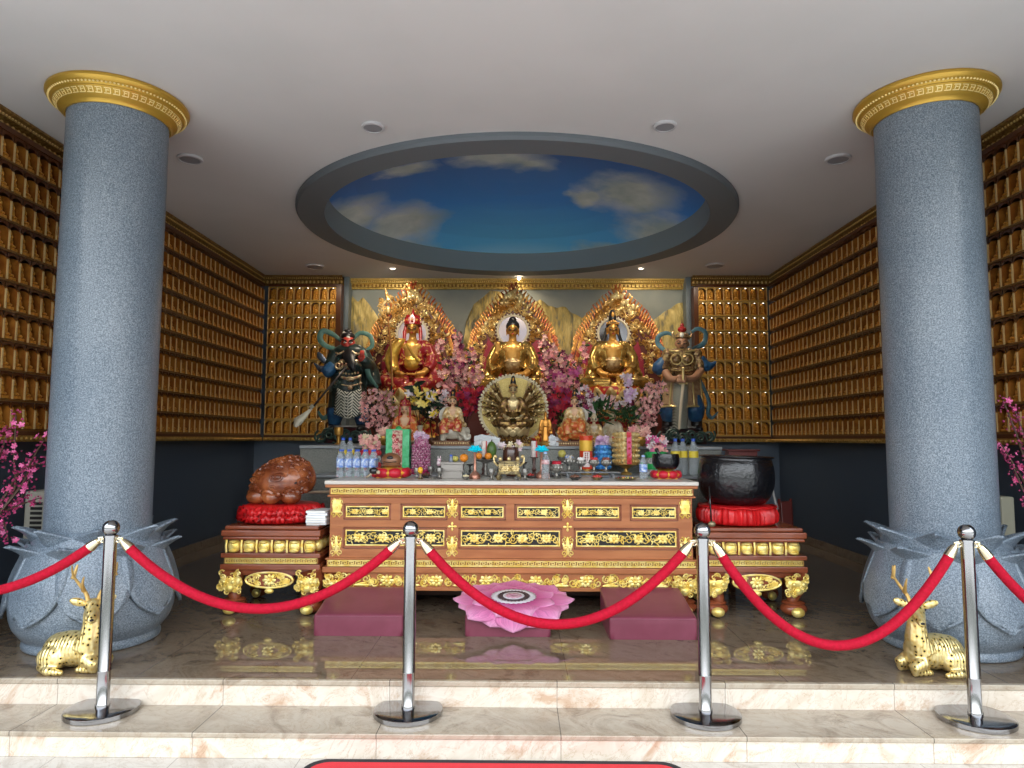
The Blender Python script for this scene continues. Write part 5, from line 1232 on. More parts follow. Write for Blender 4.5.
for k in range(6): T_(m, [(338+4*k, 378, -.17), (337+4.4*k, 392, -.21), (336+5*k, 406, -.22)], .014, 6)
m.build('robe', DKGR, e, remesh=.014)
m = MB(); T_(m, [(341, 400, -.02), (336, 412, -.03), (334, 424, 0)], [.12, .11, .07]); T_(m, [(356, 400, -.02), (361, 412, -.03), (362, 424, 0)], [.12, .11, .07]); T_(m, [(334, 365, -.10), (328, 371, -.12), (324, 374, -.12)], [.07, .085, .06]); m.build('blue_trousers', BLUEC, e, remesh=.013)
m = MB()
for x in (334, 362): T_(m, [(x, 416, 0), (x, 428, 0)], [.075, .07]); m.ell(g(x-1, 429, -.07), (.06, .12, .045), 12, 8)
m.build('boots', BOOT, e, remesh=.012)
m = MB(); nu = 10
m.grid(lambda u, v: tuple(g(lerp(337+u*0, 361, u)+lerp(0, (u-.5)*6, v), lerp(388, 414, v)+4*sin(pi*u), -.245-.05*sin(pi*u))), 12, 10); m.build('scale_apron', ZIG, e, solid=.012)
m = MB()
for k in range(8): T_(m, [(337+k*.4, 392+k*3.2, -.25), (348, 397+k*3.0, -.31), (360-k*.4, 391+k*3.2, -.25)], .006, 5)
m.build('apron_folds', mat('silver_white_trim', (.6, .6, .52), .4), e)
m = MB(); m.ell(g(348, 343.5, -.03), (.085, .09, .10), 16, 12); m.ell(g(348, 346.5, -.095), (.016, .02, .022), 8, 6)
for s in (-1, 1): m.ell(g(348+s*6.4, 344, 0), (.014, .02, .03), 8, 6); m.ell(g(348+s*3.2, 345.5, -.075), (.022, .018, .02), 8, 6)
T_(m, [(348, 348), (348, 355)], .05); m.ell(g(361.5, 358, -.20), (.045, .04, .05), 10, 8)
for k in range(4): T_(m, [(360+k*1.1, 356, -.24), (360.5+k*1.1, 352.5, -.25), (361+k*1, 350.5, -.23)], [.011, .010, .007], 6)
T_(m, [(359.5, 358.5, -.22), (358, 356, -.25)], [.012, .008], 6)
m.build('body', REDF, e, remesh=.009)
m = MB()
for s in (-1, 1): T_(m, [(348+s*1.5, 342.6, -.088), (348+s*3.5, 341.4, -.088), (348+s*5.2, 341.2, -.06)], .0075, 5); m.ell(g(348+s*2.8, 343.2, -.09), (.013, .006, .006), 8, 5)
m.ell(g(348, 336.5, .0), (.085, .095, .06), 16, 10); m.ell(g(348, 332, .01), (.055, .06, .045), 12, 8)
m.build('black_hat', BOOT, e)
m = MB(); m.ell(g(348, 338, -.085), (.028, .012, .028), 10, 8); m.ell(g(344, 333, -.04), (.02, .012, .02), 8, 6); m.build('hat_jewel', mat('pale_jewel', (.75, .75, .65), .2), e)
m = MB(); T_(m, [(348, 350, -.09), (349, 357, -.16), (352, 366, -.21), (354, 372, -.21)], [.055, .07, .05, .008], 10, flat=.6)
for s in (-1, 0, 1): T_(m, [(348+s*4, 348, -.07), (349+s*5, 356, -.13), (351+s*3, 366, -.19)], [.02, .022, .005], 6)
m.build('beard', HAIR, e)
m = MB()
for s in (-1, 1): m.ell(g(348+s*3, 342.6, -.115), (.020, .010, .011), 8, 6)
m.build('eyes', bpy.data.materials['pale_jewel'], e)
m = MB()
for s in (-1, 1): m.ell(g(348+s*3, 342.6, -.124), (.009, .005, .009), 8, 6); T_(m, [(348+s*1.2, 341.6, -.115), (348+s*3.5, 340.2, -.11), (348+s*6, 339.4, -.07)], .011, 6)
m.build('pupils_and_brows', HAIR, e)
m = MB(); m.ell(g(349, 366, -.17), (.06, .05, .045), 12, 8)
for s in (-1, 1): scroll(m, g(349+s*7, 366).x, g(349+s*7, 367).z, -.17, .055, s, 1, th=.3); m.ell(g(349+s*3, 364, -.215), (.014,)*3, 6, 5); scroll(m, g(342+s*2, 392).x, g(342, 384).z, -.19, .03, s, 1, th=.3); T_(m, [(349, 362, -.16), (349+s*8, 361, -.15), (349+s*12, 366, -.10)], [.02, .018, .008], 6)
T_(m, [(338, 376, -.16), (349, 379, -.22), (361, 376, -.16)], .018, 8); m.ell(g(350, 379, -.23), (.055, .02, .03), 10, 8); m.ell(g(350, 388, -.24), (.03, .02, .025), 8, 6)
m.build('lion_belt', mat('belt_ivory_gold', (.62, .52, .30), .35, .3, col2=(.35, .16, .10), scale=30), e)
m = MB()
T_(m, [(352, 340, .10), (360, 333, .10), (370, 336, .10), (372, 346, .10), (364, 351, .08)], [.02, .028, .03, .028, .015], 8, flat=.35)
T_(m, [(343, 343, .08), (334, 335, .08), (323, 331, .06), (320, 339, .04), (326, 346, .02), (336, 350, 0), (338, 360, -.06), (337, 373, -.10)], [.015, .03, .036, .036, .034, .03, .026, .02], 8, flat=.35)
T_(m, [(334, 370, .02), (337, 385, .0), (333, 400, 0), (330, 413, 0), (323, 418, 0), (318, 411, 0)], [.02, .022, .026, .03, .028, .012], 8, flat=.35)
T_(m, [(362, 350, -.12), (366, 360, -.14), (369, 376, -.10), (378, 388, -.04)], [.03, .034, .03, .015], 8, flat=.35)
m.build('ribbons', TEAL, e)
m = MB(); T_(m, [(325, 362, -.08), (320, 356, -.08), (318, 352, -.08)], [.03, .04, .008], 8, flat=.5); T_(m, [(319, 368, -.08), (314, 363, -.08)], [.03, .006], 8, flat=.5); m.ell(g(322, 369, -.08), (.06, .05, .04), 10, 8); m.build('shoulder_guard', mat('steel_blue', (.10, .13, .18), .35, .5), e)
m = MB(); GT = bpy.data.materials['lion_belt'] if 'lion_belt' in bpy.data.materials else BRLIGHT
for s in (-1, 1):
    T_(m, [(348+s*4, 351, -.13), (348+s*9, 354, -.12), (348+s*13, 352, -.06)], .012, 6); T_(m, [(348+s*12, 378, -.14), (348+s*13, 392, -.17), (348+s*14, 408, -.17)], .010, 6)
    for k in range(4): T_(m, [(348+s*(8+k*1.6), 352.5+k*1.2, -.13+k*.02), (348+s*(11+k*1.6), 355+k*1.2, -.10+k*.02)], .007, 5)
T_(m, [(336, 383, -.16), (349, 386, -.24), (362, 383, -.16)], .010, 6); T_(m, [(370, 364, -.03), (374, 376, -.02), (376, 388, -.03)], .009, 6)
for k in range(7): m.ell(g(340+3*k, 374+abs(k-3)*-.4, -.20), .014, 6, 5)
m.build('gilt_trim', bpy.data.materials['belt_ivory_gold'], e)
m = MB()
for s in (-1, 1):
    for k in range(3): scroll(m, g(348+s*(5+4*k), 381, 0).x, g(348, 383, 0).z-.05*k, -.235+.02*k, .03, s, k, th=.2, n=8)
m.build('cloud_pattern', SWIRL, e)
# halberd
a, b = at(347, 366, YG-.20), at(312, 408, YG-.34); e2 = thing('halberd', 'long halberd with pale curved blade held slanting by the red-faced guardian', 'weapon', tuple(a)); o_ = a
m = MB(); m.tube([Vector((0, 0, 0)), b-o_], .012, 8); m.build('pole', mat('dark_pole', (.05, .04, .04), .35), e2)
c, d = at(304, 416, YG-.37), at(295, 427, YG-.40); md = (b+c)/2
m = MB(); m.tube([b-o_, c-o_, at(298, 421, YG-.39)-o_, d-o_], [.012, .035, .055, .02], 8, flat=.3); m.tube([b-o_-Vector((.02, 0, .0)), b-o_+Vector((.015, 0, .03))], .022, 8); m.build('blade', mat('pale_blade', (.62, .58, .46), .35, .2), e2)

# right guardian
p = at(683, 446, YG); e = thing('guardian_statue', 'helmeted guardian statue in gold and blue armour, standing right of the altar', 'statue', (p.x, YG, ZU+.0005), group='standing guardian statues')
g = guard(e); guardian_base(e, .33, YG)
m = MB(); m.ell(g(682, 343, -.01), (.075, .085, .095), 16, 12); T_(m, [(682, 346), (682, 354)], .052); m.ell(g(682, 345, -.095), (.013, .018, .02), 8, 6)
for s in (-1, 1): m.ell(g(682+s*6.4, 344, 0), (.013, .02, .03), 8, 6)
for hx_ in (679.5, 684): m.ell(g(hx_, 378, -.27), (.04, .04, .045), 10, 8)
for k in range(4): T_(m, [(677+k*2.6, 379.5, -.30), (677.5+k*2.6, 382, -.315), (678.5+k*2.4, 384, -.295)], [.012, .011, .008], 6)
T_(m, [(665, 372, -.06), (671, 379, -.17), (679, 378.5, -.25)], [.05, .045, .035]); T_(m, [(701, 370, -.06), (694, 378, -.17), (685, 378.5, -.25)], [.05, .045, .035])
m.build('body', mat('guardian_skin', (.42, .22, .13), .4), e, remesh=.009)
m = MB(); m.ell(g(682, 361), (.17, .13, .16), 18, 14); m.ell(g(682, 352.5), (.17, .11, .06), 16, 10); m.ell(g(682, 372, -.01), (.16, .14, .09), 16, 10)
for s in (-1, 1):
    m.ell(g(682+s*5.5, 359, -.115), (.06, .04, .06), 12, 8); m.ell(g(682+s*14.5, 354, 0), (.07, .085, .07), 12, 8)
    T_(m, [(682+s*14, 354), (682+s*18, 363, -.02), (682+s*17.5, 370, -.05)], [.07, .06, .05])
T_(m, [(672, 368, -.11), (682, 370, -.155), (692, 368, -.11)], .018, 8)
m.build('breastplate', ARMOR, e, remesh=.010)
m = MB()
for s in (-1, 1):
    m.tube([g(682+s*5.5+6.2*cos(a)*.9, 359+5.5*sin(a), -.155) for a in [2*pi*i/16 for i in range(16)]], .007, 5, closed=True)
    T_(m, [(682+s*3, 352, -.10), (682+s*10, 351, -.08), (682+s*17, 349.5, -.02)], .012, 6)
for k in range(11): m.ell(g(672+2*k, 370+.8*sin(pi*k/10), -.165), .009, 6, 5)
m.build('armour_trim', mat('armour_trim_gold', (.66, .52, .22), .3, .5), e)
m = MB()
for s in (-1, 1):
    m.grid(lambda u, v: tuple(g(682+s*lerp(2.5, 18, u)+s*v*lerp(1, 3.5, u), lerp(377, 407, v)-2*v*abs(u-.5), -.15+.14*u*u-.06*v)), 10, 10)
m.build('skirt_armour', TANP, e, solid=.02)
m = MB()
for s in (-1, 1):
    for q in (.03, .5, .97): T_(m, [(682+s*lerp(2.5, 18, q), 378, -.165+.14*q*q), (682+s*(lerp(2.5, 18, q)+lerp(.5, 1.75, q)), 392, -.2+.14*q*q), (682+s*(lerp(2.5, 18, q)+lerp(1, 3.5, q)), 407, -.225+.14*q*q)], .010, 6)
    T_(m, [(682+s*3.5, 407, -.225), (682+s*12, 406, -.19), (682+s*21.5, 407, -.085)], .012, 6)
m.build('skirt_trim', bpy.data.materials['armour_trim_gold'], e)
m = MB(); T_(m, [(681, 380, -.14), (680, 400, -.16), (680, 428, -.12)], [.08, .10, .09], 10)
m.build('scale_panel', ZIG, e)
m = MB()
for s in (-1, 1): T_(m, [(682+s*9, 398, -.02), (682+s*13, 410, -.04), (682+s*13.5, 420, 0)], [.13, .12, .08])
T_(m, [(665, 360, .0), (659, 368, .0), (655, 373, 0)], [.07, .09, .05]); T_(m, [(699, 358, 0), (705, 366, 0), (712, 365, 0), (716, 361, 0)], [.07, .075, .04, .01])
m.build('blue_cloth', BLUEC, e, remesh=.013)
m = MB()
for s in (-1, 1): T_(m, [(682+s*14, 416, 0), (682+s*15, 429, 0)], [.075, .065]); m.ell(g(682+s*16, 429.5, -.07), (.06, .12, .042), 12, 8)
m.build('boots', BOOT, e, remesh=.012)
m = MB(); m.ell(g(682, 336.5, 0), (.088, .095, .05), 16, 10); m.lathe([(.09, 0), (.1, .01), (.08, .04), (.05, .07)], 18, c=g(682, 338.5)); T_(m, [(682, 326), (682, 320)], [.012, .005])
for s in (-1, 1): T_(m, [(682+s*6, 339), (682+s*9.5, 335), (682+s*8.5, 331)], [.02, .014, .004], 6)
m.build('helmet', ARMOR, e)
m = MB(); m.ell(g(682, 329.5), (.055, .055, .04), 14, 10); m.ell(g(682, 325.5), (.025, .025, .03), 10, 8); m.build('red_pompom', REDL, e)
m = MB(); m.ell(g(682, 335, -.09), (.026, .012, .03), 10, 8); m.build('helmet_jewel', bpy.data.materials['pale_jewel'], e)
m = MB()
for s in (-1, 1): T_(m, [(682+s*1.5, 341.5, -.09), (682+s*3.2, 340.6, -.09), (682+s*5, 341.4, -.065)], .005, 5)
for s in (-1, 1): T_(m, [(682+s*1.5, 343.4, -.095), (682+s*3.2, 343.8, -.092), (682+s*4.6, 343.2, -.07)], .007, 5)
T_(m, [(680.4, 347.6, -.085), (682, 347.9, -.092), (683.6, 347.6, -.085)], .007, 5)
m.build('eyes_and_brows', HAIR, e)
m = MB()
T_(m, [(676, 338, .10), (668, 333, .10), (659, 336, .10), (658, 344, .10), (666, 352, .06), (669, 360, .04)], [.012, .024, .03, .03, .026, .016], 8, flat=.35)
T_(m, [(688, 337, .10), (696, 329, .10), (705, 332, .10), (704, 343, .10), (694, 349, .06), (689, 354, .05)], [.012, .024, .03, .032, .028, .014], 8, flat=.35)
T_(m, [(696, 372, .02), (703, 386, .02), (709, 402, .02), (708, 413, .02), (712, 418, .02), (718, 412, .02)], [.016, .02, .024, .026, .022, .008], 8, flat=.35)
T_(m, [(666, 374, .02), (662, 386, .02), (662, 400, .02), (666, 408, .02)], [.016, .02, .022, .012], 8, flat=.35)
m.build('ribbons', TEALB, e)
a, b = at(683, 375, YG-.30), at(679, 430, YG-.34); e2 = thing('ritual_sword', 'long pale ritual sword held point down by the helmeted guardian', 'weapon', tuple(a))
m = MB(); m.tube([Vector((.004, 0, .06)), Vector((0, 0, -.10))], .016, 8); m.ell((.004, 0, .075), .022, 8, 6); m.tube([(-.05, 0, -.10), (.05, 0, -.10)], .014, 8); m.build('hilt', bpy.data.materials['armour_trim_gold'], e2)
m = MB(); m.tube([Vector((0, 0, -.10)), (b-a)*.6, (b-a)*.97, (b-a)], [.019, .018, .014, .003], 6, flat=.5); m.build('blade', mat('cream_blade', (.78, .66, .46), .35), e2)
# ---------------------------------------------------------------- flowers
def fm(n, c, c2=None): return mat(n, c, .55, col2=c2, scale=9) if c2 else mat(n, c, .55)
PK1 = fm('blossom_pink', (.84, .26, .30), (.90, .48, .42)); PK2 = fm('blossom_pale', (.92, .58, .46), (.88, .38, .38)); PK3 = fm('blossom_magenta', (.62, .06, .24), (.75, .18, .38))
RD = fm('flower_red', (.48, .008, .03), (.62, .03, .05)); YL = fm('lily_yellow', (.82, .56, .04), (.88, .72, .22)); WT = fm('flower_white', (.84, .78, .76), (.82, .60, .66)); DP = fm('dull_pink_flower', (.55, .20, .20), (.72, .42, .36))
ORC = fm('orchid_lilac', (.62, .36, .62), (.80, .62, .74)); LF = fm('leaf_green', (.015, .06, .018), (.04, .11, .03)); LFD = fm('leaf_dark', (.006, .022, .012), (.012, .04, .02)); STM = fm('stem_brown', (.07, .035, .02)); MR = fm('maroon_flower', (.22, .01, .06), (.35, .03, .12)); CR = fm('flower_cream', (.80, .72, .45), (.75, .62, .4))
def blossom(mb, c, r, d, rr, n=5, cup=.35):
    M = Matrix.Translation(c) @ aim(d) @ Matrix.Rotation(rr.random()*6, 4, 'Z'); vs = [(0, 0, 0)]; fs = []
    for i in range(n):
        a = 2*pi*i/n; w = pi/n*.95; k = len(vs)
        vs += [(r*.55*cos(a-w), r*.55*sin(a-w), cup*r*.4), (r*.95*cos(a-w*.5), r*.95*sin(a-w*.5), cup*r*.8), (r*1.05*cos(a), r*1.05*sin(a), cup*r), (r*.95*cos(a+w*.5), r*.95*sin(a+w*.5), cup*r*.8), (r*.55*cos(a+w), r*.55*sin(a+w), cup*r*.4)]
        fs += [(0, k, k+1, k+2), (0, k+2, k+3, k+4)]
    mb.add(vs, fs, M)
def lf(mb, c, d, l, w, rr):
    M = Matrix.Translation(c) @ aim(d) @ Matrix.Rotation(rr.random()*6, 4, 'Z')
    mb.add([(0, 0, 0), (w/2, .15*w, l*.35), (w*.4, .25*w, l*.7), (0, .1*w, l), (-w*.4, .25*w, l*.7), (-w/2, .15*w, l*.35), (0, 0, l*.5)], [(0, 1, 6), (1, 2, 6), (2, 3, 6), (3, 4, 6), (4, 5, 6), (5, 0, 6)], M)
def bouquet(label, base, blobs, mats, r=.022, n=60, seed=0, leaves=40, leafm=LF, pot=None, name='flower_arrangement', leaf=(.07, .028), cat='flowers', group=None, np_=5):
    """base: (x, y, Y) where it stands; blobs: (x, y, Y, half width px, half height px) clouds of bloom"""
    rr = random.Random(seed+77); B = at(*base); B.z = ZU+.0008 if base[2] > 6.62 else B.z; e = thing(name, label, cat, tuple(B), group=group)
    top = Vector((0, 0, .02))
    if pot:
        kind, rad, h, pm = pot; m = MB()
        if kind == 'vase': m.lathe(smooth2([(rad*.6, 0), (rad*.62, h*.05), (rad*.95, h*.45), (rad*.8, h*.75), (rad*1.05, h)], 4)+[(rad*.9, h*.98), (rad*.5, h*.7), (.001, h*.7)], 24, cap=False)
        else: m.lathe([(rad*.7, 0), (rad*.8, h*.1), (rad, h*.5), (rad*.95, h*.9), (rad*1.05, h*.92), (rad*1.05, h), (rad*.9, h), (rad*.85, h*.85), (.001, h*.85)], 24, cap=False)
        m.build('vase' if kind == 'vase' else 'pot', pm, e); top = Vector((0, 0, h*.8))
    st = MB(); lv = MB(); bl = MB(); tot = sum(b[3]*b[4] for b in blobs)
    for (x, y, Y, w, h) in blobs:
        C = at(x, y, Y)-B; k = Y/690; c = max(3, round(n*w*h/tot)); W_, H_ = w*k, h*k
        for i in range(max(2, c//9)):
            q = C+Vector((rr.uniform(-.7, .7)*W_, rr.uniform(0, .08), rr.uniform(-.5, .8)*H_)); st.tube(smooth_path([top+Vector((rr.uniform(-.01, .01), 0, 0)), top.lerp(q, .5)+Vector((rr.uniform(-.03, .03), .02, .03)), q], 4), .0035, 4)
        for i in range(c):
            a = rr.uniform(0, 2*pi); q = math.sqrt(rr.random()); v = Vector((W_*q*cos(a), rr.uniform(-.07, .05), H_*q*sin(a)))
            bl.mi = rr.randrange(len(mats)); blossom(bl, C+v, r*rr.uniform(.7, 1.2), (rr.uniform(-.8, .8)+v.x, -1, rr.uniform(-.3, .9)), rr, np_)
        for i in range(max(0, round(leaves*w*h/tot))):
            a = rr.uniform(0, 2*pi); q = math.sqrt(rr.random())*1.05; v = Vector((W_*q*cos(a), rr.uniform(-.03, .08), H_*q*sin(a))); lf(lv, C+v, (rr.uniform(-1, 1), -.5, rr.uniform(-.4, 1)), leaf[0]*rr.uniform(.7, 1.2), leaf[1], rr)
    st.build('stems', STM, e)
    if lv.v: lv.build('leaves', leafm, e, smooth=False)
    if bl.v: bl.build('blossoms', mats, e, smooth=False)
    return e
GP = mat('amber_gold_pot', (.50, .26, .05), .3, .5); BRP = mat('brown_pot', (.16, .06, .03), .35); CRV = mat('cream_vase', (.66, .60, .44), .4, col2=(.55, .48, .32), scale=20); PKP = mat('mauve_pot', (.52, .22, .32), .4); WHV = mat('white_vase', (.78, .76, .74), .3)
bouquet('big spray of pink blossoms between the left and centre flame halos', (463, 446, 7.9), [(452, 372, 7.85, 13, 16), (464, 356, 7.9, 12, 13), (440, 345, 7.9, 5, 10), (470, 376, 7.8, 13, 14), (457, 338, 7.95, 6, 8), (446, 388, 7.8, 10, 9)], [PK1, PK2, PK1, DP, MR], .030, 230, 1, 80, pot=('vase', .07, .20, BRP), group='big blossom sprays beside the centre buddha')
bouquet('big spray of pink blossoms between the centre and right flame halos', (560, 446, 7.9), [(551, 360, 7.85, 11, 16), (564, 366, 7.9, 11, 14), (552, 382, 7.8, 11, 12), (584, 352, 7.95, 4, 10), (544, 345, 7.95, 5, 9), (572, 386, 7.8, 8, 9)], [PK2, PK1, PK2, PK1, MR], .030, 220, 2, 80, pot=('vase', .07, .20, BRP), group='big blossom sprays beside the centre buddha')
bouquet('bunch of magenta flowers right of the golden disc, above the red ones', (566, 446, 7.6), [(560, 381, 7.55, 13, 7), (574, 372, 7.55, 7, 6)], [PK3, PK1, PK3], .038, 46, 3, 20, pot=('vase', .05, .15, WHV))
bouquet('bunch of deep red flowers left of the golden disc', (464, 446, 7.45), [(467, 402, 7.4, 11, 13), (480, 396, 7.4, 5, 10)], [RD, RD, MR], .040, 54, 4, 26, LFD, pot=('vase', .05, .14, WHV), group='deep red flower bunches either side of the golden disc')
bouquet('bunch of deep red flowers right of the golden disc', (560, 446, 7.45), [(563, 400, 7.4, 10, 12), (552, 408, 7.4, 5, 16)], [RD, RD, MR], .040, 54, 5, 26, LFD, pot=('vase', .05, .14, WHV), group='deep red flower bunches either side of the golden disc')
bouquet('dusty pink small blossoms in a brown pot beside the red-faced guardian', (376, 446, 7.3), [(372, 408, 7.25, 13, 20), (388, 404, 7.3, 8, 16), (382, 424, 7.2, 12, 8)], [DP, PK1, DP, PK2], .020, 230, 6, 130, LFD, pot=('pot', .08, .10, BRP), leaf=(.05, .02), group='dusty pink blossom pots')
bouquet('dusty pink small blossoms in a mauve pot beside the helmeted guardian', (655, 446, 7.3), [(651, 400, 7.25, 11, 17), (646, 418, 7.2, 10, 12), (661, 388, 7.3, 7, 7)], [DP, PK1, PK2], .020, 220, 7, 110, LFD, pot=('pot', .07, .09, PKP), leaf=(.05, .02), group='dusty pink blossom pots')
bouquet('yellow lilies with long dark leaves in a slim cream vase', (419.5, 446, 6.95), [(415, 392, 6.92, 6, 8), (426, 400, 6.95, 8, 8), (434, 412, 6.95, 5, 4)], [YL, YL, WT], .045, 18, 8, 16, LFD, pot=('vase', .032, .20, CRV), leaf=(.20, .05))
bouquet('dark green plant in a small white pot under the yellow lilies', (432, 446, 7.3), [(429, 410, 7.25, 13, 12)], [CR], .02, 8, 9, 46, LFD, pot=('pot', .05, .08, BRP), leaf=(.15, .04), name='potted_plant', cat='plant')
bouquet('spiky green plant in a cream vase between the two small seated statues', (603, 446, 7.05), [(603, 412, 7.0, 9, 9)], [LF], .012, 4, 10, 44, LF, pot=('vase', .04, .17, CRV), leaf=(.16, .035), name='potted_plant', cat='plant')
bouquet('bushy green plant in a white pot right of the ivory statuette', (628, 446, 7.1), [(628, 416, 7.05, 9, 8)], [LF], .012, 4, 11, 50, LF, pot=('pot', .045, .13, WHV), leaf=(.10, .03), name='potted_plant', cat='plant')
bouquet('white and pale pink orchids low before the right great statue', (606, 446, 7.6), [(597, 402, 7.55, 14, 7), (620, 404, 7.55, 16, 6), (590, 414, 7.5, 8, 8)], [WT, PK2, WT, MR], .040, 64, 12, 36, LFD, pot=('pot', .06, .10, BRP))
bouquet('lilac orchid stem with large blooms before the right great statue', (632, 446, 7.4), [(627, 380, 7.35, 4, 9), (630, 395, 7.35, 5, 6)], [ORC, ORC, WT], .046, 15, 13, 6, LFD, pot=('pot', .05, .09, BRP))
bouquet('cream and pink lily flowers left of the golden disc, behind the elephant rider', (440, 446, 7.35), [(438, 404, 7.3, 9, 12), (446, 398, 7.3, 6, 6)], [CR, WT, PK2, MR], .036, 40, 14, 36, LFD, pot=('pot', .05, .10, BRP))
bouquet('maroon orchids beside the right great statue, left of its lap', (585, 446, 7.5), [(583, 398, 7.45, 8, 12), (577, 412, 7.4, 6, 10)], [MR, PK1, MR, WT], .034, 46, 15, 26, LFD, pot=('pot', .05, .10, BRP))
bouquet('yellow-green leafy plant beside the lion rider', (566, 446, 7.1), [(563, 428, 7.05, 6, 13), (586, 432, 7.1, 5, 9)], [CR], .016, 14, 16, 60, mat('leaf_yellow_green', (.16, .22, .04), .55), pot=('pot', .04, .07, BRP), leaf=(.07, .025), name='potted_plant', cat='plant')
for i, (x, y, Y, lb, s) in enumerate(((384, 446, 6.75, 'round pink rose in an amber pot left of the green panelled lamp', 1), (640, 446, 6.75, 'pair of pale pink roses in an amber gold pot beside the gold tower', 1))):
    B = at(x, y, Y); e = thing('rose_pot', lb, 'flowers', (B.x, Y, ZU+.0008)); m = MB(); m.lathe([(.03, 0), (.05, .02), (.065, .06), (.06, .09), (.05, .095), (.001, .09)], 22); m.build('pot', GP, e)
    rr = random.Random(i)
    m = MB()
    for (dx, dz) in (((0, .13),) if i == 0 else ((-.06, .15), (.05, .135))): 
        for k in range(26): a = k*2.4; q = k/26; blossom(m, Vector((dx+.045*q*cos(a), -.03*(1-q), dz+.04*q*sin(a))), .022, (cos(a)*q, -1, sin(a)*q+.2), rr, 4, .8)
    m.build('roses', [PK2], e, smooth=False)

PLM = fm('plum_deep_pink', (.55, .04, .16), (.70, .16, .34))
# plum branches at both picture edges
def plum(label, base, tips, seed, dens=.15):
    rr = random.Random(seed); e = thing('plum_branch_vase', label, 'flowers', base); B = Vector(base)
    m = MB(); m.lathe(smooth2([(.10, .001), (.13, .02), (.17, .22), (.12, .42), (.08, .50), (.10, .55)], 5)+[(.085, .54), (.07, .48), (.001, .45)], 28, cap=False); m.build('vase', mat('dark_blue_vase', (.02, .03, .07), .2) if 'dark_blue_vase' not in bpy.data.materials else bpy.data.materials['dark_blue_vase'], e)
    st = MB(); bl = MB(); bu = MB()
    for t3 in tips:
        P = smooth_path([Vector((0, 0, .48))]+[at(*q)-B for q in t3], 7); st.tube(P, [lerp(.012, .0025, i/len(P)) for i in range(len(P))], 6)
        for i in range(6, len(P)):
            for q in range(4):
                c = P[i]+Vector((rr.uniform(-.035, .035), rr.uniform(-.04, .04), rr.uniform(-.035, .035)))
                if rr.random() < dens: bl.mi = rr.randrange(2); blossom(bl, c, rr.uniform(.012, .024), (rr.uniform(-1, 1), -1, rr.uniform(-.5, 1)), rr, 5, .3)
                else: bu.ell(c, rr.uniform(.005, .009), 5, 4)
    st.build('branches', STM, e); bl.build('blossoms', [PK3, PLM], e, smooth=False); tag(bu.build('buds', MR, e), kind='stuff')
plum('vase of dark pink plum blossom branches at the left edge, behind the column', tuple(Vector((-3.52, 4.30, .0005))), [[(10, 500, 4.52), (14, 455, 4.46), (16, 415, 4.42)], [(18, 490, 4.52), (32, 460, 4.46), (44, 440, 4.42)], [(2, 500, 4.52), (22, 470, 4.5), (50, 461, 4.42)], [(-6, 520, 4.52), (12, 508, 4.46), (40, 498, 4.42)], [(-10, 540, 4.52), (2, 520, 4.46), (8, 540, 4.42)], [(-6, 470, 4.52), (2, 450, 4.46), (8, 430, 4.46)], [(2, 510, 4.52), (20, 500, 4.5), (30, 478, 4.42)]], 3)
plum('vase of plum blossom branches at the right edge, behind the column', tuple(Vector((3.43, 4.30, .0005))), [[(1030, 470, 4.46), (1015, 430, 4.42), (1003, 400, 4.42)], [(1035, 500, 4.46), (1014, 465, 4.42), (1002, 445, 4.42)], [(1035, 470, 4.46), (1022, 430, 4.42), (1014, 408, 4.42)], [(1040, 520, 4.46), (1024, 492, 4.42), (1010, 458, 4.42)]], 4, .07)
# cabinet-like cooler behind left column, notice board behind right column
e = thing('air_cooler', 'cream upright air cooler with dark louvres behind the left column', 'air cooler', (-3.42, 4.98, .0005)); CRM = mat('cream_plastic', (.42, .40, .33), .5)
x0 = at(24, 500, 4.98).x; x1 = at(47, 500, 4.98).x; z1 = at(23, 491, 4.98).z; cx0 = -3.42
m = MB(); m.b2(x0-cx0, x1-cx0, -.0, .3, 0, z1); m.build('body', CRM, e, smooth=False, bevel=.02)
m = MB()
for k in range(12): m.b2(x0-cx0+.055, x1-cx0-.03, -.008, -.0005, z1-.10-k*.034, z1-.08-k*.034)
m.build('louvres', BACKB, e, smooth=False)
x0 = at(1002, 520, 4.96).x; x1 = at(1015.5, 520, 4.96).x; z1 = at(1008, 497, 4.96).z
e = thing('storage_box', 'narrow cream cabinet standing behind the right column', 'cabinet', ((x0+x1)/2+.03, 4.96, .0005)); m = MB(); m.b2(-(x1-x0)/2-.03, (x1-x0)/2-.03, 0, .3, 0, z1); m.build('body', mat('cream_box', (.46, .44, .33), .5), e, smooth=False, bevel=.01)
m = MB(); m.b2(-.03, .02, -.012, -.0005, z1*.62, z1*.66); m.build('handle', STEEL, e, smooth=False)

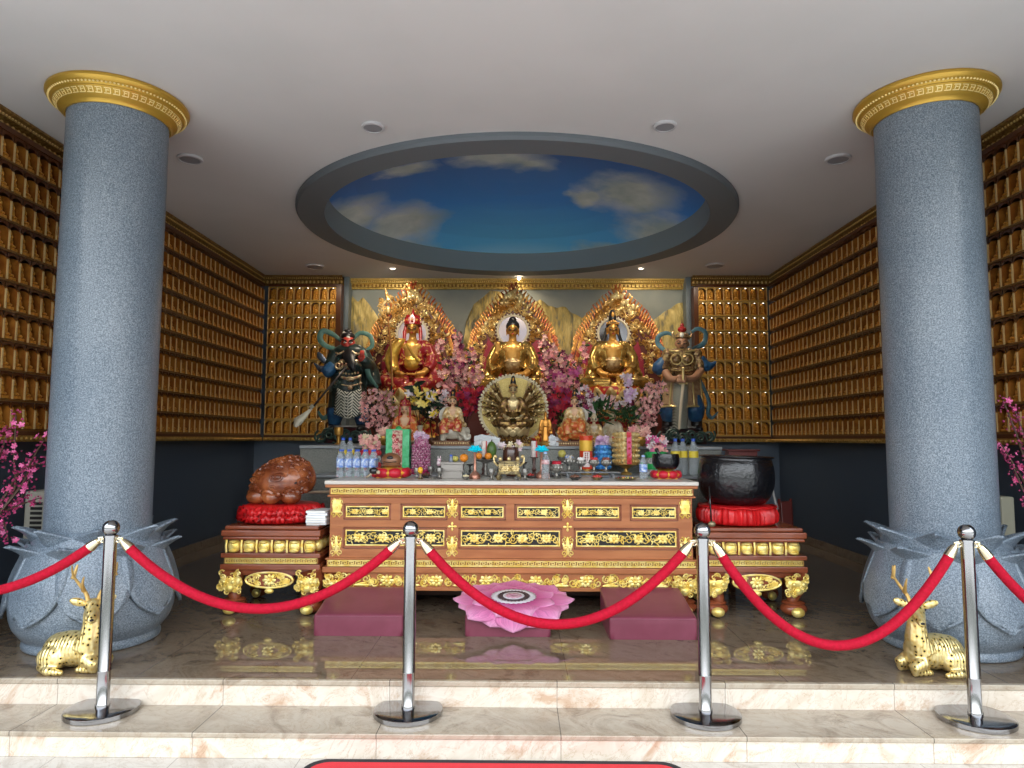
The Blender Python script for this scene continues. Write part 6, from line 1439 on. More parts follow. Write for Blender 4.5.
# ---------------------------------------------------------------- offerings on the ledges and the altar table
WATER = mat('clear_plastic', (.88, .93, .97), .08, trans=.85, ior=1.15); LBW = mat('label_white_blue', (.70, .78, .88), .4, col2=(.10, .22, .60), scale=38); CAPB = mat('blue_cap', (.03, .10, .50), .4); LBY = mat('label_yellow', (.78, .60, .05), .4); CAPL = mat('pale_blue_cap', (.35, .50, .80), .4)
def bottle_proto(h, r, label, lab, cap, z0, z1, name='water_bottle'):
    e = thing(name, label, 'bottle'); m = MB()
    m.lathe(smooth2([(r*.8, 0), (r, h*.03), (r, h*.2), (r*.94, h*.24), (r, h*.28), (r, h*.62), (r*.92, h*.72), (r*.5, h*.87), (r*.38, h*.90), (r*.38, h*.93)], 3), 18); m.build('bottle', WATER, e)
    m = MB(); m.lathe([(r*1.02, h*z0), (r*1.02, h*z1)], 18, cap=False); m.build('label', lab, e)
    m = MB(); m.lathe([(r*.42, h*.925), (r*.43, h*.99), (r*.38, h), (.001, h)], 14); m.build('cap', cap, e)
    return e
def place(proto, first, loc, label, group=None, rz=0):
    if first: proto.location = loc; proto['label'] = label; proto.rotation_euler.z = rz
    else: proto = dup(proto, loc, rz, label, group)
    if group: proto['group'] = group
    return proto
ZT = ZTB+.0005
pb = bottle_proto(.225, .0315, 'x', LBW, CAPB, .35, .66); first = True
rown = ['front', 'middle']; colr = ['first', 'second', 'third', 'fourth', 'fifth']
for j in range(2):
    for i in range(5):
        p = at(340.5+8.1*i, 478, 5.72); place(pb, first, (p.x, 5.70+.068*j, ZT), 'small blue-capped water bottle, %s row of the left pack, %s from the left' % (['front', 'back'][j], colr[i]), 'pack of small water bottles on the altar table'); first = False
b2 = bottle_proto(.33, .042, 'x', LBY, CAPB, .48, .66)
place(b2, True, (at(342.5, 470, 6.3).x, 6.3, ZM), 'tall yellow-labelled water bottle behind the left pack, left one', 'tall bottles with yellow labels')
place(b2, False, (at(349.5, 470, 6.3).x, 6.3, ZM), 'tall yellow-labelled water bottle behind the left pack, right one', 'tall bottles with yellow labels')
for i, x in enumerate((683, 692.5, 702)): place(b2, False, (at(x, 470, 6.0).x-.03*i*0, 6.34 if i == 1 else 6.28, ZM), 'tall yellow-labelled water bottle by the small black bowl, %s of three' % ['left', 'middle', 'right'][i], 'tall bottles with yellow labels')
b3 = bottle_proto(.215, .032, 'x', mat('label_red_white', (.75, .75, .78), .4, col2=(.5, .05, .05), scale=30), CAPL, .55, .70)
place(b3, True, (at(545.5, 478, 5.50).x, 5.50, ZT), 'single water bottle with pale cap standing right of the blue lotus candle')
b4 = bottle_proto(.19, .032, 'x', LBW, CAPL, .30, .62)
place(b4, True, (at(643.5, 478, 5.55).x, 5.55, ZT), 'small water bottle standing left of the small black bowl')
# small wooden fish on cushion, small black bowl on cushion
YC = mat('yellow_satin', (.80, .38, .04), .4); RC2 = mat('red_satin_patch', (.58, .01, .03), .4)
def small_cushion(x, Y, rx, h, label):
    p = at(x, 480, Y); e = thing('small_cushion', label, 'cushion', (p.x, Y, ZT), group='small red and yellow patchwork cushions')
    m = MB(); m.ell((0, 0, h/2), (rx, rx*.9, h/2), 28, 12); m.b2(-rx*.6, rx*.6, -rx*.6, rx*.6, 0, .01); m.build('cushion', YC, e)
    m = MB()
    for k in range(8):
        a = 2*pi*(k+.5)/8; m.ell((rx*.80*cos(a), rx*.72*sin(a), h/2), (rx*.36, rx*.23, h*.46), 14, 8, Matrix.Rotation(a+pi/2, 4, 'Z'))
    m.build('red_patches', RC2, e); return e
c1 = small_cushion(391, 5.62, .165, .085, 'small red and yellow patchwork cushion under the small wooden fish')
p = c1.location; e = thing('wooden_fish', 'small brown wooden fish on the left patchwork cushion', 'wooden drum', (p.x, p.y, ZT+.0855)); WF = mat('brown_drum_wood', (.20, .08, .035), .3, col2=(.30, .14, .07), scale=8, coat=.3)
m = MB(); m.ell((0, 0, .055), (.082, .072, .062), 22, 14, fn=lambda v: Vector((v.x, v.y, v.z if v.z > -.03 else -.03-(abs(v.z)-.03)*.4))); m.ell((0, 0, .015), (.085, .075, .016), 20, 6); b = m.build('body', WF, e)
m = MB(); m.tube([(-.05, -.062, .045), (0, -.074, .04), (.05, -.062, .045)], .004, 6); m.ell((-.0, -.060, .075), (.03, .014, .018), 10, 6); m.build('slit', BOOT, b)
p = at(375, 466, 5.40); e = thing('striker', 'dark round-headed striker leaning on the left patchwork cushion', 'mallet', (p.x, 5.40, ZT))
m = MB(); m.tube([(-.07, .0, .012), (.0, 0, .06)], .007, 8); m.build('handle', PALEW, e); m = MB(); m.ell((-.01, 0, .065), (.035, .025, .028), 12, 8); m.build('head', BLACK, e)
m = MB(); m.ell((.030, -.018, .055), (.016,)*3, 10, 6); m.build('knob', PALEW, e)
c2 = small_cushion(666, 5.62, .125, .07, 'small red and yellow patchwork cushion under the small black bowl')
p = c2.location; e = thing('singing_bowl', 'small black singing bowl on the right patchwork cushion', 'singing bowl', (p.x, p.y, ZT+.0705))
m = MB(); m.lathe(smooth2([(.06, .0), (.088, .015), (.107, .05), (.108, .10), (.104, .128)], 4)+[(.097, .128), (.098, .06), (.06, .02), (.001, .018)], 40, cap=False); m.build('bowl', BOWLM, e)
p2 = at(659, 456, 5.42); e2 = thing('striker', 'black striker resting across the small black bowl', 'mallet', (p.x, p.y, ZT+.185)); m = MB(); m.tube([(-.075, -.03, .04), (-.02, 0, -.04)], [.012, .014], 8); m.build('handle', BLACK, e2)
m = MB(); m.tube([(-.075, -.03, .04), (-.085, -.034, .055)], [.017, .015], 10); m.build('head', BLACK, e2)

# stacked offering towers and lamps on the lower ledge
def onledge(x, Y, z, name, label, cat, group=None):
    p = at(x, 460, Y); return thing(name, label, cat, (p.x, Y, z), group=group)
REDC = mat('red_tin', (.62, .03, .05), .3); WHC = mat('white_tin', (.72, .68, .66), .4, col2=(.3, .3, .3), scale=40); GRC = mat('green_tin', (.03, .38, .10), .35); BLC = mat('blue_foil', (.03, .18, .55), .3, .3, col2=(.10, .38, .72), scale=40)
def tower(e, tiers, r, h0=0):
    z = h0
    for (h, k, mt) in tiers:
        m = MB(); m.lathe([(r*k*.96, z), (r*k, z+h*.1), (r*k, z+h*.85), (r*k*.93, z+h*.995), (.001, z+h*.995)], 28)
        for j in range(12): a = 2*pi*j/12; m.ell((r*k*cos(a), r*k*sin(a), z+h*.5), (.008, .008, h*.28), 6, 5)
        m.build('tier', mt, e); z += h
    return z
YL_ = 6.40; KK = YL_/690
e = onledge(370, YL_, ZM, 'offering_tower', 'round stacked tower of red and white tins topped by cream flowers', 'offering')
z = tower(e, [(.050, .9, WHC), (.055, 1.02, REDC), (.060, .96, WHC), (.05, 1.0, REDC)], .098); rr = random.Random(5)
m = MB()
for k in range(50): m.mi = rr.randrange(3); blossom(m, Vector((rr.uniform(-.09, .09), rr.uniform(-.05, .05), z+rr.uniform(.0, .13))), .026, (rr.uniform(-1, 1), -1, rr.uniform(-.3, 1)), rr)
m.build('top_flowers', [CR, PK2, PK2], e, smooth=False)
e = onledge(656, YL_, ZM, 'offering_tower', 'round stacked tower of green and white tins topped by pink flowers', 'offering')
z = tower(e, [(.050, .95, WHC), (.050, 1.0, GRC), (.055, .9, WHC), (.055, 1.0, GRC)], .10); m = MB()
for k in range(40): m.mi = rr.randrange(3); blossom(m, Vector((rr.uniform(-.07, .09), rr.uniform(-.05, .05), z+rr.uniform(.0, .13))), .030, (rr.uniform(-1, 1), -1, rr.uniform(-.3, 1)), rr)
m.build('top_flowers', [WT, PK1, PK3], e, smooth=False)
e = onledge(603, YL_, ZM, 'offering_tower', 'blue foil layered tower with a lilac top', 'offering'); z = tower(e, [(.04, .9, BLC), (.045, 1, BLC), (.045, .97, BLC), (.045, .93, BLC), (.045, .85, BLC)], .082, .05)
m = MB(); m.lathe([(.05, 0), (.055, .01), (.02, .03), (.04, .05)], 20); m.build('foot', GOLDD, e)
m = MB()
for k in range(36): blossom(m, Vector((rr.uniform(-.055, .055), rr.uniform(-.04, .04), z+rr.uniform(-.01, .065)*1)), .026, (rr.uniform(-1, 1), -1, rr.uniform(-.3, 1)), rr)
m.build('top_flowers', [ORC], e, smooth=False)
e = onledge(626, YL_-.05, ZM, 'offering_tower', 'broad gold beaded tower with a pink front ribbon on a bronze foot', 'offering')
m = MB(); m.lathe([(.05, 0), (.052, .015), (.02, .03), (.018, .055), (.07, .08), (.125, .095), (.12, .10)], 28); m.build('foot', GOLDD, e)
TG = mat('bead_gold', (.72, .48, .16), .3, .4, col2=(.80, .66, .34), scale=60)
for j in range(6):
    m = MB(); z = .10+j*.048; R0 = .122
    m.lathe([(R0*.9, z), (R0*.9, z+.046), (.001, z+.046)], 24)
    for q in range(22): a = 2*pi*q/22; m.ell((R0*.93*cos(a), R0*.93*sin(a), z+.024), (.016, .016, .019), 7, 5)
    m.build('tier', TG if j % 2 else mat('bead_amber', (.58, .32, .08), .3, .4, col2=(.72, .56, .26), scale=50) if 'bead_amber' not in bpy.data.materials else bpy.data.materials['bead_amber'], e)
m = MB(); m.b2(-.012, .030, -.139, -.128, .10, .385); m.build('ribbon', mat('pink_ribbon', (.75, .10, .22), .5, col2=(.60, .02, .04), scale=12, lo=.5, hi=.54), e, smooth=False)
m = MB()
for q in range(5): m.ell((.009, -.141, .13+.055*q), (.012, .005, .012), 8, 6)
m.build('studs', RD, e)
# green panel lamp and pink beaded lamp
e = onledge(397.5, YL_, ZM, 'offering_lamp', 'square green panelled offering lamp behind the small wooden fish', 'lamp')
w_, h_ = 11.8*KK, at(397, 429, YL_).z-ZM; GRL = mat('green_glass', (.06, .50, .18), .3, col2=(.14, .62, .30), scale=20)
m = MB(); m.b2(-w_, w_, -.02, .10, 0, h_); m.build('panel', GRL, e, smooth=False, bevel=.006)
m = MB(); m.b2(-w_*.42, w_*.42, -.03, -.0205, .02, h_*.97); b = m.build('picture_strip', mat('floral_strip', (.66, .50, .36), .5, col2=(.40, .08, .08), scale=40), e, smooth=False)
m = MB(); rr = random.Random(12)
for k in range(10): m.mi = k % 2; blossom(m, Vector((rr.uniform(-.3, .3)*w_, -.034, rr.uniform(.1, .85)*h_)), .022, (0, -1, 0), rr)
m.build('painted_lotus', [PK2, RD], b, smooth=False)
m = MB(); m.ell((0, .03, h_), (.03, .03, .03), 10, 8); m.build('finial', GRC, e)
e = onledge(421, YL_, ZM, 'offering_lamp', 'tall purple-pink beaded lamp with round foot right of the green lamp', 'lamp'); PBD = mat('purple_bead', (.38, .04, .18), .25, col2=(.62, .34, .42), scale=70)
m = MB()
for j in range(11):
    z = .05+j*.026; R0 = .075 if j < 9 else .05
    for q in range(14): a = 2*pi*(q+j*.5)/14; m.ell((R0*cos(a), R0*sin(a), z), .0155, 6, 5)
m.lathe([(.06, .03), (.07, .04), (.07, .30), (.03, .34), (.001, .34)], 18); m.build('beaded_body', PBD, e)
m = MB(); m.lathe([(.10, 0), (.105, .012), (.09, .03), (.05, .035), (.001, .035)], 22)
for q in range(12): a = 2*pi*q/12; m.ell((.095*cos(a), .095*sin(a), .03), (.03, .02, .014), 8, 5, Matrix.Rotation(a, 4, 'Z'))
m.build('foot', mat('magenta_foot', (.45, .02, .12), .3), e)
m = MB()
for k in range(22): blossom(m, Vector((rr.uniform(-.05, .06), rr.uniform(-.04, .04), .325+rr.uniform(-.02, .05))), .024, (rr.uniform(-1, 1), -1, rr.uniform(-.3, 1)), rr)
m.build('top_flowers', [ORC], e, smooth=False)
# red lantern candle
e = onledge(586, YL_-.02, ZM, 'votive_lantern', 'red and gold cylindrical votive candle with crown-shaped rim', 'candle'); hL = at(586, 435, YL_).z-ZM
m = MB(); m.lathe([(.052, 0), (.055, .01), (.055, .05), (.001, .05)], 24); m.build('foot', GOLDD, e)
m = MB(); m.lathe([(.060, .0505), (.060, hL-.03), (.054, hL-.03), (.001, hL-.05)], 28, cap=False); b = m.build('cylinder', mat('orange_red_glass', (.72, .06, .015), .3), e)
m = MB()
for q in range(8): a = 2*pi*q/8; T = m.T; m.T = Matrix.Rotation(a, 4, 'Z') @ Matrix.Translation((.058, 0, hL-.032)) @ Matrix.Rotation(pi/2, 4, 'Z'); m.prism([(-.02, 0), (.02, 0), (.014, .028), (0, .018), (-.014, .028)], -.003, .003); m.T = T
m.build('crown_rim', bpy.data.materials['orange_red_glass'], b, smooth=False)
m = MB(); m.lathe([(.0615, hL*.60), (.0615, hL*.86)], 28, cap=False); m.build('gold_band', mat('yellow_band', (.88, .52, .06), .35, .2), b)
def patch(mb, R, a0, a1, z0, z1):
    mb.grid(lambda u, v: (R*cos(lerp(a0, a1, u)), R*sin(lerp(a0, a1, u)), lerp(z0, z1, v)), 8, 2)
m = MB(); patch(m, .0625, -pi/2-.5, -pi/2+.5, .07, hL*.58); m.build('label', mat('lantern_label', (.85, .74, .70), .5), b)
m = MB()
for q, (zz, ww) in enumerate(((hL*.54, .30), (hL*.49, .22), (hL*.43, .32), (hL*.37, .2), (hL*.31, .28))):
    patch(m, .0632, -pi/2-ww, -pi/2-.05, zz-.004, zz+.004); patch(m, .0632, -pi/2+.08, -pi/2+ww*.8, zz-.003, zz+.003)
for q in (-.2, .12): patch(m, .0632, -pi/2+q-.03, -pi/2+q+.03, hL*.34, hL*.56)
m.build('characters', mat('character_ink', (.30, .03, .05), .5), b)
# cyan lotus candle holders, candles
CY = mat('cyan_lotus', (.0, .50, .66), .4, emis=.12); COP = mat('copper_rose', (.48, .22, .15), .3, .6)
for i, (x, Y) in enumerate(((475, 5.50), (541.5, 5.62))):
    e = onledge(x, Y, ZT, 'lotus_candle_holder', ['cyan lotus candle holder on copper foot left of the incense burner', 'cyan lotus candle holder on copper foot right of the incense burner'][i], 'candle holder', 'cyan lotus candle holders'); hz = at(x, 448.5, Y).z-ZT
    m = MB(); m.lathe([(.044, 0), (.046, .01), (.042, .03), (.030, .045), (.018, .055), (.0115, .065), (.010, hz-.03), (.018, hz-.02)], 22); m.build('foot', COP, e)
    m = MB()
    for row, (nn, rr_, up) in enumerate(((9, .040, .1), (8, .030, .5), (6, .018, .9))):
        for k in range(nn):
            a = 2*pi*(k+row*.5)/nn; m.ell((rr_*cos(a), rr_*sin(a), hz-.012+.010*row), (.022, .013, .008), 8, 6, Matrix.Rotation(a, 4, 'Z') @ Matrix.Rotation(-up, 4, 'Y'))
    m.ell((0, 0, hz-.01), (.03, .03, .02), 12, 8); m.build('lotus', CY, e)
WAX = mat('pale_candle', (.68, .60, .56), .5, col2=(.55, .45, .42), scale=30); RST = mat('red_stripe', (.5, .03, .03), .5)
for i, (x, Y) in enumerate(((484, 5.85), (534, 5.85))):
    e = onledge(x, Y, ZT, 'pillar_candle', ['pale pillar candle on a dark turned stick, left of the incense burner', 'pale pillar candle on a dark turned stick, right of the incense burner'][i], 'candle', 'pale pillar candles'); z0 = at(x, 457, Y).z-ZT; z1 = at(x, 441, Y).z-ZT
    m = MB(); m.lathe([(.04, 0), (.042, .01), (.02, .02), (.012, .04), (.022, .06), (.012, .08), (.016, z0-.01), (.036, z0-.006), (.036, z0)], 22); m.build('stick', mat('dark_stick', (.09, .04, .03), .35) if 'dark_stick' not in bpy.data.materials else bpy.data.materials['dark_stick'], e)
    m = MB(); m.lathe([(.024, z0), (.024, z1), (.018, z1+.001), (.001, z1-.004)], 20); m.build('candle', WAX, e)
    m = MB(); m.b2(.016, .0255, -.02, .0, z0+.001, z1-.001); m.build('red_edge', RST, e, smooth=False)
BRZ = mat('old_brass', (.44, .34, .16), .35, .6, col2=(.16, .12, .07), scale=40); SIL = mat('tarnished_silver', (.42, .40, .36), .3, .7, col2=(.20, .19, .18), scale=40)
e = onledge(509, 5.55, ZT, 'incense_burner', 'square brass incense burner with carved sides in the middle of the altar table', 'incense burner')
m = MB(); m.b2(-.082, .082, -.055, .055, .035, .125); m.b2(-.092, .092, -.062, .062, .125, .14); bb = m.build('body', BRZ, e, smooth=False, bevel=.005)
m = MB()
for sx in (-1, 1):
    for sy in (-1, 1): m.tube([(sx*.072, sy*.05, .045), (sx*.085, sy*.055, .02), (sx*.08, sy*.052, 0)], [.02, .013, .014], 8)
m.build('feet', BRZ, e)
m = MB()
for s in (-1, 1): m.tube([(s*.088, 0, .10), (s*.118, 0, .13), (s*.12, 0, .165), (s*.095, 0, .17)], .009, 8); m.ell((s*.11, 0, .175), .016, 8, 6)
m.build('handles', mat('bright_brass', (.72, .55, .26), .3, .6), e)
m = MB(); carve_band(m, -.07, .07, .045, .115, -.060, .03, 4)
for s in (-1, 0, 1): m.ell((s*.07, 0, .155), (.016, .016, .02), 8, 6)
m.build('carving', bpy.data.materials['bright_brass'], bb)
e = onledge(511, 6.05-.18, ZT, 'incense_urn', 'dark brown rounded urn with white and gold flowers behind the incense burner', 'urn')
z1 = at(511, 447, 5.87).z-ZT; UB = mat('dark_brown_glaze', (.07, .025, .015), .2, coat=.4)
m = MB(); m.lathe(smooth2([(.04, 0), (.045, .02), (.065, .10), (.072, z1*.55), (.068, z1*.85), (.058, z1)], 4)+[(.05, z1), (.05, z1*.9), (.001, z1*.9)], 28, cap=False); m.build('urn', UB, e)
m = MB(); rr = random.Random(21)
for k in range(16): m.mi = k % 2; blossom(m, Vector((rr.uniform(-.10, .10), rr.uniform(-.03, .02), z1+rr.uniform(-.02, .04))), .026, (rr.uniform(-1, 1), -1, .4), rr)
m.build('flowers', [WT, CR], e, smooth=False)
# small things crowding the table
GLS = mat('grey_glassware', (.30, .31, .30), .2, .3)
def dish(x, Y, label, r, mt, fill=None, h=.02):
    e = onledge(x, Y, ZT, 'small_dish', label, 'dish'); m = MB(); m.lathe([(r*.5, 0), (r*.55, .004), (r, h), (r*.97, h+.002), (r*.4, .006), (.001, .006)], 22); m.build('dish', mt, e)
    if fill:
        m = MB()
        for k in range(7): m.ell((r*.5*cos(k*.9), r*.5*sin(k*.9), h+.006), r*.24, 7, 5)
        m.ell((0, 0, h+.012), r*.26, 7, 5); m.build('filling', fill, e)
DKM = mat('dark_pewter', (.10, .095, .09), .35, .6)
dish(426, 5.62, 'dark dish with small brown sweets behind the yellow oil lamp', .045, DKM, BRP); dish(434, 5.42, 'shallow pewter dish near the grey metal box', .04, SIL)
dish(466, 5.42, 'shallow dish with cream sweets before the orange', .035, SIL, CR); dish(499, 5.36, 'tiny brass dish in front of the incense burner', .028, BRZ); dish(517, 5.36, 'tiny pewter dish in front of the incense burner, right', .028, SIL)
dish(530.5, 5.62, 'dark dish with red sweets right of the incense burner', .04, DKM, FRD_ := mat('red_sweets', (.5, .04, .03), .4)); dish(575, 5.40, 'shallow dark dish under the front edge of the tray table', .05, DKM, BRP); dish(597, 5.40, 'shallow brass dish with dark red sweets under the tray table', .05, BRZ, FRD_)
def stick(x, Y, yt, label):
    e = onledge(x, Y, ZT, 'candlestick', label, 'candlestick', 'dark pewter candlesticks'); h = at(x, yt, Y).z-ZT; m = MB()
    m.lathe([(.035, 0), (.036, .008), (.012, .018), (.009, h*.4), (.018, h*.45), (.009, h*.52), (.010, h*.85), (.028, h*.93), (.030, h), (.001, h*.98)], 20); m.build('candlestick', DKM, e)
stick(498.5, 5.84, 462, 'dark pewter candlestick between the melon and the brown urn'); stick(524, 5.84, 462, 'dark pewter candlestick just right of the brown urn'); stick(550.5, 5.82, 461, 'dark pewter candlestick behind the single water bottle'); stick(470, 5.86, 464, 'dark pewter candlestick behind the left cyan lotus')
# little silver cups on the table
def cup_proto():
    e = thing('silver_cup', 'x', 'cup'); m = MB(); m.lathe([(.020, 0), (.022, .004), (.008, .012), (.008, .03), (.024, .045), (.028, .07), (.026, .085)]+[(.023, .085), (.023, .05), (.001, .045)], 20, cap=False); m.build('cup', SIL, e); return e
cp = cup_proto(); f_ = True
for x, Y, lb in ((491.5, 5.38, 'silver cup just left of the incense burner'), (525, 5.38, 'silver cup just right of the incense burner'), (431, 5.75, 'silver cup third from the left between the fish and the tray box'), (439.5, 5.5, 'silver cup beside the grey tray box of fruit'), (417, 5.5, 'brass coloured cup right of the patchwork cushion')):
    place(cp, f_, (at(x, 470, Y).x, Y, ZT), lb, 'small metal cups on the altar table'); f_ = False
e = onledge(420.5, 5.45, ZT, 'oil_lamp', 'small yellow glass oil lamp right of the small wooden fish', 'lamp'); m = MB(); m.lathe([(.02, 0), (.022, .006), (.007, .012), (.007, .035), (.016, .045)], 16); m.build('foot', BRZ, e); m = MB(); m.ell((0, 0, .068), (.021, .021, .027), 14, 10); m.build('glass', mat('amber_glass', (.80, .42, .02), .15), e)
def goblet(x, Y, z, label, fill, s=1.0):
    e = onledge(x, Y, z, 'goblet', label, 'goblet', 'silver goblets on the low tray table'); m = MB(); m.T = Matrix.Scale(s, 4)
    m.lathe([(.030, 0), (.032, .006), (.010, .016), (.009, .036), (.014, .042), (.034, .056), (.042, .080), (.043, .096)]+[(.038, .096), (.036, .07), (.001, .06)], 24, cap=False)
    for q in range(10): a = 2*pi*q/10; m.ell((.038*cos(a), .038*sin(a), .074), (.008, .008, .014), 6, 5)
    m.build('bowl', SIL, e); m = MB(); m.T = Matrix.Scale(s, 4); m.ell((0, 0, .095), (.034, .034, .018), 14, 8)
    for q in range(7): m.ell((.020*cos(q*.9), .020*sin(q*.9), .106), .012, 7, 5)
    m.build('offering', fill, e); return e
e = onledge(592, 5.72, ZT, 'low_tray_table', 'low grey metal tray table carrying the silver goblets', 'tray'); GRM = mat('grey_tray', (.22, .23, .24), .35, .3)
m = MB(); m.b2(-.265, .225, -.08, .08, .040, .050); m.build('tray', GRM, e, smooth=False, bevel=.003)
for s in (-.2, .17):
    m = MB(); m.tube([(s-.02, -.05, .0395), (s, -.05, .02), (s-.004, -.05, 0)], [.012, .008, .01], 8); m.tube([(s-.02, .05, .0395), (s, .05, .02), (s-.004, .05, 0)], [.012, .008, .01], 8); m.build('leg', GRM, e)
ztt = ZT+.0505
FRD = mat('red_fruit', (.55, .03, .03), .35); FYG = mat('yellow_green_fruit', (.50, .44, .10), .4)
goblet(569, 5.72, ztt, 'silver dish with a yellow fruit and blue top, left end of the tray table', mat('mixed_blue', (.20, .28, .50), .4, col2=(.6, .5, .3), scale=40), 1.15)
goblet(581, 5.72, ztt, 'silver goblet with pale filling, under the red votive lantern', WHV)
goblet(594, 5.72, ztt, 'silver goblet piled with small red fruit, under the blue tower', FRD)
goblet(606, 5.72, ztt, 'silver goblet with dark and red filling, right end of the tray table', mat('dark_fruit', (.12, .04, .04), .4, col2=(.3, .08, .05), scale=30))
g1 = goblet(556.5, 5.60, ZT, 'tall silver goblet with red flower beside the single water bottle', RD, 1.2); g1['group'] = 'silver goblets'
m = MB(); m.b2(-.03, .03, -.03, .03, 0, .03)
e = onledge(562, 5.95, ZT, 'fruit', 'yellow-green round fruit behind the tall silver goblet', 'fruit'); m = MB(); m.ell((0, 0, .19), (.035,)*3, 14, 10); m.build('flesh', FYG, e); m = MB(); m.lathe([(.03, 0), (.032, .01), (.012, .02), (.012, .12), (.04, .15), (.042, .162), (.001, .160)], 18); m.build('stand', SIL, e)
# dish in front at right with beads
e = onledge(625.5, 5.42, ZT, 'oval_dish', 'shallow brass oval dish of red and green beads in front of the gold tower', 'dish'); m = MB(); m.lathe([(.05, 0), (.075, .006), (.085, .014), (.083, .016), (.07, .010), (.001, .008)], 28); m.build('dish', BRZ, e)
m = MB(); rr = random.Random(3)
for k in range(30): m.mi = k % 3; a = rr.uniform(0, 6.28); q = .06*math.sqrt(rr.random()); m.ell((q*cos(a), q*sin(a), .014+.004*rr.random()), .007, 6, 5)
tag(m.build('beads', [RD, LF, YL], e), kind='stuff')
# grey tray box with oranges, bottle and melon
e = onledge(453, 5.6, ZT, 'metal_box', 'grey two-step metal box carrying the oranges, left of the cyan lotus', 'box'); GBX = mat('grey_box', (.34, .31, .28), .4, .2)
z1 = at(453, 462, 5.6).z-ZT; m = MB(); m.b2(-.085, .08, -.06, .07, 0, z1*.42); m.b2(-.095, .09, -.065, .075, z1*.42, z1*.5); m.b2(-.09, .085, -.06, .07, z1*.5, z1*.88); m.b2(-.10, .095, -.07, .08, z1*.88, z1); m.build('box', GBX, e, smooth=False, bevel=.003)
OR = mat('orange_peel', (.85, .27, .02), .4, bump=.2, bscale=150); zz = ZT+z1+.0005
def orange(x, Y, z, label, r=.031, mt=OR, name='orange', cat='fruit'):
    e = onledge(x, Y, z, name, label, cat); m = MB(); m.ell((0, 0, r*.96), (r, r, r*.95), 18, 12, fn=lambda v: v*(1-.05*max(0, v.z/r)**6)); m.build('flesh', mt, e)
    m = MB(); m.ell((0, 0, r*1.88), (.006, .006, .004), 6, 4); m.tube([(0, 0, r*1.85), (.003, 0, r*2.1)], .0022, 5); m.build('stem', STM, e); return e
orange(464, 5.6, zz, 'single bright orange on the right end of the grey metal box', .035)
orange(455.5, 5.62, zz, 'pale greenish fruit in the middle of the grey metal box', .026, FYG, 'fruit')
e = onledge(451, 5.62, zz, 'small_bottle', 'tiny blue-capped bottle on the left end of the grey metal box', 'bottle'); m = MB(); m.lathe([(.018, 0), (.019, .03), (.010, .045)], 14); m.build('bottle', mat('grey_glass', (.18, .2, .25), .2), e); m = MB(); m.lathe([(.011, .045), (.011, .058), (.001, .058)], 12); m.build('cap', CAPB, e)
e = onledge(487, 6.0, ZT-.0, 'fruit_plate', 'raised plate carrying oranges and the green melon behind the left candle', 'plate')
e.location.y = 5.78; zp = at(487, 459.5, 5.78).z-ZT; m = MB(); m.lathe([(.05, 0), (.052, .01), (.015, .02), (.015, zp-.03), (.09, zp-.008), (.10, zp), (.095, zp), (.001, zp-.004)], 26); m.build('plate', SIL, e)
orange(478.8, 5.76, ZT+zp+.0005, 'left orange on the raised plate behind the candle', .030); orange(488.2, 5.72, ZT+zp+.0005, 'middle orange on the raised plate behind the candle', .030)
e = onledge(491.5, 5.82, ZT+zp+.0005, 'melon', 'dark green melon standing behind the left pillar candle', 'fruit'); m = MB(); m.ell((0, 0, .075), (.042, .042, .075), 20, 14, fn=lambda v: Vector((v.x*(1+.03*cos(8*math.atan2(v.y, v.x))), v.y*(1+.03*cos(8*math.atan2(v.y, v.x))), v.z))); m.build('flesh', mat('melon_green', (.06, .12, .02), .35, col2=(.12, .20, .04), scale=12), e); m = MB(); m.tube([(0, 0, .145), (.004, 0, .165)], .005, 6); m.build('stem', STM, e)
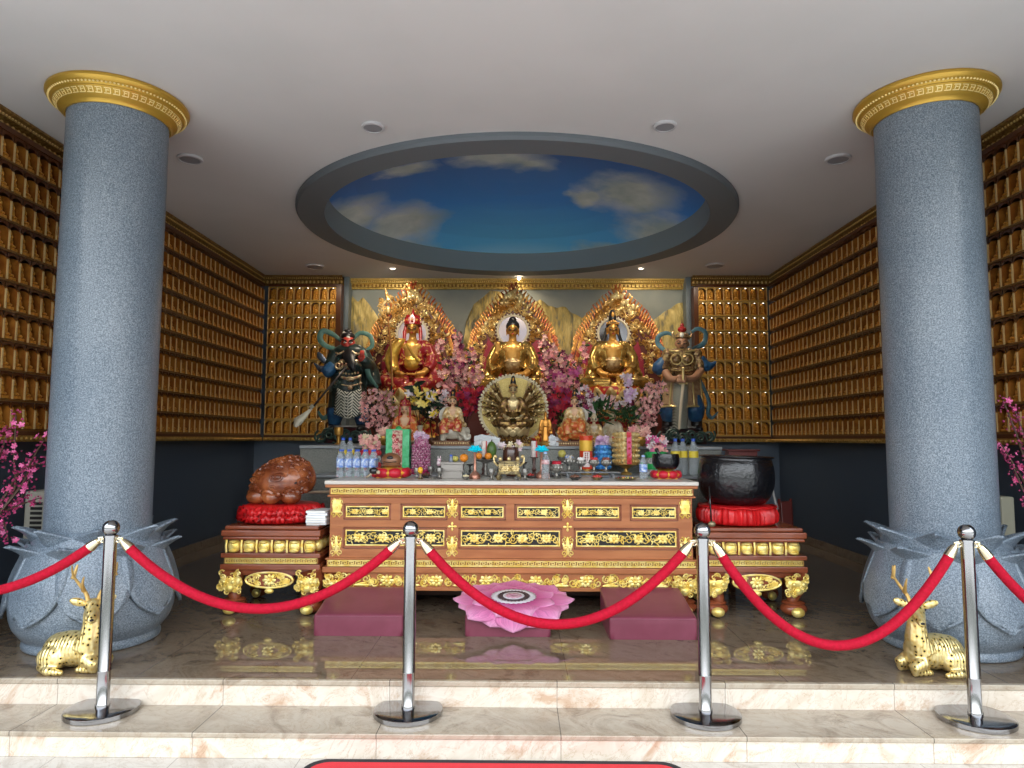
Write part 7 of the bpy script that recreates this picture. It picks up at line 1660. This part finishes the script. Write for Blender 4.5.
# small white figurine on the table at left, cup dish
e = onledge(439.2, 5.8, ZT, 'rabbit_figurine', 'little pink and white figurine on a stand left of the grey metal box', 'figurine'); z1 = at(439, 466, 5.8).z-ZT
m = MB(); m.lathe([(.025, 0), (.026, .006), (.006, .015), (.006, z1-.01), (.025, z1)], 16); m.build('stand', SIL, e); m = MB(); m.ell((0, 0, z1+.022), (.022, .018, .024), 12, 8); m.ell((.0, -.005, z1+.05), (.016, .015, .016), 10, 8)
for s in (-1, 1): m.ell((s*.010, 0, z1+.072), (.005, .004, .014), 8, 6)
m.build('body', mat('figurine_pink', (.72, .42, .50), .4, col2=(.8, .7, .72), scale=30), e)
# white cups, plastic sheet
e = onledge(398, 6.86, ZU+.0008, 'white_cup', 'tall white ribbed cup left of the orange-robed statuette', 'cup'); hC = at(398, 417, 6.86).z-ZU
m = MB(); m.lathe([(.030, 0), (.032, .01), (.036, hC*.9), (.040, hC), (.036, hC), (.034, hC*.6), (.001, hC*.5)], 20, fn=lambda a, i: 1+.02*cos(12*a)); m.build('cup', WHV, e)
m = MB(); m.ell((0, 0, hC), (.032, .032, .02), 10, 8); m.build('dark_filling', BRP, e)
for i, (x, w, lb) in enumerate(((487, 13, 'crumpled white plastic sheet tucked left under the golden disc'), (553.5, 5, 'crumpled white plastic sheet tucked right under the golden disc'))):
    Y = 6.70; p = at(x, 446, Y); e = thing('plastic_sheet', lb, 'plastic sheet', (p.x, Y, ZU+.0008), group='white sheets under the disc'); rr = random.Random(i)
    m = MB(); k = Y/690; m.grid(lambda u, v: ((u-.5)*2*w*k+(.12 if i == 0 else 0)*0, .03*v+.02*noise.noise(Vector((u*4, v*4, i))), .002+v*(.11-.05*abs(u-.35))+.012*noise.noise(Vector((u*6, v*6, 3+i)))*v), 16, 10)
    m.build('sheet', mat('white_sheet', (.70, .72, .74), .35) if 'white_sheet' not in bpy.data.materials else bpy.data.materials['white_sheet'], e, solid=.002)
# trailing glass candle on the ledge before the left guardian
e = onledge(338.5, 7.6, ZU+.0008, 'amber_lamp', 'small lit amber glass lamp before the red-faced guardian', 'lamp'); e.location.x = at(338.5, 440, 7.6).x+.0
m = MB(); m.lathe([(.04, 0), (.042, .01), (.02, .02), (.018, .09), (.045, .11), (.05, .17), (.045, .19)]+[(.04, .19), (.001, .13)], 20, cap=False); m.build('stand', GP, e); m = MB(); m.ell((0, 0, .16), (.03, .03, .02), 10, 8); m.build('flame_glass', mat('lit_amber', (1, .75, .4), .3, emis=1.2), e)
